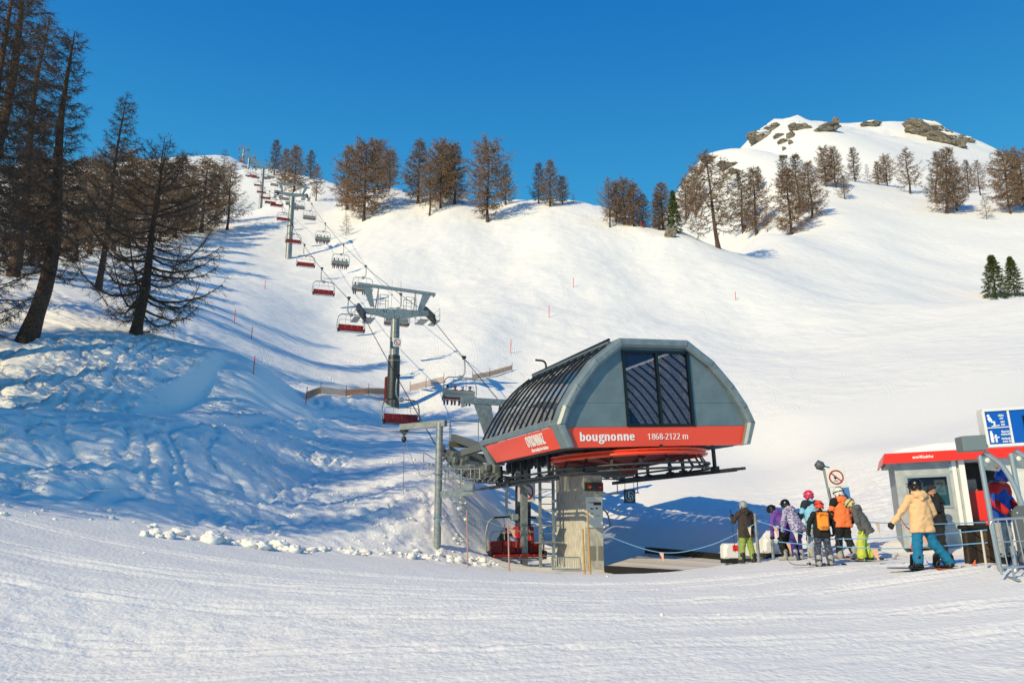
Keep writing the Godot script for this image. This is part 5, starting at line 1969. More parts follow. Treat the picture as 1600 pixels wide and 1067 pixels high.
func build_gate() -> void:
	var p := foot(1556, 876, 12.0)
	var d := 15.5
	p = on_snow(at(1577, 876, d).x, d) + Vector3(0, -0.12, 0)
	var o := thing("ski_pass_gate", "steel ski pass gate with bent tube posts under a blue display board", "gate", p, -0.12)
	var tilt := Transform3D(Basis(Vector3(0, 0, 1), 0.05), Vector3.ZERO)
	var steel := M("polished_tube", Color(0.66, 0.69, 0.71), 0.32, 0.6)
	var grey := galvanised()
	var white := M("white_frame", Color(0.86, 0.86, 0.86), 0.45)
	for k in 2:
		var x := -0.16 + k * 0.55
		var b := MB.new()
		b.xf = tilt
		b.tube(bent([Vector3(x, 2.2, 0), Vector3(x, 0.06, 0), Vector3(x + 0.28, 0.06, 0), Vector3(x + 0.28, 0.55, 0)], 0.16, 5), 0.045, 10)
		b.tube(bent([Vector3(x + 0.08, 2.25, 0.02), Vector3(x + 0.42, 1.95, 0.02), Vector3(x + 0.62, 1.1, 0.02), Vector3(x + 0.62, 0.1, 0.02)], 0.7, 6), 0.045, 10)
		put(b, "post", steel, o)
		b = MB.new()
		b.xf = tilt
		var hole := PackedVector2Array([Vector2(x + 0.03, 2.22), Vector2(x + 0.03, 1.93), Vector2(x + 0.28, 1.89), Vector2(x + 0.37, 1.98), Vector2(x + 0.2, 2.22)])
		hole.reverse()
		if Geometry2D.is_polygon_clockwise(hole):
			hole.reverse()
		b.extrude(hole, -0.012, 0.012)
		put(b, "gusset", grey, o)
		b = MB.new()
		b.xf = tilt
		b.lathe([Vector2(0.001, -0.016), Vector2(0.045, -0.016), Vector2(0.045, 0.016), Vector2(0.001, 0.016)], 14, Vector3(x + 0.12, 2.1, 0), Basis(Vector3.RIGHT, PI / 2))
		put(b, "round_hole_cover", M("white_sheet", Color(0.85, 0.85, 0.84), 0.5), o)
		b = MB.new()
		b.xf = tilt
		b.ball(Vector3(x + 0.25, 1.96, 0.014), Vector3(0.022, 0.022, 0.01), 8)
		put(b, "red_bolt", M("prohibition_red", Color(0.68, 0.12, 0.14), 0.5), o)
	var b := MB.new()
	b.xf = tilt
	b.cbox(Vector3(-0.28, 2.42, 0), Vector3(0.42, 0.28, 0.34), 0.01)
	put(b, "head_box", textured("spangled_zinc", Color(0.42, 0.46, 0.47), Color(0.56, 0.59, 0.6), 0.5, 0.06, Vector3(3, 3, 3), 0.0, 0.4, false), o)
	# display board
	var blue := M("board_blue", Color(0.01, 0.33, 0.7), 0.35)
	b = MB.new()
	b.xf = tilt
	b.cbox(Vector3(0.83, 2.68, 0.04), Vector3(1.7, 0.62, 0.2), 0.012)
	var board := put(b, "display_board", blue, o)
	b = MB.new()
	b.xf = tilt
	b.box(Vector3(0.83, 3.01, 0.05), Vector3(1.76, 0.05, 0.24))
	b.box(Vector3(0.83, 2.35, 0.05), Vector3(1.76, 0.05, 0.24))
	b.box(Vector3(-0.04, 2.68, 0.05), Vector3(0.05, 0.61, 0.24))
	b.box(Vector3(0.4, 2.68, 0.148), Vector3(0.035, 0.6, 0.02))
	b.box(Vector3(0.19, 2.68, 0.148), Vector3(0.4, 0.018, 0.02))
	put(b, "board_frame", white, o)
	b = MB.new()
	b.xf = tilt
	b.box(Vector3(0.95, 2.72, 0.15), Vector3(0.62, 0.3, 0.03))
	var screen := put(b, "display_screen", M("screen_black", Color(0.05, 0.03, 0.03), 0.25), board)
	for r in 3:
		b = MB.new()
		b.xf = tilt
		for k in 9:
			if (k * 7 + r * 3) % 4 != 0:
				b.box(Vector3(0.72 + k * 0.055, 2.8 - r * 0.08, 0.166), Vector3(0.022, 0.018, 0.004))
		var dots := put(b, "diode_row", M("diode_red", Color(0.35, 0.06, 0.07), 0.5), screen)
		dots.set_meta("kind", "stuff")
	var ink := M("white_lettering", Color(0.92, 0.92, 0.92), 0.5)
	# pictograms and lines of print
	b = MB.new()
	b.xf = tilt
	b.ball(Vector3(0.05, 2.9, 0.145), Vector3(0.028, 0.03, 0.012), 8)
	b.bar(Vector3(0.05, 2.87, 0.145), Vector3(0.08, 2.8, 0.145), 0.06, 0.012, Vector3(0, 0, 1))
	b.bar(Vector3(0.08, 2.79, 0.145), Vector3(0.15, 2.78, 0.145), 0.03, 0.012, Vector3(0, 0, 1))
	b.bar(Vector3(0.14, 2.78, 0.145), Vector3(0.13, 2.72, 0.145), 0.025, 0.012, Vector3(0, 0, 1))
	b.bar(Vector3(0.08, 2.71, 0.145), Vector3(0.22, 2.72, 0.145), 0.015, 0.012, Vector3(0, 0, 1))
	put(b, "skier_pictogram", ink, board)
	b = MB.new()
	b.xf = tilt
	b.ball(Vector3(0.05, 2.6, 0.145), Vector3(0.024, 0.026, 0.012), 8)
	b.bar(Vector3(0.05, 2.58, 0.145), Vector3(0.05, 2.41, 0.145), 0.05, 0.012, Vector3(0, 0, 1))
	b.bar(Vector3(0.12, 2.55, 0.145), Vector3(0.12, 2.41, 0.145), 0.03, 0.012, Vector3(0, 0, 1))
	b.bar(Vector3(0.06, 2.5, 0.145), Vector3(0.18, 2.5, 0.145), 0.02, 0.012, Vector3(0, 0, 1))
	put(b, "gate_pictogram", ink, board)
	for q in [[0.25, 2.9, "skis"], [0.25, 2.85, "an"], [0.26, 2.78, "ski"], [0.26, 2.73, "on"], [0.28, 2.6, "Karte"], [0.29, 2.55, "einzeln"], [0.28, 2.47, "tickets"], [0.29, 2.42, "one by"]]:
		writing(q[2], 0.055, 0.006, ink, board, tilt * Transform3D(Basis(), Vector3(q[0] + 0.02, q[1], 0.146)), true, "printed_line")
	# card reader with its rounded shield
	b = MB.new()
	b.xf = tilt
	b.extrude(PackedVector2Array([Vector2(0.2, 0.5), Vector2(0.62, 0.5), Vector2(0.66, 1.1), Vector2(0.6, 1.2), Vector2(0.48, 1.25), Vector2(0.26, 1.25), Vector2(0.18, 1.18), Vector2(0.15, 1.05)]), 0.1, 0.16)
	b.cbox(Vector3(0.41, 0.7, 0.02), Vector3(0.4, 0.9, 0.14), 0.02)
	put(b, "card_reader", M("reader_grey", Color(0.36, 0.37, 0.38), 0.5), o)
	b = MB.new()
	b.xf = tilt
	for x in [0.24, 0.44, 0.3]:
		b.ball(Vector3(x, 1.13 if x != 0.3 else 1.02, 0.162), Vector3(0.014, 0.014, 0.008), 6)
	put(b, "screw_heads", M("white_sheet", Color(0.85, 0.85, 0.84), 0.5), o)
	b = MB.new()
	b.xf = tilt
	b.box(Vector3(0.42, 0.28, -0.05), Vector3(0.36, 0.36, 0.2))
	put(b, "blue_drum", M("drum_blue", Color(0.03, 0.15, 0.45), 0.5), o)
	# crowd barrier in front
	var q := on_snow(at(1583, 890, 14.6).x, 14.6)
	var f := thing("crowd_barrier", "galvanised crowd barrier of vertical bars before the ski pass gate", "barrier", q, -0.05)
	b = MB.new()
	b.xf = tilt
	b.tube(bent([Vector3(-0.18, 0.08, 0), Vector3(-0.24, 1.0, 0), Vector3(1.9, 1.0, 0), Vector3(1.9, 0.08, 0)], 0.14, 5), 0.022, 8)
	b.rod(Vector3(-0.19, 0.2, 0), Vector3(1.9, 0.2, 0), 0.02, 8)
	b.rod(Vector3(-0.22, 0.62, 0), Vector3(1.9, 0.62, 0), 0.012, 6)
	put(b, "frame", steel, f)
	for i in 14:
		b = MB.new()
		b.xf = tilt
		var x := -0.06 + i * 0.145
		b.rod(Vector3(x - 0.03, 0.98, 0), Vector3(x, 0.22, 0), 0.011, 6)
		put(b, "bar", steel, f)
	for x in [0.05, 1.6]:
		b = MB.new()
		b.bar(Vector3(x, 0.03, -0.3), Vector3(x - 0.12, 0.0, 0.3), 0.06, 0.02)
		b.bar(Vector3(x - 0.04, 0.02, 0.0), Vector3(x - 0.04, 0.22, 0.0), 0.03, 0.03)
		put(b, "foot", steel, f)
	# planked tub
	var t := on_snow(at(1532, 866, 17.5).x, 17.5)
	var tub := thing("planked_bin", "dark wooden bin of upright planks left of the gate posts", "bin", t, -0.2)
	var woods := [Color(0.1, 0.075, 0.055), Color(0.16, 0.12, 0.08), Color(0.26, 0.19, 0.12)]
	for side in 4:
		for i in 4:
			b = MB.new()
			b.xf = Transform3D(Basis(Vector3.UP, side * PI / 2), Vector3.ZERO)
			b.cbox(Vector3(-0.17 + i * 0.113, 0.32, 0.225), Vector3(0.107, 0.74, 0.03), 0.008)
			put(b, "plank", textured("bin_plank_%d" % ((i + side) % 3), woods[(i + side) % 3], woods[(i + side) % 3] * 1.6, 0.9, 0.05, Vector3(4, 0.8, 4), 2.0, 0.0, false), tub)
	b = MB.new()
	b.cbox(Vector3(0, 0.72, 0), Vector3(0.58, 0.09, 0.58), 0.02)
	put(b, "lid", M("bin_lid", Color(0.06, 0.055, 0.05), 0.85), tub)


func build_queue_fittings() -> void:
	var steel := M("polished_tube", Color(0.66, 0.69, 0.71), 0.32, 0.6)
	var white := M("white_sheet", Color(0.85, 0.85, 0.84), 0.5)
	# prohibition sign on its leaning post
	var p := foot(1318, 872, 20.0)
	var o := thing("sign_post", "leaning post with a no snowboard sign over a small blue board and a lamp", "sign", p, -0.1)
	var b := MB.new()
	b.xf = Transform3D(Basis(Vector3(0, 0, 1), 0.13), Vector3.ZERO)
	b.rod(Vector3(0, -0.3, 0), Vector3(0, 2.35, 0), 0.04, 8)
	put(b, "post", galvanised(), o)
	var t := Transform3D(Basis(Vector3(0, 0, 1), 0.1), Vector3(-0.02, 2.1, 0.06))
	no_entry(o, t, 0.22)
	b = MB.new()
	b.xf = Transform3D(Basis(Vector3(0, 0, 1), 0.1), Vector3(0.1, 1.68, 0.06))
	b.cbox(Vector3.ZERO, Vector3(0.4, 0.28, 0.03), 0.006)
	put(b, "blue_board", M("faded_blue", Color(0.3, 0.5, 0.72), 0.5), o)
	b = MB.new()
	b.xf = Transform3D(Basis(Vector3.UP, 0.4), Vector3(-0.42, 2.42, 0.05))
	b.lathe([Vector2(0.02, -0.14), Vector2(0.12, -0.1), Vector2(0.13, 0.08), Vector2(0.03, 0.12)], 4, Vector3.ZERO, Basis(Vector3(0, 0, 1), 1.3))
	b.rod(Vector3(0.05, 0, 0), Vector3(0.3, -0.05, 0), 0.02, 5)
	put(b, "lamp_head", M("lamp_grey", Color(0.35, 0.37, 0.38), 0.5), o)
	# round-cornered loading gates
	var gates := [[1157, 877, 25.2, 0.25, "leftmost rounded tube gate, beside the person in lime trousers"], [1209, 874, 25.0, 0.2, "rounded tube gate right behind the grey stake"], [1231, 872, 24.6, -0.1, "rounded tube gate in front of the person in purple"], [1252, 868, 24.6, 0.15, "rounded tube gate behind the camouflage jacket"], [1277, 870, 24.2, 0.1, "rightmost tube gate, behind the child with the rucksack"]]
	for g in gates:
		var at_ := on_snow(at(g[0], g[1], g[2]).x, g[2])
		var k := thing("loading_gate", g[4], "gate", at_, g[3], "tube gates at the loading area")
		b = MB.new()
		b.tube(bent([Vector3(0.02, 0.85, 0), Vector3(0.62, 0.85, 0), Vector3(0.62, 0.2, 0), Vector3(0.02, 0.2, 0)], 0.22, 5), 0.03, 8)
		put(b, "hoop", steel, k)
		b = MB.new()
		b.rod(Vector3(0, -0.3, 0), Vector3(0, 1.0, 0), 0.045, 8)
		put(b, "post", galvanised(), k)
	# low white housings behind the gates
	for g in [[1164, 868, 27.0, 1.5, "long low white housing behind the left tube gates"], [1222, 866, 26.6, 1.3, "short low white housing behind the two purple jackets"]]:
		var at_ := on_snow(at(g[0], g[1], g[2]).x, g[2])
		var k := thing("gate_housing", g[4], "gate housing", at_, 0.15, "white housings of the loading gates")
		b = MB.new()
		b.cbox(Vector3(0, 0.3, 0), Vector3(g[3], 0.52, 0.4), 0.08)
		put(b, "casing", white, k)
		b = MB.new()
		b.box(Vector3(0, 0.03, 0.02), Vector3(g[3] - 0.05, 0.14, 0.46))
		put(b, "plinth", M("matte_black", Color(0.06, 0.062, 0.066), 0.6), k)
		if g[3] > 1.4:
			b = MB.new()
			b.box(Vector3(-0.33, 0.42, 0.205), Vector3(0.28, 0.18, 0.012))
			put(b, "red_sticker", M("kiosk_red", Color(0.87, 0.15, 0.09), 0.35), k)
	# stakes
	var bamboo := textured("bamboo", Color(0.62, 0.45, 0.2), Color(0.8, 0.62, 0.32), 0.7, 0.05, Vector3(3, 1, 3), 0.0, 0.0, false)
	var pink := M("faded_pink", Color(0.72, 0.55, 0.5), 0.8)
	var stakes := [[1187, 880, 802, 24.0, galvanised(), 0.05, "grey tube stake that holds the blue rope beside the queue"], [923, 896, 797, 28.0, bamboo, 0.035, "bamboo stake before the concrete pillar, the right and taller one"], [914, 894, 826, 28.2, bamboo, 0.035, "bamboo stake before the concrete pillar, the left one"], [796, 892, 816, 29.0, pink, 0.03, "thin pale pink stake in front of the nearest chair"], [731, 880, 797, 30.0, pink, 0.025, "thin pink stake between the mast and the nearest chair"], [1541, 872, 828, 16.2, M("pale_post", Color(0.75, 0.75, 0.74), 0.6), 0.025, "short white stake beside the planked bin"]]
	for s in stakes:
		var q := on_snow(at(s[0], s[1], s[3]).x, s[3])
		var h: float = at(s[0], s[2], s[3]).y - q.y
		b = MB.new()
		b.rod(Vector3(0, -0.3, 0), Vector3(-0.03 * h, h, 0), s[5], 7, s[5] * 0.8)
		var st := put(b, "stake", s[4])
		st.position = q
		tag(st, s[6], "stake")
	# ropes with pennants
	var blue := M("pale_blue_rope", Color(0.4, 0.68, 0.88), 0.8)
	rope_line([at(941, 834, 30.5), at(1030, 863, 28.0), at(1110, 852, 26.0), at(1187, 815, 24.0)], blue, "blue rope with pennants sagging from the concrete pillar to the grey stake", [[0.36, 1.0], [0.93, -1.0]])
	rope_line([at(1187, 815, 24.0), at(1270, 838, 21.5), at(1330, 842, 20.2), at(1440, 837, 18.4), at(1543, 828, 16.2)], blue, "upper blue rope with pennants from the grey stake to the gate", [[0.12, 1.0], [0.2, -1.0], [0.78, 1.0]])
	rope_line([at(1210, 846, 23.5), at(1290, 853, 21.0), at(1400, 857, 19.0), at(1543, 848, 16.2)], blue, "lower blue rope with pennants across the queue", [[0.13, 1.0], [0.34, -1.0], [0.58, 1.0]])
	rope_line([at(1345, 815, 22.5), at(1440, 819, 19.5), at(1543, 816, 16.2)], blue, "topmost pale rope with pennants behind the tan jacket", [[0.12, 1.0], [0.22, -1.0]])
	rope_line([at(683, 813, 31.5), at(731, 806, 30.0), at(796, 826, 29.0), at(868, 836, 30.5)], M("grey_cable", Color(0.45, 0.47, 0.5), 0.6), "thin cord strung from the mast past two stakes to the pillar", [[0.72, 1.0]])
	rope_line([at(1402, 800, 18.5), at(1416, 822, 17.6), at(1430, 835, 17.4), at(1425, 858, 17.3), at(1445, 868, 17.2)], M("red_cord", Color(0.8, 0.25, 0.2), 0.7), "thin red cord hanging from the gloved hand of the person in tan", [])
	# orange markers on the piste
	var orange := M("marker_orange", Color(0.85, 0.22, 0.1), 0.7)
	var marks := [[392, 530, 511, "orange marker pole beyond the bank's tip, upper of three"], [395, 585, 556, "orange marker pole at the bank's tip, lowest of three"], [365, 506, 484, "orange marker pole highest beside the left wood"], [477, 632, 612, "orange marker pole at the left end of the netting"], [798, 553, 530, "thin orange marker pole above the station's roof"], [858, 497, 477, "thin orange marker pole on the middle of the slope"], [896, 450, 434, "highest thin orange marker pole on the slope"], [1150, 470, 456, "thin marker pole on the snow right of the slope"], [413, 452, 438, "tiny marker pole left of the second pylon's foot"], [860, 322, 309, "marker pole on the crest beside a larch"], [1002, 357, 346, "red marker pole at the saddle clump"]]
	for m in marks:
		var q := foot(m[0], m[1], 30.0)
		var h: float = clampf(at(m[0], m[2], -q.z).y - q.y, 0.8, 3.5)
		b = MB.new()
		b.rod(Vector3(0, -0.3, 0), Vector3(0.03, h, 0), 0.02 + 0.00022 * -q.z, 5)
		var st := put(b, "marker_pole", orange)
		st.position = q
		tag(st, m[3], "marker pole", "marker poles on the piste")


func rope_line(pts: Array, m: Material, label: String, pennants: Array) -> void:
	var o := thing("rope_line", label, "rope", pts[0])
	var b := MB.new()
	var path := PackedVector3Array()
	for i in pts.size() - 1:
		for k in 6:
			var t := k / 6.0
			var p: Vector3 = pts[i].cubic_interpolate(pts[i + 1], pts[maxi(i - 1, 0)], pts[mini(i + 2, pts.size() - 1)], t)
			path.append(p - o.position)
	path.append(pts[-1] - o.position)
	b.tube(path, 0.012, 5)
	put(b, "cord", m, o)
	for q in pennants:
		var i := int(q[0] * (path.size() - 1))
		var a := path[i]
		var dir := (path[mini(i + 1, path.size() - 1)] - a).normalized()
		b = MB.new()
		var c := a + dir * 0.22
		var tip := a.lerp(c, 0.5) + Vector3(0.06, -0.3, 0.05 * q[1])
		var off := dir.cross(Vector3.UP).normalized() * 0.004
		b.tri(a + off, tip + off, c + off)
		b.tri(a - off, c - off, tip - off)
		b.quad(a - off, tip - off, tip + off, a + off)
		b.quad(tip - off, c - off, c + off, tip + off)
		put(b, "pennant", M("pennant_orange" if q[1] > 0 else "pennant_white", Color(0.87, 0.66, 0.56) if q[1] > 0 else Color(0.85, 0.8, 0.76), 0.8), o)


func build_netting() -> void:
	var runs := [[[478, 627], [500, 617], [540, 621], [575, 617], [612, 618], "left run of orange safety netting on stakes, left of the nearest pylon"], [[640, 612], [665, 606], [693, 599], "short run of orange safety netting between the pylon and the chair with four riders"], [[738, 596], [765, 590], [800, 580], "right run of orange safety netting beside the station's roof"]]
	var net := M("faded_netting", Color(0.74, 0.58, 0.48), 0.9)
	var post := M("netting_post", Color(0.4, 0.25, 0.2), 0.9)
	for r in runs:
		var label: String = r[-1]
		var pts := []
		for i in r.size() - 1:
			pts.append(foot(r[i][0], r[i][1], 40.0))
		var o := thing("safety_netting", label, "netting", pts[0], 0.0, "safety netting across the slope")
		var b := MB.new()
		for i in pts.size() - 1:
			var a: Vector3 = pts[i] - o.position
			var c: Vector3 = pts[i + 1] - o.position
			var n := int(a.distance_to(c) / 0.11) + 2
			for k in 8:
				var y := 0.1 + k * 0.07
				b.bar(a + Vector3(0, y, 0), c + Vector3(0, y, 0), 0.02, 0.03)
			for k in n:
				var p := a.lerp(c, float(k) / n)
				b.bar(p + Vector3(0, 0.09, 0), p + Vector3(0.03, 0.6, 0), 0.035, 0.02)
		var mesh := put(b, "mesh", net, o)
		mesh.set_meta("kind", "stuff")
		for p in pts:
			b = MB.new()
			b.rod(p - o.position + Vector3(0, -0.3, 0), p - o.position + Vector3(0.02, 0.95, 0), 0.025, 5)
			put(b, "stake", post, o)


func boulder(b: MB, c: Vector3, r: Vector3, noise: FastNoiseLite, rough: float, step: float, turn: Basis) -> void:
	# a lump with ledges: a sphere pushed in and out by noise, flattened into layers
	var first := b.v.size()
	var seg := 15
	var rows := 9
	for i in rows + 1:
		var la := lerpf(-PI / 2, PI / 2, float(i) / rows)
		for k in seg:
			var lo := TAU * k / seg
			var q := Vector3(cos(la) * cos(lo), sin(la), cos(la) * sin(lo))
			var n := noise.get_noise_3dv(q * 1.3 + c * 0.07)
			var ledge := absf(fposmod(q.y * step + n * 1.5, 1.0) - 0.5) * 0.35
			var s := 1.0 + rough * n + ledge * rough
			b.v.append(c + turn * (Vector3(q.x * r.x, q.y * r.y, q.z * r.z) * s))
	for i in rows:
		for k in seg:
			var a := first + i * seg + k
			var d := first + i * seg + (k + 1) % seg
			b.ix.append_array(PackedInt32Array([a, d, d + seg, a, d + seg, a + seg]))


# the same shape with flat, broken faces
func faceted(b: MB) -> MB:
	var c := MB.new()
	for i in range(0, b.ix.size(), 3):
		c.tri(b.v[b.ix[i]], b.v[b.ix[i + 2]], b.v[b.ix[i + 1]])
	return c


func build_rocks() -> void:
	var stone := textured("grey_rock", Color(0.42, 0.39, 0.355), Color(0.68, 0.63, 0.56), 0.95, 0.05, Vector3(0.03, 0.14, 0.03), 60.0, 0.0, true, Color(0.55, 0.51, 0.455), 512)
	var snow := M("roof_snow", Color(0.915, 0.905, 0.9), 0.75)
	var noise := make_noise(1.3, 2, 77)
	# px, py, width px, height px, slant, label, snow cap
	var rows := [
		[1188, 211, 34, 20, 0.1, "craggy rock at the left shoulder of the summit", true],
		[1205, 198, 26, 14, 0.3, "broken rock just above the left shoulder crag", true],
		[1248, 197, 28, 14, -0.15, "rock lip under the highest snow dome", true],
		[1216, 212, 14, 9, 0.1, "small square rock below the highest snow dome", false],
		[1236, 211, 13, 12, 0.7, "slanting rock rib below the snow dome's lip", false],
		[1223, 220, 15, 9, 0.1, "dark rock below the small square one", false],
		[1236, 222, 7, 10, 0.2, "narrow dark rock at the end of the rib", false],
		[1226, 232, 6, 8, 0.5, "little pointed rock low on the summit's face", false],
		[1224, 245, 12, 6, 0.2, "flat rock halfway down the snow face", false],
		[1243, 245, 9, 4, 0.3, "thin rock sliver right of the flat one", false],
		[1290, 199, 36, 13, 0.28, "rock outcrop with a small cairn on top, second along the skyline", false],
		[1306, 186, 9, 12, 0.0, "little cairn-like rock tower on the skyline", false],
		[1360, 193, 25, 9, 0.0, "round rock under a cap of snow, alone on the skyline", true],
		[1447, 202, 58, 22, -0.42, "long sloping rock outcrop on the right of the skyline", true],
		[1474, 216, 44, 16, -0.4, "lower end of the long sloping outcrop", true],
		[1508, 218, 22, 9, -0.3, "snow-covered rock right of the long outcrop", true],
		[1112, 248, 34, 9, -0.15, "dark cliff band at the left end of the mountain", true],
		[1140, 258, 34, 9, -0.15, "broken cliff band above the leaning larch", true],
		[1098, 262, 10, 20, 0.0, "steep rock at the mountain's left edge", false],
		[1150, 268, 20, 8, -0.2, "lowest rock of the broken cliff band", false],
		[1047, 362, 16, 24, 0.1, "pale boulder under the dark spruce at the saddle", false],
	]
	for r in rows:
		var d := 598.0
		if r[1] > 235:
			d = 0.0
		var p := foot(r[0], r[1] + r[3] * 0.35, 120.0)
		if p.z < -880.0 or d > 0.0 and absf(-p.z - 560.0) > 140.0:
			p = at(r[0], r[1] + r[3] * 0.35, 592.0)
		var k := p.distance_to(Vector3(0, EYE, 0)) / FOCAL
		var o := thing("rock_outcrop", r[5], "rock", p, 0.0, "rocks on the mountain" if r[0] > 1060 else "")
		var size := Vector3(r[2] * 0.44 * k, r[3] * 0.48 * k, r[2] * 0.32 * k)
		var turn := Basis(Vector3(0, 0, 1), r[4])
		var b := MB.new()
		boulder(b, Vector3(0, size.y * 0.2, 0), size, noise, 0.8, 4.0, turn)
		for i in 6:
			var q := Vector3(sin(r[0] + i * 2.1) * size.x * 0.8, cos(r[1] + i * 1.7) * size.y * 0.45, size.z * 0.55)
			boulder(b, turn * q, size * (0.22 + 0.06 * i), noise, 1.0, 3.0, turn)
		put(faceted(b), "stone", stone, o)
		if r[6]:
			b = MB.new()
			boulder(b, turn * Vector3(size.x * 0.1, size.y * 0.85, 0), Vector3(size.x * 0.85, size.y * 0.5, size.z * 0.95), noise, 0.4, 1.0, turn)
			for i in 2:
				boulder(b, turn * Vector3(size.x * (i - 0.5) * 0.9, size.y * 0.35, size.z * 0.75), Vector3(size.x * 0.3, size.y * 0.16, size.z * 0.35), noise, 0.4, 1.0, turn)
			b.smooth_normals()
			put(b, "snow_cap", snow, o)


func build_snow_lumps() -> void:
	var host: Node3D = get_node("snow_ground")
	var m: Material = (host as MeshInstance3D).material_override
	var noise := make_noise(1.4, 3, 15)
	var shapes := []
	for i in 6:
		var b := MB.new()
		boulder(b, Vector3(i * 5.0, 0, 0), Vector3(1, 0.75, 0.9), noise, 0.7, 2.0, Basis())
		for k in b.v.size():
			b.v[k] -= Vector3(i * 5.0, 0, 0)
		b.smooth_normals()
		shapes.append(b.mesh())
	var r := RandomNumberGenerator.new()
	r.seed = 11
	# rubble that the groomer pushed to the foot of the bank, and loose clods
	var line := [[215, 838], [330, 850], [420, 862], [520, 868], [640, 873], [720, 882], [780, 888]]
	for i in 120:
		var t := r.randf() * (line.size() - 1.001)
		var k := int(t)
		var px: float = lerpf(line[k][0], line[k + 1][0], t - k)
		var py: float = lerpf(line[k][1], line[k + 1][1], t - k) - absf(r.randfn(0.0, 5.0)) - 1.0
		var p := foot(px, py, 15.0)
		if p.z < -45.0:
			continue
		var s := absf(r.randfn(0.0, 0.075)) + 0.035
		if px > 270.0 and px < 470.0:
			s *= 1.7
		share(shapes[i % 6], "snow_clod", m, host, Transform3D(Basis(Vector3(0, 1, 0), r.randf() * TAU).scaled(Vector3(s, s * r.randf_range(0.6, 1.0), s)), p + Vector3(0, s * 0.25, 0)))
	# smaller rubble strewn over the bank
	var multi := MultiMesh.new()
	multi.transform_format = MultiMesh.TRANSFORM_3D
	multi.mesh = shapes[0]
	var spots: Array[Transform3D] = []
	var patch := make_noise(0.3, 3, 91)
	for i in 3500:
		var x := r.randf_range(-24.0, -2.0)
		var d := r.randf_range(21.0, 46.0)
		var e := 0.4
		var steep := absf(ground(x + e, d) - ground(x - e, d)) + absf(ground(x, d + e) - ground(x, d - e))
		if steep / (2.0 * e) < 0.3 or patch.get_noise_2d(x, d) < 0.05:
			continue
		var s := 0.02 + absf(r.randfn(0.0, 0.035))
		spots.append(Transform3D(Basis(Vector3(r.randf() - 0.5, 1, r.randf() - 0.5).normalized(), r.randf() * TAU).scaled(Vector3(s, s * r.randf_range(0.5, 1.0), s * r.randf_range(0.7, 1.4))), on_snow(x, d) + Vector3(0, s * 0.15, 0)))
	multi.instance_count = spots.size()
	for i in spots.size():
		multi.set_instance_transform(i, spots[i])
	var rubble := MultiMeshInstance3D.new()
	rubble.multimesh = multi
	rubble.material_override = m
	rubble.name = "snow_rubble"
	rubble.set_meta("kind", "stuff")
	host.add_child(rubble)
	for i in 40:
		var d := r.randf_range(13.0, 24.0)
		var x := r.randf_range(-0.62, 0.3) * d
		var s := absf(r.randfn(0.0, 0.012)) + 0.008
		share(shapes[i % 6], "snow_clod", m, host, Transform3D(Basis(Vector3(0, 1, 0), r.randf() * TAU).scaled(Vector3.ONE * s), on_snow(x, d) + Vector3(0, s * 0.4, 0)))


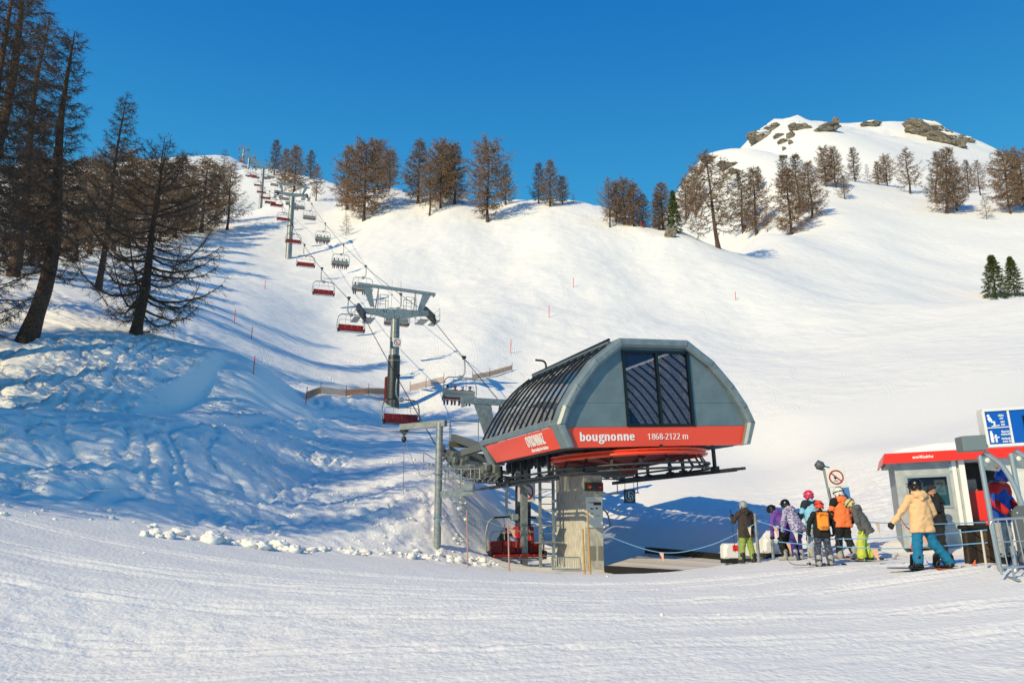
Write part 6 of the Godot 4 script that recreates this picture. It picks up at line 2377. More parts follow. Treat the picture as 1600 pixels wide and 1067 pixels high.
# ---------------------------------------------------------------- people
# A body is a field of tapered capsules joined smoothly and meshed as surface nets.
# Own axes: x right, y up, -z the way the person faces.
func nets(b: MB, bones: Array, cell: float, k: float, t := Transform3D(), noise: FastNoiseLite = null, amp := 0.0, cut_at := Vector3.INF, cut_along := Vector3.DOWN) -> void:
	var lo := Vector3.INF
	var hi := -Vector3.INF
	for q in bones:
		var r: float = maxf(q[2], q[3]) + k * 0.5 + cell * 2.0
		for e in 2:
			lo = lo.min(q[e] - Vector3.ONE * r)
			hi = hi.max(q[e] + Vector3.ONE * r)
	var n := Vector3i(((hi - lo) / cell).ceil()) + Vector3i.ONE
	var field := PackedFloat32Array()
	field.resize(n.x * n.y * n.z)
	field.fill(1.0)
	var sxy := n.x * n.y
	for q in bones:
		var pa: Vector3 = q[0]
		var pb: Vector3 = q[1]
		var ra: float = q[2]
		var rb: float = q[3]
		var r := maxf(ra, rb) + k + cell * 2.0
		var i0 := Vector3i(((pa.min(pb) - Vector3.ONE * r - lo) / cell).floor()).max(Vector3i.ZERO)
		var i1 := Vector3i(((pa.max(pb) + Vector3.ONE * r - lo) / cell).ceil()).min(n - Vector3i.ONE)
		var ab := pb - pa
		var inv := 1.0 / maxf(ab.length_squared(), 1e-8)
		for z in range(i0.z, i1.z + 1):
			for y in range(i0.y, i1.y + 1):
				var row := z * sxy + y * n.x
				for x in range(i0.x, i1.x + 1):
					var p := lo + Vector3(x, y, z) * cell - pa
					var h := clampf(p.dot(ab) * inv, 0.0, 1.0)
					var d := (p - ab * h).length() - lerpf(ra, rb, h)
					var o := field[row + x]
					var m := maxf(k - absf(o - d), 0.0) / k
					field[row + x] = minf(o, d) - m * m * k * 0.25
	if noise:
		for z in n.z:
			for y in n.y:
				for x in n.x:
					var i := z * sxy + y * n.x + x
					if absf(field[i]) < cell * 3.0:
						var p := lo + Vector3(x, y, z) * cell
						field[i] += amp * noise.get_noise_3d(p.x, p.y * 1.6, p.z)
	if cut_at != Vector3.INF:      # a straight edge, such as a hem
		for z in n.z:
			for y in n.y:
				for x in n.x:
					var i := z * sxy + y * n.x + x
					field[i] = maxf(field[i], (lo + Vector3(x, y, z) * cell - cut_at).dot(cut_along))
	var index := PackedInt32Array()
	index.resize(field.size())
	index.fill(-1)
	var first := b.v.size()
	var edges := [[0, 1], [2, 3], [4, 5], [6, 7], [0, 2], [1, 3], [4, 6], [5, 7], [0, 4], [1, 5], [2, 6], [3, 7]]
	var corner := [Vector3(0, 0, 0), Vector3(1, 0, 0), Vector3(0, 1, 0), Vector3(1, 1, 0), Vector3(0, 0, 1), Vector3(1, 0, 1), Vector3(0, 1, 1), Vector3(1, 1, 1)]
	var f := PackedFloat32Array()
	f.resize(8)
	var pts := PackedVector3Array()
	for z in n.z - 1:
		for y in n.y - 1:
			for x in n.x - 1:
				var i := z * sxy + y * n.x + x
				var v0 := field[i]
				if v0 > cell * 2.0 or v0 < -cell * 2.0:
					continue
				f[0] = v0
				f[1] = field[i + 1]
				f[2] = field[i + n.x]
				f[3] = field[i + n.x + 1]
				f[4] = field[i + sxy]
				f[5] = field[i + sxy + 1]
				f[6] = field[i + sxy + n.x]
				f[7] = field[i + sxy + n.x + 1]
				var inside := 0
				for c in 8:
					if f[c] < 0.0:
						inside += 1
				if inside == 0 or inside == 8:
					continue
				var sum := Vector3.ZERO
				var hits := 0
				for e in edges:
					var a := f[e[0]]
					var c := f[e[1]]
					if (a < 0.0) != (c < 0.0):
						sum += corner[e[0]].lerp(corner[e[1]], a / (a - c))
						hits += 1
				index[i] = first + pts.size()
				pts.append(lo + (Vector3(x, y, z) + sum / hits) * cell)
	var nrm := PackedVector3Array()
	nrm.resize(pts.size())
	var ix := PackedInt32Array()
	for z in range(1, n.z - 1):
		for y in range(1, n.y - 1):
			for x in range(1, n.x - 1):
				var i := z * sxy + y * n.x + x
				var a := field[i]
				if a > cell * 2.0 or a < -cell * 2.0:
					continue
				for axis in 3:
					var step := 1 if axis == 0 else (n.x if axis == 1 else sxy)
					var c := field[i + step]
					if (a < 0.0) == (c < 0.0):
						continue
					var s1 := n.x if axis == 0 else (sxy if axis == 1 else 1)
					var s2 := sxy if axis == 0 else (1 if axis == 1 else n.x)
					var q := [index[i - s1 - s2], index[i - s2], index[i], index[i - s1]]
					if q[0] < 0 or q[1] < 0 or q[2] < 0 or q[3] < 0:
						continue
					if a < 0.0:
						ix.append_array(PackedInt32Array([q[0], q[2], q[1], q[0], q[3], q[2]]))
					else:
						ix.append_array(PackedInt32Array([q[0], q[1], q[2], q[0], q[2], q[3]]))
	for i in range(0, ix.size(), 3):
		var p := pts[ix[i] - first]
		var w := (pts[ix[i + 2] - first] - p).cross(pts[ix[i + 1] - first] - p)
		nrm[ix[i] - first] += w
		nrm[ix[i + 1] - first] += w
		nrm[ix[i + 2] - first] += w
	for i in pts.size():
		b.v.append(t * pts[i])
		b.n.append((t.basis * nrm[i]).normalized())
	b.ix.append_array(ix)


var glove_meshes := {}


# a gloved hand hanging from the wrist at the origin, fingers towards -y, palm towards -z
func glove(grip: bool) -> ArrayMesh:
	if glove_meshes.has(grip):
		return glove_meshes[grip]
	var bones := [[Vector3(0, 0.02, 0), Vector3(0, -0.03, 0), 0.036, 0.034]]
	for i in 4:
		var x := -0.033 + i * 0.022
		bones.append([Vector3(x * 0.6, -0.03, 0), Vector3(x, -0.085, -0.004), 0.021, 0.02])
		var size: float = [0.068, 0.082, 0.086, 0.074][i]
		var curl := 1.9 if grip else 0.5
		var a := Vector3(x, -0.088, -0.004)
		var m := a + Vector3(x * 0.1, -cos(curl * 0.5), -sin(curl * 0.5)) * size * 0.55
		var e := m + Vector3(x * 0.05, -cos(curl * 1.3), -sin(curl * 1.3)) * size * 0.5
		bones.append([a, m, 0.0125, 0.0115])
		bones.append([m, e, 0.0115, 0.0095])
	bones.append([Vector3(-0.03, -0.03, -0.01), Vector3(-0.058, -0.066, -0.03), 0.018, 0.014])
	bones.append([Vector3(-0.058, -0.066, -0.03), Vector3(-0.05 if grip else -0.062, -0.1, -0.045), 0.014, 0.011])
	var b := MB.new()
	nets(b, bones, 0.0075, 0.008)
	glove_meshes[grip] = b.mesh()
	return glove_meshes[grip]


func fabric(color: Color, pattern := Color.TRANSPARENT) -> StandardMaterial3D:
	var called := "cloth_%s_%s" % [color.to_html(false), pattern.to_html(false)]
	if mats.has(called):
		return mats[called]
	var m: StandardMaterial3D
	if pattern.a > 0.0:
		m = textured(called, color, pattern, 0.85, 0.045, Vector3(1.6, 1.6, 1.6), 0.0, 0.0, false)
		var ramp: Gradient = (m.albedo_texture as NoiseTexture2D).color_ramp
		ramp.interpolation_mode = Gradient.GRADIENT_INTERPOLATE_CONSTANT
		ramp.set_offset(1, 0.5)
	else:
		m = M(called, color, 0.85)
	m.rim_enabled = true
	m.rim = 0.15
	return m


# pose: joints in metres for a figure 1.75 m tall; the torso leans by fwd and side (radians) about the hips
func person(label: String, where: Vector3, turn: float, height: float, pose: Dictionary, wear: Dictionary) -> Node3D:
	var o := thing("person", label, "person", where, turn)
	var s := height / 1.75
	var scale_t := Transform3D(Basis.from_scale(Vector3.ONE * s), Vector3.ZERO)
	var hips: Vector3 = pose.get("hips", Vector3(0, 0.93, 0))
	var lean := Basis(Vector3.RIGHT, -pose.get("fwd", 0.05)) * Basis(Vector3(0, 0, 1), pose.get("side", 0.0)) * Basis(Vector3.UP, pose.get("twist", 0.0))
	var up := func(v: Vector3) -> Vector3: return hips + lean * v
	var chest: Vector3 = up.call(Vector3(0, 0.36, 0))
	var neck: Vector3 = up.call(Vector3(0, 0.55, 0.005))
	var look: Basis = Basis(Vector3.UP, pose.get("look", 0.0)) * Basis(Vector3.RIGHT, -pose.get("nod", 0.1))
	var head: Vector3 = neck + lean * Vector3(0, 0.07, -0.01) + look * Vector3(0, 0.09, -0.02)
	var sh := []
	var el: Array = pose.get("elbows", [Vector3(-0.29, 0.22, 0.03), Vector3(0.29, 0.22, 0.03)])
	var wr: Array = pose.get("wrists", [Vector3(-0.28, -0.02, -0.09), Vector3(0.28, -0.02, -0.09)])
	var elbows := []
	var wrists := []
	for i in 2:
		var d := -1.0 if i == 0 else 1.0
		sh.append(up.call(Vector3(0.18 * d, 0.49, 0)))
		elbows.append(up.call(el[i]))
		wrists.append(up.call(wr[i]))
	var knees: Array = pose.get("knees", [Vector3(-0.12, 0.5, -0.03), Vector3(0.12, 0.5, -0.03)])
	var feet: Array = pose.get("feet", [Vector3(-0.13, 0.08, 0.02), Vector3(0.13, 0.08, 0.02)])
	var toes: Array = pose.get("toes", [0.15, -0.15])
	# the body under the clothes: one skin from head to feet
	var bones := [[hips, chest, 0.1, 0.11], [chest, neck, 0.1, 0.055], [neck, head, 0.055, 0.06], [sh[0], sh[1], 0.055, 0.055]]
	for i in 2:
		var hip: Vector3 = hips + Vector3(-0.09 if i == 0 else 0.09, -0.02, 0)
		bones.append([sh[i], elbows[i], 0.048, 0.038])
		bones.append([elbows[i], wrists[i], 0.038, 0.028])
		bones.append([hip, knees[i], 0.08, 0.055])
		bones.append([knees[i], feet[i] + Vector3(0, 0.02, 0), 0.052, 0.038])
	var b := MB.new()
	nets(b, bones, 0.034, 0.05, scale_t)
	# the head: skull, jaw, nose, ears
	var hb := [[Vector3(0, 0.03, 0.015), Vector3(0, 0.03, -0.012), 0.088, 0.084], [Vector3(0, -0.03, -0.02), Vector3(0, -0.075, -0.05), 0.062, 0.04], [Vector3(0, -0.01, -0.088), Vector3(0, -0.035, -0.104), 0.011, 0.016], [Vector3(0, -0.06, -0.085), Vector3(0, -0.063, -0.088), 0.016, 0.016], [Vector3(-0.084, -0.01, 0.01), Vector3(-0.09, -0.04, 0.005), 0.014, 0.012], [Vector3(0.084, -0.01, 0.01), Vector3(0.09, -0.04, 0.005), 0.014, 0.012], [Vector3(0, -0.04, 0.01), look.inverse() * (neck - head), 0.055, 0.052]]
	var head_t := Transform3D(look, head)
	nets(b, hb, 0.013, 0.025, scale_t * head_t)
	put(b, "body", M("skin", Color(0.78, 0.56, 0.46), 0.6), o)
	var eye_white := M("eye_white", Color(0.85, 0.84, 0.82), 0.3)
	for d in [-1.0, 1.0]:
		b = MB.new()
		b.xf = scale_t * head_t
		b.ball(Vector3(0.032 * d, 0.005, -0.085), Vector3(0.013, 0.009, 0.008), 8)
		put(b, "eye", M("eye_dark", Color(0.08, 0.06, 0.05), 0.3), o)
	b = MB.new()
	b.xf = scale_t * head_t
	b.ball(Vector3(0, -0.062, -0.1), Vector3(0.022, 0.006, 0.006), 8)
	put(b, "mouth", M("lips", Color(0.6, 0.32, 0.28), 0.5), o)
	var folds := make_noise(7.0, 3, label.hash() % 500)
	# trousers
	bones = [[hips + Vector3(-0.06, 0.04, 0), hips + Vector3(0.06, 0.04, 0), 0.13, 0.13]]
	for i in 2:
		var hip: Vector3 = hips + Vector3(-0.085 if i == 0 else 0.085, -0.03, 0)
		bones.append([hip, knees[i], 0.122, 0.088])
		var ankle: Vector3 = feet[i] + Vector3(0, 0.08, 0)
		bones.append([knees[i], ankle, 0.088, wear.get("flare", 0.088)])
	b = MB.new()
	nets(b, bones, 0.024, 0.04, scale_t, folds, 0.026)
	put(b, "trousers", wear.trousers, o)
	# jacket
	var hem: Vector3 = up.call(Vector3(0, -0.1 * wear.get("hem", 1.0), 0))
	bones = []
	for d in [-0.075, 0.075]:
		bones.append([hem + lean * Vector3(d * 1.25, -0.08, 0), up.call(Vector3(d * 1.1, 0.3, 0)), 0.152, 0.125])
	bones.append([up.call(Vector3(0, 0.05, 0)), chest, 0.15, 0.14])
	bones.append([up.call(Vector3(-0.13, 0.46, 0)), up.call(Vector3(0.13, 0.46, 0)), 0.085, 0.085])
	bones.append([chest, neck + lean * Vector3(0, 0.02, 0.01), 0.12, 0.075])
	for i in 2:
		bones.append([sh[i], elbows[i], 0.078, 0.066])
		bones.append([elbows[i], wrists[i], 0.066, 0.05])
	b = MB.new()
	nets(b, bones, 0.024, 0.045, scale_t, folds, 0.028, hem + Vector3(0, -0.06, 0), lean * Vector3.DOWN)
	var jacket := put(b, "jacket", wear.jacket, o)
	if wear.has("hood"):
		b = MB.new()
		nets(b, [[neck + lean * Vector3(-0.07, -0.02, 0.09), neck + lean * Vector3(0.07, -0.02, 0.09), 0.07, 0.07], [neck + lean * Vector3(0, -0.1, 0.13), neck + lean * Vector3(0, 0.0, 0.1), 0.045, 0.06], [neck + lean * Vector3(-0.09, 0.02, 0.0), neck + lean * Vector3(-0.06, 0.02, 0.08), 0.05, 0.055], [neck + lean * Vector3(0.09, 0.02, 0.0), neck + lean * Vector3(0.06, 0.02, 0.08), 0.05, 0.055]], 0.02, 0.04, scale_t, folds, 0.015)
		put(b, "hood", wear.hood, jacket)
	if wear.has("yoke"):      # darker shoulders and forearms
		b = MB.new()
		nets(b, [[up.call(Vector3(-0.15, 0.485, 0.005)), up.call(Vector3(0.15, 0.485, 0.005)), 0.108, 0.108], [sh[0], sh[0].lerp(elbows[0], 0.3), 0.1, 0.094], [sh[1], sh[1].lerp(elbows[1], 0.3), 0.1, 0.094]], 0.022, 0.03, scale_t)
		for i in 2:
			nets(b, [[elbows[i], wrists[i], 0.086, 0.066]], 0.022, 0.03, scale_t)
		put(b, "dark_shoulders", wear.yoke, jacket)
	# boots and gloves
	for i in 2:
		var f: Vector3 = feet[i]
		var way := Basis(Vector3.UP, toes[i])
		b = MB.new()
		var big: float = wear.get("boot", 1.0)
		nets(b, [[f + Vector3(0, 0.16, 0.02), f + Vector3(0, 0.0, 0.02), 0.068 * big, 0.062 * big], [f + way * Vector3(0, -0.025, 0.04), f + way * Vector3(0, -0.035, -0.15), 0.052 * big, 0.045 * big]], 0.018, 0.03, scale_t)
		if big > 1.05:
			for y in [0.03, 0.1]:
				b.xf = scale_t
				b.box(f + way * Vector3(0.07, y, -0.03), Vector3(0.03, 0.025, 0.1), way)
		put(b, "boot", wear.get("boots", M("boot_black", Color(0.06, 0.06, 0.065), 0.5)), o)
		var dir: Vector3 = (wrists[i] - elbows[i]).normalized()
		var y_axis := -dir
		var palm: Vector3 = Vector3(0.7 if i == 0 else -0.7, 0, -0.7)
		var z_axis := -(palm - dir * palm.dot(dir)).normalized()
		var basis := Basis(y_axis.cross(z_axis), y_axis, z_axis)
		if i == 1:
			basis = basis * Basis.from_scale(Vector3(-1, 1, 1))
		var grip: bool = pose.get("grip", [false, false])[i]
		share(glove(grip), "glove", wear.get("gloves", M("glove_black", Color(0.05, 0.05, 0.055), 0.7)), o, scale_t * Transform3D(basis.scaled_local(Vector3.ONE * 1.12), wrists[i]))
	# head wear
	var hat := scale_t * head_t * Transform3D(Basis(), Vector3(0, 0.035, 0.005))
	b = MB.new()
	b.xf = hat
	if wear.has("helmet"):
		b.lathe([Vector2(0.112, -0.075), Vector2(0.124, -0.05), Vector2(0.128, 0.0), Vector2(0.118, 0.05), Vector2(0.092, 0.092), Vector2(0.05, 0.117), Vector2(0.001, 0.125)], 20, Vector3.ZERO, Basis(), Vector3(0.93, 1.0, 1.1))
		for d in [-1.0, 1.0]:
			b.ball(Vector3(0.1 * d, -0.075, 0.012), Vector3(0.022, 0.06, 0.05), 10)
		b.ball(Vector3(0, -0.07, 0.1), Vector3(0.085, 0.045, 0.035), 10)
		b.bar(Vector3(-0.07, 0.035, -0.132), Vector3(0.07, 0.035, -0.132), 0.03, 0.012)
		var shell := put(b, "helmet", wear.helmet, o)
		if wear.has("goggles"):
			b = MB.new()
			b.xf = hat * Transform3D(Basis(Vector3.RIGHT, -0.15), Vector3(0, -0.005, 0))
			b.tube(arc(Vector3(0, 0, 0.0), Vector3(0.125, 0, 0), Vector3(0, 0, 0.147), 0, 350, 24), 0.014, 5, -1.0, true)
			put(b, "goggle_strap", wear.get("strap", wear.goggles), shell)
			b = MB.new()
			b.xf = hat
			b.ball(Vector3(0, -0.035, -0.108), Vector3(0.085, 0.042, 0.03), 12)
			put(b, "goggle_lens", wear.goggles, shell)
		if wear.has("stripe"):
			b = MB.new()
			b.xf = hat
			b.tube(arc(Vector3(0.0, 0.0, 0.005), Vector3(0, 0.127, 0), Vector3(0, 0, 0.142), -60, 110, 14), 0.016, 5)
			put(b, "helmet_stripe", wear.stripe, shell)
	elif wear.has("cap"):
		b.lathe([Vector2(0.1, -0.03), Vector2(0.106, 0.0), Vector2(0.1, 0.045), Vector2(0.07, 0.078), Vector2(0.001, 0.09)], 18, Vector3.ZERO, Basis(), Vector3(0.93, 1.0, 1.08))
		if wear.get("peak", false):
			b.extrude(PackedVector2Array([Vector2(-0.08, 0.06), Vector2(0.08, 0.06), Vector2(0.07, 0.16), Vector2(0, 0.185), Vector2(-0.07, 0.16)]), -0.006, 0.006, Transform3D(Basis(Vector3.RIGHT, -PI / 2), Vector3(0, -0.005, 0)))
		put(b, "cap", wear.cap, o)
	if wear.has("pack"):
		b = MB.new()
		var back: Vector3 = up.call(Vector3(0, 0.26, 0.2))
		b.xf = scale_t
		b.cbox(back, Vector3(0.31, 0.46, 0.19), 0.06, lean)
		b.cbox(back + lean * Vector3(0, -0.02, 0.11), Vector3(0.24, 0.28, 0.07), 0.03, lean)
		var pack := put(b, "rucksack", wear.pack, o)
		b = MB.new()
		b.xf = scale_t
		b.cbox(back + lean * Vector3(0, 0.2, 0.03), Vector3(0.29, 0.1, 0.2), 0.04, lean)
		put(b, "pack_lid", wear.pack, pack)
		b = MB.new()
		b.xf = scale_t
		for d in [-0.1, 0.1]:
			b.tube(PackedVector3Array([up.call(Vector3(d, 0.5, 0.1)), up.call(Vector3(d * 1.3, 0.55, -0.02)), up.call(Vector3(d * 1.4, 0.4, -0.15)), up.call(Vector3(d * 1.5, 0.1, -0.1))]), 0.02, 5)
			b.bar(back + lean * Vector3(d, -0.16, 0.1), back + lean * Vector3(d, 0.2, 0.14), 0.02, 0.012)
		put(b, "pack_strap", M("strap_orange", Color(0.85, 0.42, 0.08), 0.8), pack)
	return o


func ski(label: String, where: Vector3, turn: float, length: float, color: Color) -> void:
	var b := MB.new()
	var half := length * 0.5
	var n := 14
	for i in n:
		var z0 := lerpf(-half, half, float(i) / n)
		var z1 := lerpf(-half, half, float(i + 1) / n)
		var w0 := 0.045 + 0.014 * pow(absf(z0) / half, 2.0)
		var w1 := 0.045 + 0.014 * pow(absf(z1) / half, 2.0)
		var y0 := 0.16 * pow(maxf(0.0, (-z0 - half * 0.72) / (half * 0.28)), 2.0) + 0.02 * pow(maxf(0.0, (z0 - half * 0.85) / (half * 0.15)), 2.0)
		var y1 := 0.16 * pow(maxf(0.0, (-z1 - half * 0.72) / (half * 0.28)), 2.0) + 0.02 * pow(maxf(0.0, (z1 - half * 0.85) / (half * 0.15)), 2.0)
		if i == 0:
			w0 = 0.012
		var a := Vector3(0, 0.014, 0)
		var p := [Vector3(-w0, y0, z0), Vector3(w0, y0, z0), Vector3(w1, y1, z1), Vector3(-w1, y1, z1)]
		b.quad(p[3] + a, p[2] + a, p[1] + a, p[0] + a)
		b.quad(p[0], p[1], p[2], p[3])
		b.quad(p[1], p[1] + a, p[2] + a, p[2])
		b.quad(p[0] + a, p[0], p[3], p[3] + a)
	var o := thing("ski", label, "ski", where, turn, "skis worn in the queue")
	put(b, "blade", M("ski_%s" % color.to_html(false), color, 0.35), o)
	b = MB.new()
	b.cbox(Vector3(0, 0.035, 0.16), Vector3(0.07, 0.04, 0.1), 0.01)
	b.cbox(Vector3(0, 0.035, -0.16), Vector3(0.07, 0.04, 0.09), 0.01)
	put(b, "binding", M("chair_black", Color(0.07, 0.075, 0.08), 0.5), o)


func pole(label: String, top: Vector3, tip: Vector3, color: Color) -> void:
	var b := MB.new()
	var o := thing("ski_pole", label, "ski pole", tip, 0.0, "ski poles held in the queue")
	b.rod(Vector3.ZERO, top - tip, 0.008, 6, 0.009)
	put(b, "shaft", M("pole_%s" % color.to_html(false), color, 0.4), o)
	b = MB.new()
	var way := (top - tip).normalized()
	b.rod(top - tip - way * 0.12, top - tip, 0.016, 7)
	put(b, "handle", M("chair_black", Color(0.07, 0.075, 0.08), 0.5), o)
	b = MB.new()
	b.rod(way * 0.06, way * 0.075, 0.035, 9)
	put(b, "basket", M("chair_black", Color(0.07, 0.075, 0.08), 0.5), o)


func spot(px: float, py: float, d: float) -> Vector3:
	return on_snow(at(px, py, d).x, d)


func build_people() -> void:
	var black := fabric(Color(0.07, 0.07, 0.075))
	var shiny_black := M("helmet_black", Color(0.07, 0.07, 0.075), 0.3)
	var white_shell := M("helmet_white", Color(0.82, 0.82, 0.8), 0.3)
	var ski_boots := M("ski_boot_white", Color(0.6, 0.6, 0.6), 0.4)
	var dark_boots := M("ski_boot_dark", Color(0.12, 0.12, 0.14), 0.4)
	# brown-black jacket, lime trousers
	var p := spot(1169, 879, 24.6)
	person("person in dark brown jacket and lime trousers holding poles, far left of the queue", p, 0.15, 1.72, {"fwd": 0.08, "nod": 0.15, "elbows": [Vector3(-0.34, 0.26, -0.06), Vector3(0.3, 0.22, 0.0)], "wrists": [Vector3(-0.3, 0.4, -0.24), Vector3(0.26, 0.04, -0.18)], "grip": [true, true], "feet": [Vector3(-0.16, 0.08, 0.02), Vector3(0.17, 0.08, 0.04)]},
		{"jacket": fabric(Color(0.21, 0.175, 0.16)), "hood": fabric(Color(0.21, 0.175, 0.16)), "trousers": fabric(Color(0.52, 0.6, 0.27)), "helmet": M("helmet_pale", Color(0.55, 0.58, 0.58), 0.4), "boot": 1.15, "boots": dark_boots, "hem": 1.4})
	pole("upright ski pole at the left of the person in lime trousers", p + Vector3(-0.36, 1.5, -0.2), p + Vector3(-0.3, 0.3, -0.15), Color(0.15, 0.13, 0.12))
	# purple jacket, bent forward to the left
	p = spot(1229, 869, 23.8)
	person("person in a plain purple jacket and black trousers bending forward", p, 0.75, 1.68, {"fwd": 0.75, "nod": 0.5, "hips": Vector3(0, 0.9, 0.12), "elbows": [Vector3(-0.28, 0.3, -0.2), Vector3(0.28, 0.3, -0.22)], "wrists": [Vector3(-0.2, 0.12, -0.42), Vector3(0.2, 0.1, -0.42)], "grip": [true, true], "knees": [Vector3(-0.13, 0.48, -0.06), Vector3(0.13, 0.48, 0.0)]},
		{"jacket": fabric(Color(0.4, 0.25, 0.6)), "hood": fabric(Color(0.4, 0.25, 0.6)), "trousers": black, "helmet": shiny_black, "goggles": M("goggle_dark", Color(0.12, 0.12, 0.12), 0.2), "boot": 1.15, "boots": ski_boots})
	# camouflage purple
	p = spot(1246, 871, 23.3)
	person("person in a white and violet camouflage jacket and indigo trousers", p, 0.6, 1.7, {"fwd": 0.5, "nod": 0.35, "hips": Vector3(0, 0.9, 0.08), "elbows": [Vector3(-0.3, 0.26, -0.12), Vector3(0.3, 0.26, -0.1)], "wrists": [Vector3(-0.22, 0.06, -0.34), Vector3(0.24, 0.04, -0.32)], "grip": [true, true]},
		{"jacket": fabric(Color(0.3, 0.24, 0.52), Color(0.78, 0.77, 0.82)), "hood": fabric(Color(0.3, 0.24, 0.52), Color(0.78, 0.77, 0.82)), "trousers": fabric(Color(0.2, 0.18, 0.46)), "helmet": shiny_black, "boot": 1.15, "boots": ski_boots})
	# pink helmet, light blue jacket
	p = spot(1275, 868, 23.6)
	person("person in a pink helmet and pale blue jacket with dark sleeves", p, 0.25, 1.78, {"fwd": 0.1, "look": 0.4, "elbows": [Vector3(-0.3, 0.22, -0.06), Vector3(0.29, 0.22, 0.0)], "wrists": [Vector3(-0.32, 0.02, -0.22), Vector3(0.26, 0.02, -0.2)], "grip": [true, true]},
		{"jacket": fabric(Color(0.52, 0.74, 0.86)), "yoke": fabric(Color(0.1, 0.16, 0.22)), "trousers": fabric(Color(0.66, 0.68, 0.72)), "helmet": M("helmet_pink", Color(0.82, 0.16, 0.36), 0.3), "goggles": M("goggle_pale", Color(0.7, 0.5, 0.55), 0.3), "boot": 1.15, "boots": ski_boots})
	# child with the orange rucksack
	p = spot(1289, 885, 20.4)
	person("child in an orange helmet with an orange rucksack and patterned navy trousers", p, -0.05, 1.5, {"fwd": 0.06, "elbows": [Vector3(-0.33, 0.24, 0.02), Vector3(0.33, 0.24, 0.02)], "wrists": [Vector3(-0.34, 0.0, -0.08), Vector3(0.35, 0.0, -0.06)], "grip": [true, true], "feet": [Vector3(-0.15, 0.08, 0.02), Vector3(0.17, 0.08, 0.02)], "knees": [Vector3(-0.14, 0.48, -0.06), Vector3(0.15, 0.48, -0.05)]},
		{"jacket": black, "trousers": fabric(Color(0.1, 0.12, 0.2), Color(0.34, 0.38, 0.46)), "helmet": M("helmet_orange", Color(0.92, 0.28, 0.16), 0.35), "goggles": M("goggle_dark", Color(0.12, 0.12, 0.12), 0.2), "pack": fabric(Color(0.93, 0.56, 0.2)), "boot": 1.25, "boots": ski_boots, "flare": 0.105})
	ski("left ski under the child with the orange rucksack", p + Vector3(-0.2, 0.02, 0.02), 1.25, 1.35, Color(0.12, 0.12, 0.14))
	ski("right ski under the child with the orange rucksack, pointing right", p + Vector3(0.25, 0.02, 0.1), 1.35, 1.35, Color(0.3, 0.33, 0.36))
	pole("ski pole at the left side of the child with the orange rucksack", p + Vector3(-0.3, 0.82, -0.1), p + Vector3(-0.42, 0.0, 0.1), Color(0.75, 0.75, 0.72))
	# orange jacket
	p = spot(1322, 872, 22.4)
	person("tall person in an orange jacket with black shoulders and white helmet", p, 0.1, 1.8, {"fwd": 0.04, "look": 0.5, "elbows": [Vector3(-0.31, 0.22, 0.02), Vector3(0.3, 0.22, 0.02)], "wrists": [Vector3(-0.3, -0.01, -0.14), Vector3(0.3, -0.02, -0.1)], "grip": [true, false], "feet": [Vector3(-0.1, 0.08, -0.1), Vector3(0.18, 0.08, 0.1)]},
		{"jacket": fabric(Color(0.96, 0.47, 0.25)), "yoke": fabric(Color(0.06, 0.06, 0.065)), "hood": fabric(Color(0.96, 0.47, 0.25)), "trousers": black, "helmet": white_shell, "stripe": M("helmet_black", Color(0.07, 0.07, 0.075), 0.3), "goggles": M("goggle_dark", Color(0.12, 0.12, 0.12), 0.2), "boot": 1.2, "boots": ski_boots})
	pole("dark ski pole before the person in the orange jacket", p + Vector3(-0.34, 0.98, 0.1), p + Vector3(-0.12, 0.0, 0.25), Color(0.16, 0.2, 0.3))
	ski("ski beneath the tall person in orange", p + Vector3(0.2, 0.02, 0.05), 1.1, 1.6, Color(0.5, 0.12, 0.12))
	# grey jacket, yellow trousers
	p = spot(1352, 882, 21.3)
	person("child in a grey jacket and wide yellow trousers bowing a pale helmet", p, 0.9, 1.58, {"fwd": 0.42, "side": 0.1, "nod": 0.75, "hips": Vector3(0, 0.92, 0.1), "elbows": [Vector3(-0.27, 0.2, -0.04), Vector3(0.28, 0.2, 0.04)], "wrists": [Vector3(-0.22, -0.02, -0.1), Vector3(0.26, -0.05, -0.02)], "grip": [true, true], "feet": [Vector3(-0.16, 0.08, -0.02), Vector3(0.2, 0.08, 0.1)]},
		{"jacket": fabric(Color(0.34, 0.335, 0.345)), "hood": fabric(Color(0.34, 0.335, 0.345)), "trousers": fabric(Color(0.74, 0.76, 0.3)), "helmet": M("helmet_cream", Color(0.75, 0.7, 0.5), 0.4), "stripe": shiny_black, "goggles": M("goggle_dark", Color(0.12, 0.12, 0.12), 0.2), "gloves": M("glove_lime", Color(0.5, 0.68, 0.12), 0.7), "boot": 1.2, "boots": dark_boots, "flare": 0.13, "hem": 1.6})
	pole("lime ski pole leaning on the yellow trousers", p + Vector3(-0.02, 0.78, 0.24), p + Vector3(-0.12, 0.02, 0.3), Color(0.55, 0.75, 0.15))
	ski("left ski under the child in yellow trousers", p + Vector3(-0.15, 0.02, 0.12), 1.4, 1.3, Color(0.55, 0.58, 0.5))
	ski("right ski under the child in yellow trousers, tip at the far right", p + Vector3(0.3, 0.02, 0.0), -1.3, 1.3, Color(0.6, 0.6, 0.6))
	# tan jacket, teal trousers
	p = spot(1450, 891, 17.1)
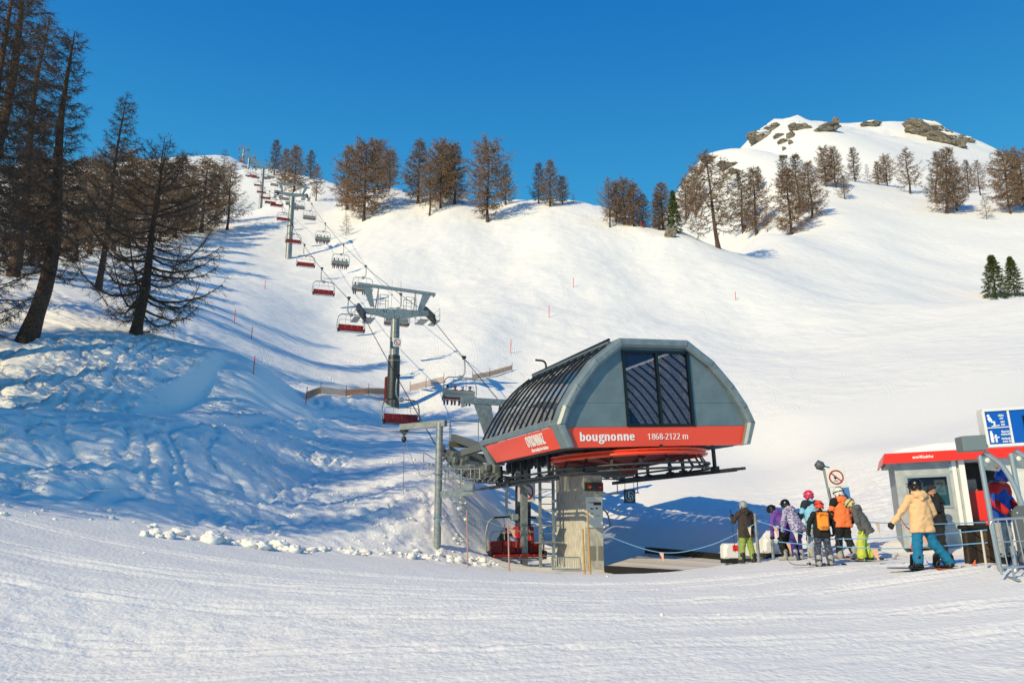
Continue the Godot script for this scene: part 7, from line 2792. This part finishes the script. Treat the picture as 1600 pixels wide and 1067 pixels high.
	person("person in a tan jacket and teal trousers standing wide, left arm stretched out", p, 0.1, 1.78, {"fwd": 0.03, "side": 0.02, "look": 0.5, "hips": Vector3(-0.02, 0.9, 0), "elbows": [Vector3(-0.36, 0.24, -0.02), Vector3(0.29, 0.2, -0.02)], "wrists": [Vector3(-0.52, 0.02, -0.1), Vector3(0.2, 0.03, -0.16)], "grip": [true, false], "knees": [Vector3(-0.14, 0.5, -0.02), Vector3(0.2, 0.5, -0.02)], "feet": [Vector3(-0.17, 0.08, 0.0), Vector3(0.46, 0.08, 0.02)], "toes": [0.7, -0.3]},
		{"jacket": fabric(Color(0.86, 0.7, 0.53)), "hood": fabric(Color(0.86, 0.7, 0.53)), "trousers": fabric(Color(0.03, 0.43, 0.6)), "helmet": shiny_black, "goggles": M("goggle_orange", Color(0.9, 0.3, 0.08), 0.25), "strap": shiny_black, "boot": 1.1, "hem": 1.35, "flare": 0.1})
	var o := thing("snowboard", "dark snowboard with bindings under the left foot of the person in tan", "snowboard", p + Vector3(-0.02, 0.03, 0.02), -0.08)
	var b := MB.new()
	var outline := PackedVector2Array()
	for i in 24:
		var a := TAU * i / 24.0
		outline.append(Vector2(0.76 * signf(cos(a)) * pow(absf(cos(a)), 0.6), 0.14 * signf(sin(a)) * pow(absf(sin(a)), 0.55)))
	b.extrude(outline, 0.0, 0.018, Transform3D(Basis(Vector3.RIGHT, -PI / 2), Vector3.ZERO))
	put(b, "deck", M("board_dark", Color(0.09, 0.12, 0.12), 0.35), o)
	for x in [-0.18, 0.26]:
		b = MB.new()
		b.cbox(Vector3(x, 0.04, 0), Vector3(0.16, 0.04, 0.26), 0.012)
		b.cbox(Vector3(x - 0.02, 0.16, -0.1), Vector3(0.14, 0.24, 0.04), 0.015, Basis(Vector3.RIGHT, 0.3))
		b.tube(arc(Vector3(x, 0.05, 0.04), Vector3(0.08, 0, 0), Vector3(0, 0.1, 0), 0, 180, 8), 0.02, 5)
		put(b, "binding", M("chair_black", Color(0.07, 0.075, 0.08), 0.5), o)
	ski("orange-tipped ski end beside the right boot of the person in tan", p + Vector3(0.5, 0.02, 0.16), -1.35, 0.9, Color(0.85, 0.42, 0.28))
	# operator in black by the kiosk
	p = spot(1474, 864, 21.6)
	person("person in black with a dark peaked cap, turned to the left before the kiosk", p, 1.35, 1.76, {"fwd": 0.06, "nod": 0.35, "elbows": [Vector3(-0.27, 0.22, -0.08), Vector3(0.27, 0.22, -0.06)], "wrists": [Vector3(-0.18, 0.14, -0.3), Vector3(0.18, 0.1, -0.28)], "grip": [true, true]},
		{"jacket": fabric(Color(0.075, 0.075, 0.09)), "trousers": fabric(Color(0.085, 0.085, 0.095)), "cap": fabric(Color(0.13, 0.135, 0.14)), "peak": true, "hem": 1.3})
	# blue helmet behind the gate
	p = spot(1572, 872, 16.6)
	person("person in a blue helmet and blue jacket behind the ski pass gate, looking down", p, -2.6, 1.78, {"fwd": 0.12, "nod": 0.55, "elbows": [Vector3(-0.28, 0.22, -0.06), Vector3(0.3, 0.22, -0.04)], "wrists": [Vector3(-0.2, 0.06, -0.26), Vector3(0.26, 0.06, -0.26)], "grip": [true, true]},
		{"jacket": fabric(Color(0.05, 0.25, 0.6)), "yoke": fabric(Color(0.7, 0.08, 0.08)), "hood": fabric(Color(0.5, 0.47, 0.44)), "trousers": fabric(Color(0.6, 0.6, 0.6)), "helmet": M("helmet_blue", Color(0.04, 0.3, 0.72), 0.25), "goggles": M("goggle_blue", Color(0.05, 0.2, 0.5), 0.15), "boot": 1.15})
	# attendant behind the nearest chair
	p = spot(787, 880, 37.6)
	person("person in black crouching with one arm raised behind the nearest red chair", p, PI + 0.2, 1.6, {"fwd": 0.3, "side": 0.1, "nod": 0.1, "hips": Vector3(0, 0.36, 0.12), "knees": [Vector3(-0.17, 0.46, -0.28), Vector3(0.17, 0.44, -0.28)], "feet": [Vector3(-0.16, 0.08, -0.02), Vector3(0.16, 0.08, -0.02)], "elbows": [Vector3(-0.3, 0.55, -0.06), Vector3(0.28, 0.24, -0.06)], "wrists": [Vector3(-0.3, 0.8, -0.1), Vector3(0.2, 0.2, -0.26)], "grip": [true, false]},
		{"jacket": black, "trousers": black, "cap": fabric(Color(0.1, 0.1, 0.16)), "gloves": M("skin", Color(0.78, 0.56, 0.46), 0.6)})
	build_riders()


# riders share one seated figure
func build_riders() -> void:
	var hips := Vector3(0, 0.1, 0)
	var joints := {"chest": Vector3(0, 0.45, 0.03), "neck": Vector3(0, 0.64, 0.02), "head": Vector3(0, 0.78, -0.01)}
	var body := MB.new()
	var jacket := MB.new()
	var legs := MB.new()
	var boots := MB.new()
	var bones := [[hips, joints.chest, 0.11, 0.11], [joints.chest, joints.neck, 0.1, 0.055], [joints.neck, joints.head, 0.055, 0.085], [Vector3(0, 0.74, -0.06), Vector3(0, 0.7, -0.09), 0.05, 0.03]]
	var coat := [[hips + Vector3(-0.07, -0.02, 0), Vector3(-0.08, 0.4, 0.02), 0.13, 0.125], [hips + Vector3(0.07, -0.02, 0), Vector3(0.08, 0.4, 0.02), 0.13, 0.125], [Vector3(-0.14, 0.55, 0.02), Vector3(0.14, 0.55, 0.02), 0.085, 0.085], [joints.chest, joints.neck, 0.12, 0.075]]
	var pants := [[hips + Vector3(-0.08, -0.03, 0), hips + Vector3(0.08, -0.03, 0), 0.13, 0.13]]
	for d in [-1.0, 1.0]:
		coat.append([Vector3(0.19 * d, 0.55, 0.02), Vector3(0.26 * d, 0.3, -0.06), 0.078, 0.066])
		coat.append([Vector3(0.26 * d, 0.3, -0.06), Vector3(0.17 * d, 0.2, -0.28), 0.066, 0.05])
		bones.append([Vector3(0.19 * d, 0.55, 0.02), Vector3(0.26 * d, 0.3, -0.06), 0.045, 0.04])
		bones.append([Vector3(0.26 * d, 0.3, -0.06), Vector3(0.17 * d, 0.2, -0.28), 0.04, 0.03])
		bones.append([Vector3(0.09 * d, 0.08, 0), Vector3(0.12 * d, 0.1, -0.44), 0.08, 0.055])
		bones.append([Vector3(0.12 * d, 0.1, -0.44), Vector3(0.12 * d, -0.32, -0.42), 0.052, 0.04])
		pants.append([Vector3(0.09 * d, 0.06, 0), Vector3(0.12 * d, 0.09, -0.44), 0.12, 0.09])
		pants.append([Vector3(0.12 * d, 0.09, -0.44), Vector3(0.12 * d, -0.26, -0.42), 0.09, 0.088])
		nets(boots, [[Vector3(0.12 * d, -0.25, -0.42), Vector3(0.12 * d, -0.42, -0.41), 0.075, 0.068], [Vector3(0.12 * d, -0.43, -0.38), Vector3(0.13 * d, -0.44, -0.58), 0.056, 0.05]], 0.024, 0.03)
	nets(body, bones, 0.03, 0.05)
	nets(jacket, coat, 0.03, 0.045)
	nets(legs, pants, 0.03, 0.04)
	var shell := MB.new()
	shell.ball(Vector3(0, 0.815, 0.0), Vector3(0.118, 0.125, 0.135), 16, Basis(), -0.5, 1.0)
	var meshes := [body.mesh(), jacket.mesh(), legs.mesh(), boots.mesh(), shell.mesh()]
	var c := func(r: float, g: float, bl: float) -> StandardMaterial3D: return fabric(Color(r, g, bl))
	var seats := [
		[32.8, 0, c.call(0.13, 0.15, 0.2), c.call(0.05, 0.2, 0.55), Color(0.1, 0.2, 0.5), "rider in a dark jacket and blue helmet, right seat of the four-rider chair"],
		[32.8, 1, c.call(0.08, 0.1, 0.15), c.call(0.08, 0.3, 0.6), Color(0.3, 0.5, 0.85), "rider in a bright blue helmet, second seat from the right of the four-rider chair"],
		[32.8, 2, c.call(0.5, 0.06, 0.1), c.call(0.75, 0.15, 0.25), Color(0.6, 0.1, 0.15), "rider in red jacket and pink trousers on the four-rider chair"],
		[32.8, 3, c.call(0.72, 0.72, 0.7), c.call(0.08, 0.3, 0.65), Color(0.1, 0.12, 0.16), "rider in a white jacket, left seat of the four-rider chair"],
		[74.1, 1, c.call(0.06, 0.06, 0.08), c.call(0.06, 0.06, 0.08), Color(0.07, 0.07, 0.1), "dark rider, right one of the pair just above the nearest pylon"],
		[74.1, 3, c.call(0.07, 0.08, 0.12), c.call(0.06, 0.06, 0.08), Color(0.07, 0.07, 0.1), "dark rider, left one of the pair just above the nearest pylon"],
		[92.6, 0, c.call(0.1, 0.1, 0.14), c.call(0.08, 0.08, 0.1), Color(0.1, 0.1, 0.14), "rider in the right seat of the third chair above the nearest pylon"],
		[92.6, 1, c.call(0.2, 0.2, 0.24), c.call(0.1, 0.1, 0.12), Color(0.5, 0.5, 0.5), "rider second from the right on the third chair above the nearest pylon"],
		[92.6, 2, c.call(0.12, 0.1, 0.12), c.call(0.08, 0.08, 0.1), Color(0.1, 0.1, 0.12), "rider second from the left on the third chair above the nearest pylon"],
		[92.6, 3, c.call(0.5, 0.1, 0.12), c.call(0.4, 0.08, 0.1), Color(0.2, 0.1, 0.1), "rider in red, left seat of the third chair above the nearest pylon"],
		[113.6, 0, c.call(0.1, 0.12, 0.2), c.call(0.06, 0.06, 0.08), Color(0.1, 0.1, 0.14), "rider in the right seat of the fourth chair above the nearest pylon"],
		[113.6, 1, c.call(0.06, 0.06, 0.08), c.call(0.06, 0.06, 0.08), Color(0.2, 0.2, 0.2), "rider second from the right on the fourth chair above the nearest pylon"],
		[113.6, 2, c.call(0.16, 0.14, 0.16), c.call(0.06, 0.06, 0.08), Color(0.1, 0.1, 0.1), "rider second from the left on the fourth chair above the nearest pylon"],
		[113.6, 3, c.call(0.06, 0.06, 0.08), c.call(0.1, 0.12, 0.2), Color(0.1, 0.1, 0.14), "rider in the left seat of the fourth chair above the nearest pylon"],
		[156.5, 2, c.call(0.06, 0.06, 0.1), c.call(0.06, 0.06, 0.08), Color(0.07, 0.07, 0.1), "rider beside the left end of the chair passing the second pylon"],
		[156.5, 3, c.call(0.1, 0.06, 0.08), c.call(0.06, 0.06, 0.08), Color(0.3, 0.1, 0.1), "rider at the left end of the chair passing the second pylon"],
	]
	for s in seats:
		var w: float = s[0]
		var base := L(GAUGE, rope_h(w, GAUGE) + 0.05, w)
		# the chair faces uphill; its seats run from its left (x +) to its right (x -)
		var local := Vector3(0.3 - 0.87 + s[1] * 0.58, -3.03, 0.27)
		var where := base + Basis(Vector3.UP, YAW + PI) * local
		var o := thing("person", s[5], "person", where, YAW, "riders on the chairs")
		var names := ["body", "jacket", "trousers", "boots", "helmet"]
		var look := [M("skin", Color(0.78, 0.56, 0.46), 0.6), s[2], s[3], M("boot_black", Color(0.06, 0.06, 0.065), 0.5), M("rider_helmet_%s" % (s[4] as Color).to_html(false), s[4], 0.35)]
		for i in 5:
			share(meshes[i], names[i], look[i], o)


func build_all() -> void:
	build_ground()
	build_rocks()
	build_station()
	build_ropeway()
	build_chairs()
	build_kiosk()
	build_trees()
	build_mast()
	build_deck()
	build_gate()
	build_queue_fittings()
	build_people()
	build_netting()
	build_snow_lumps()
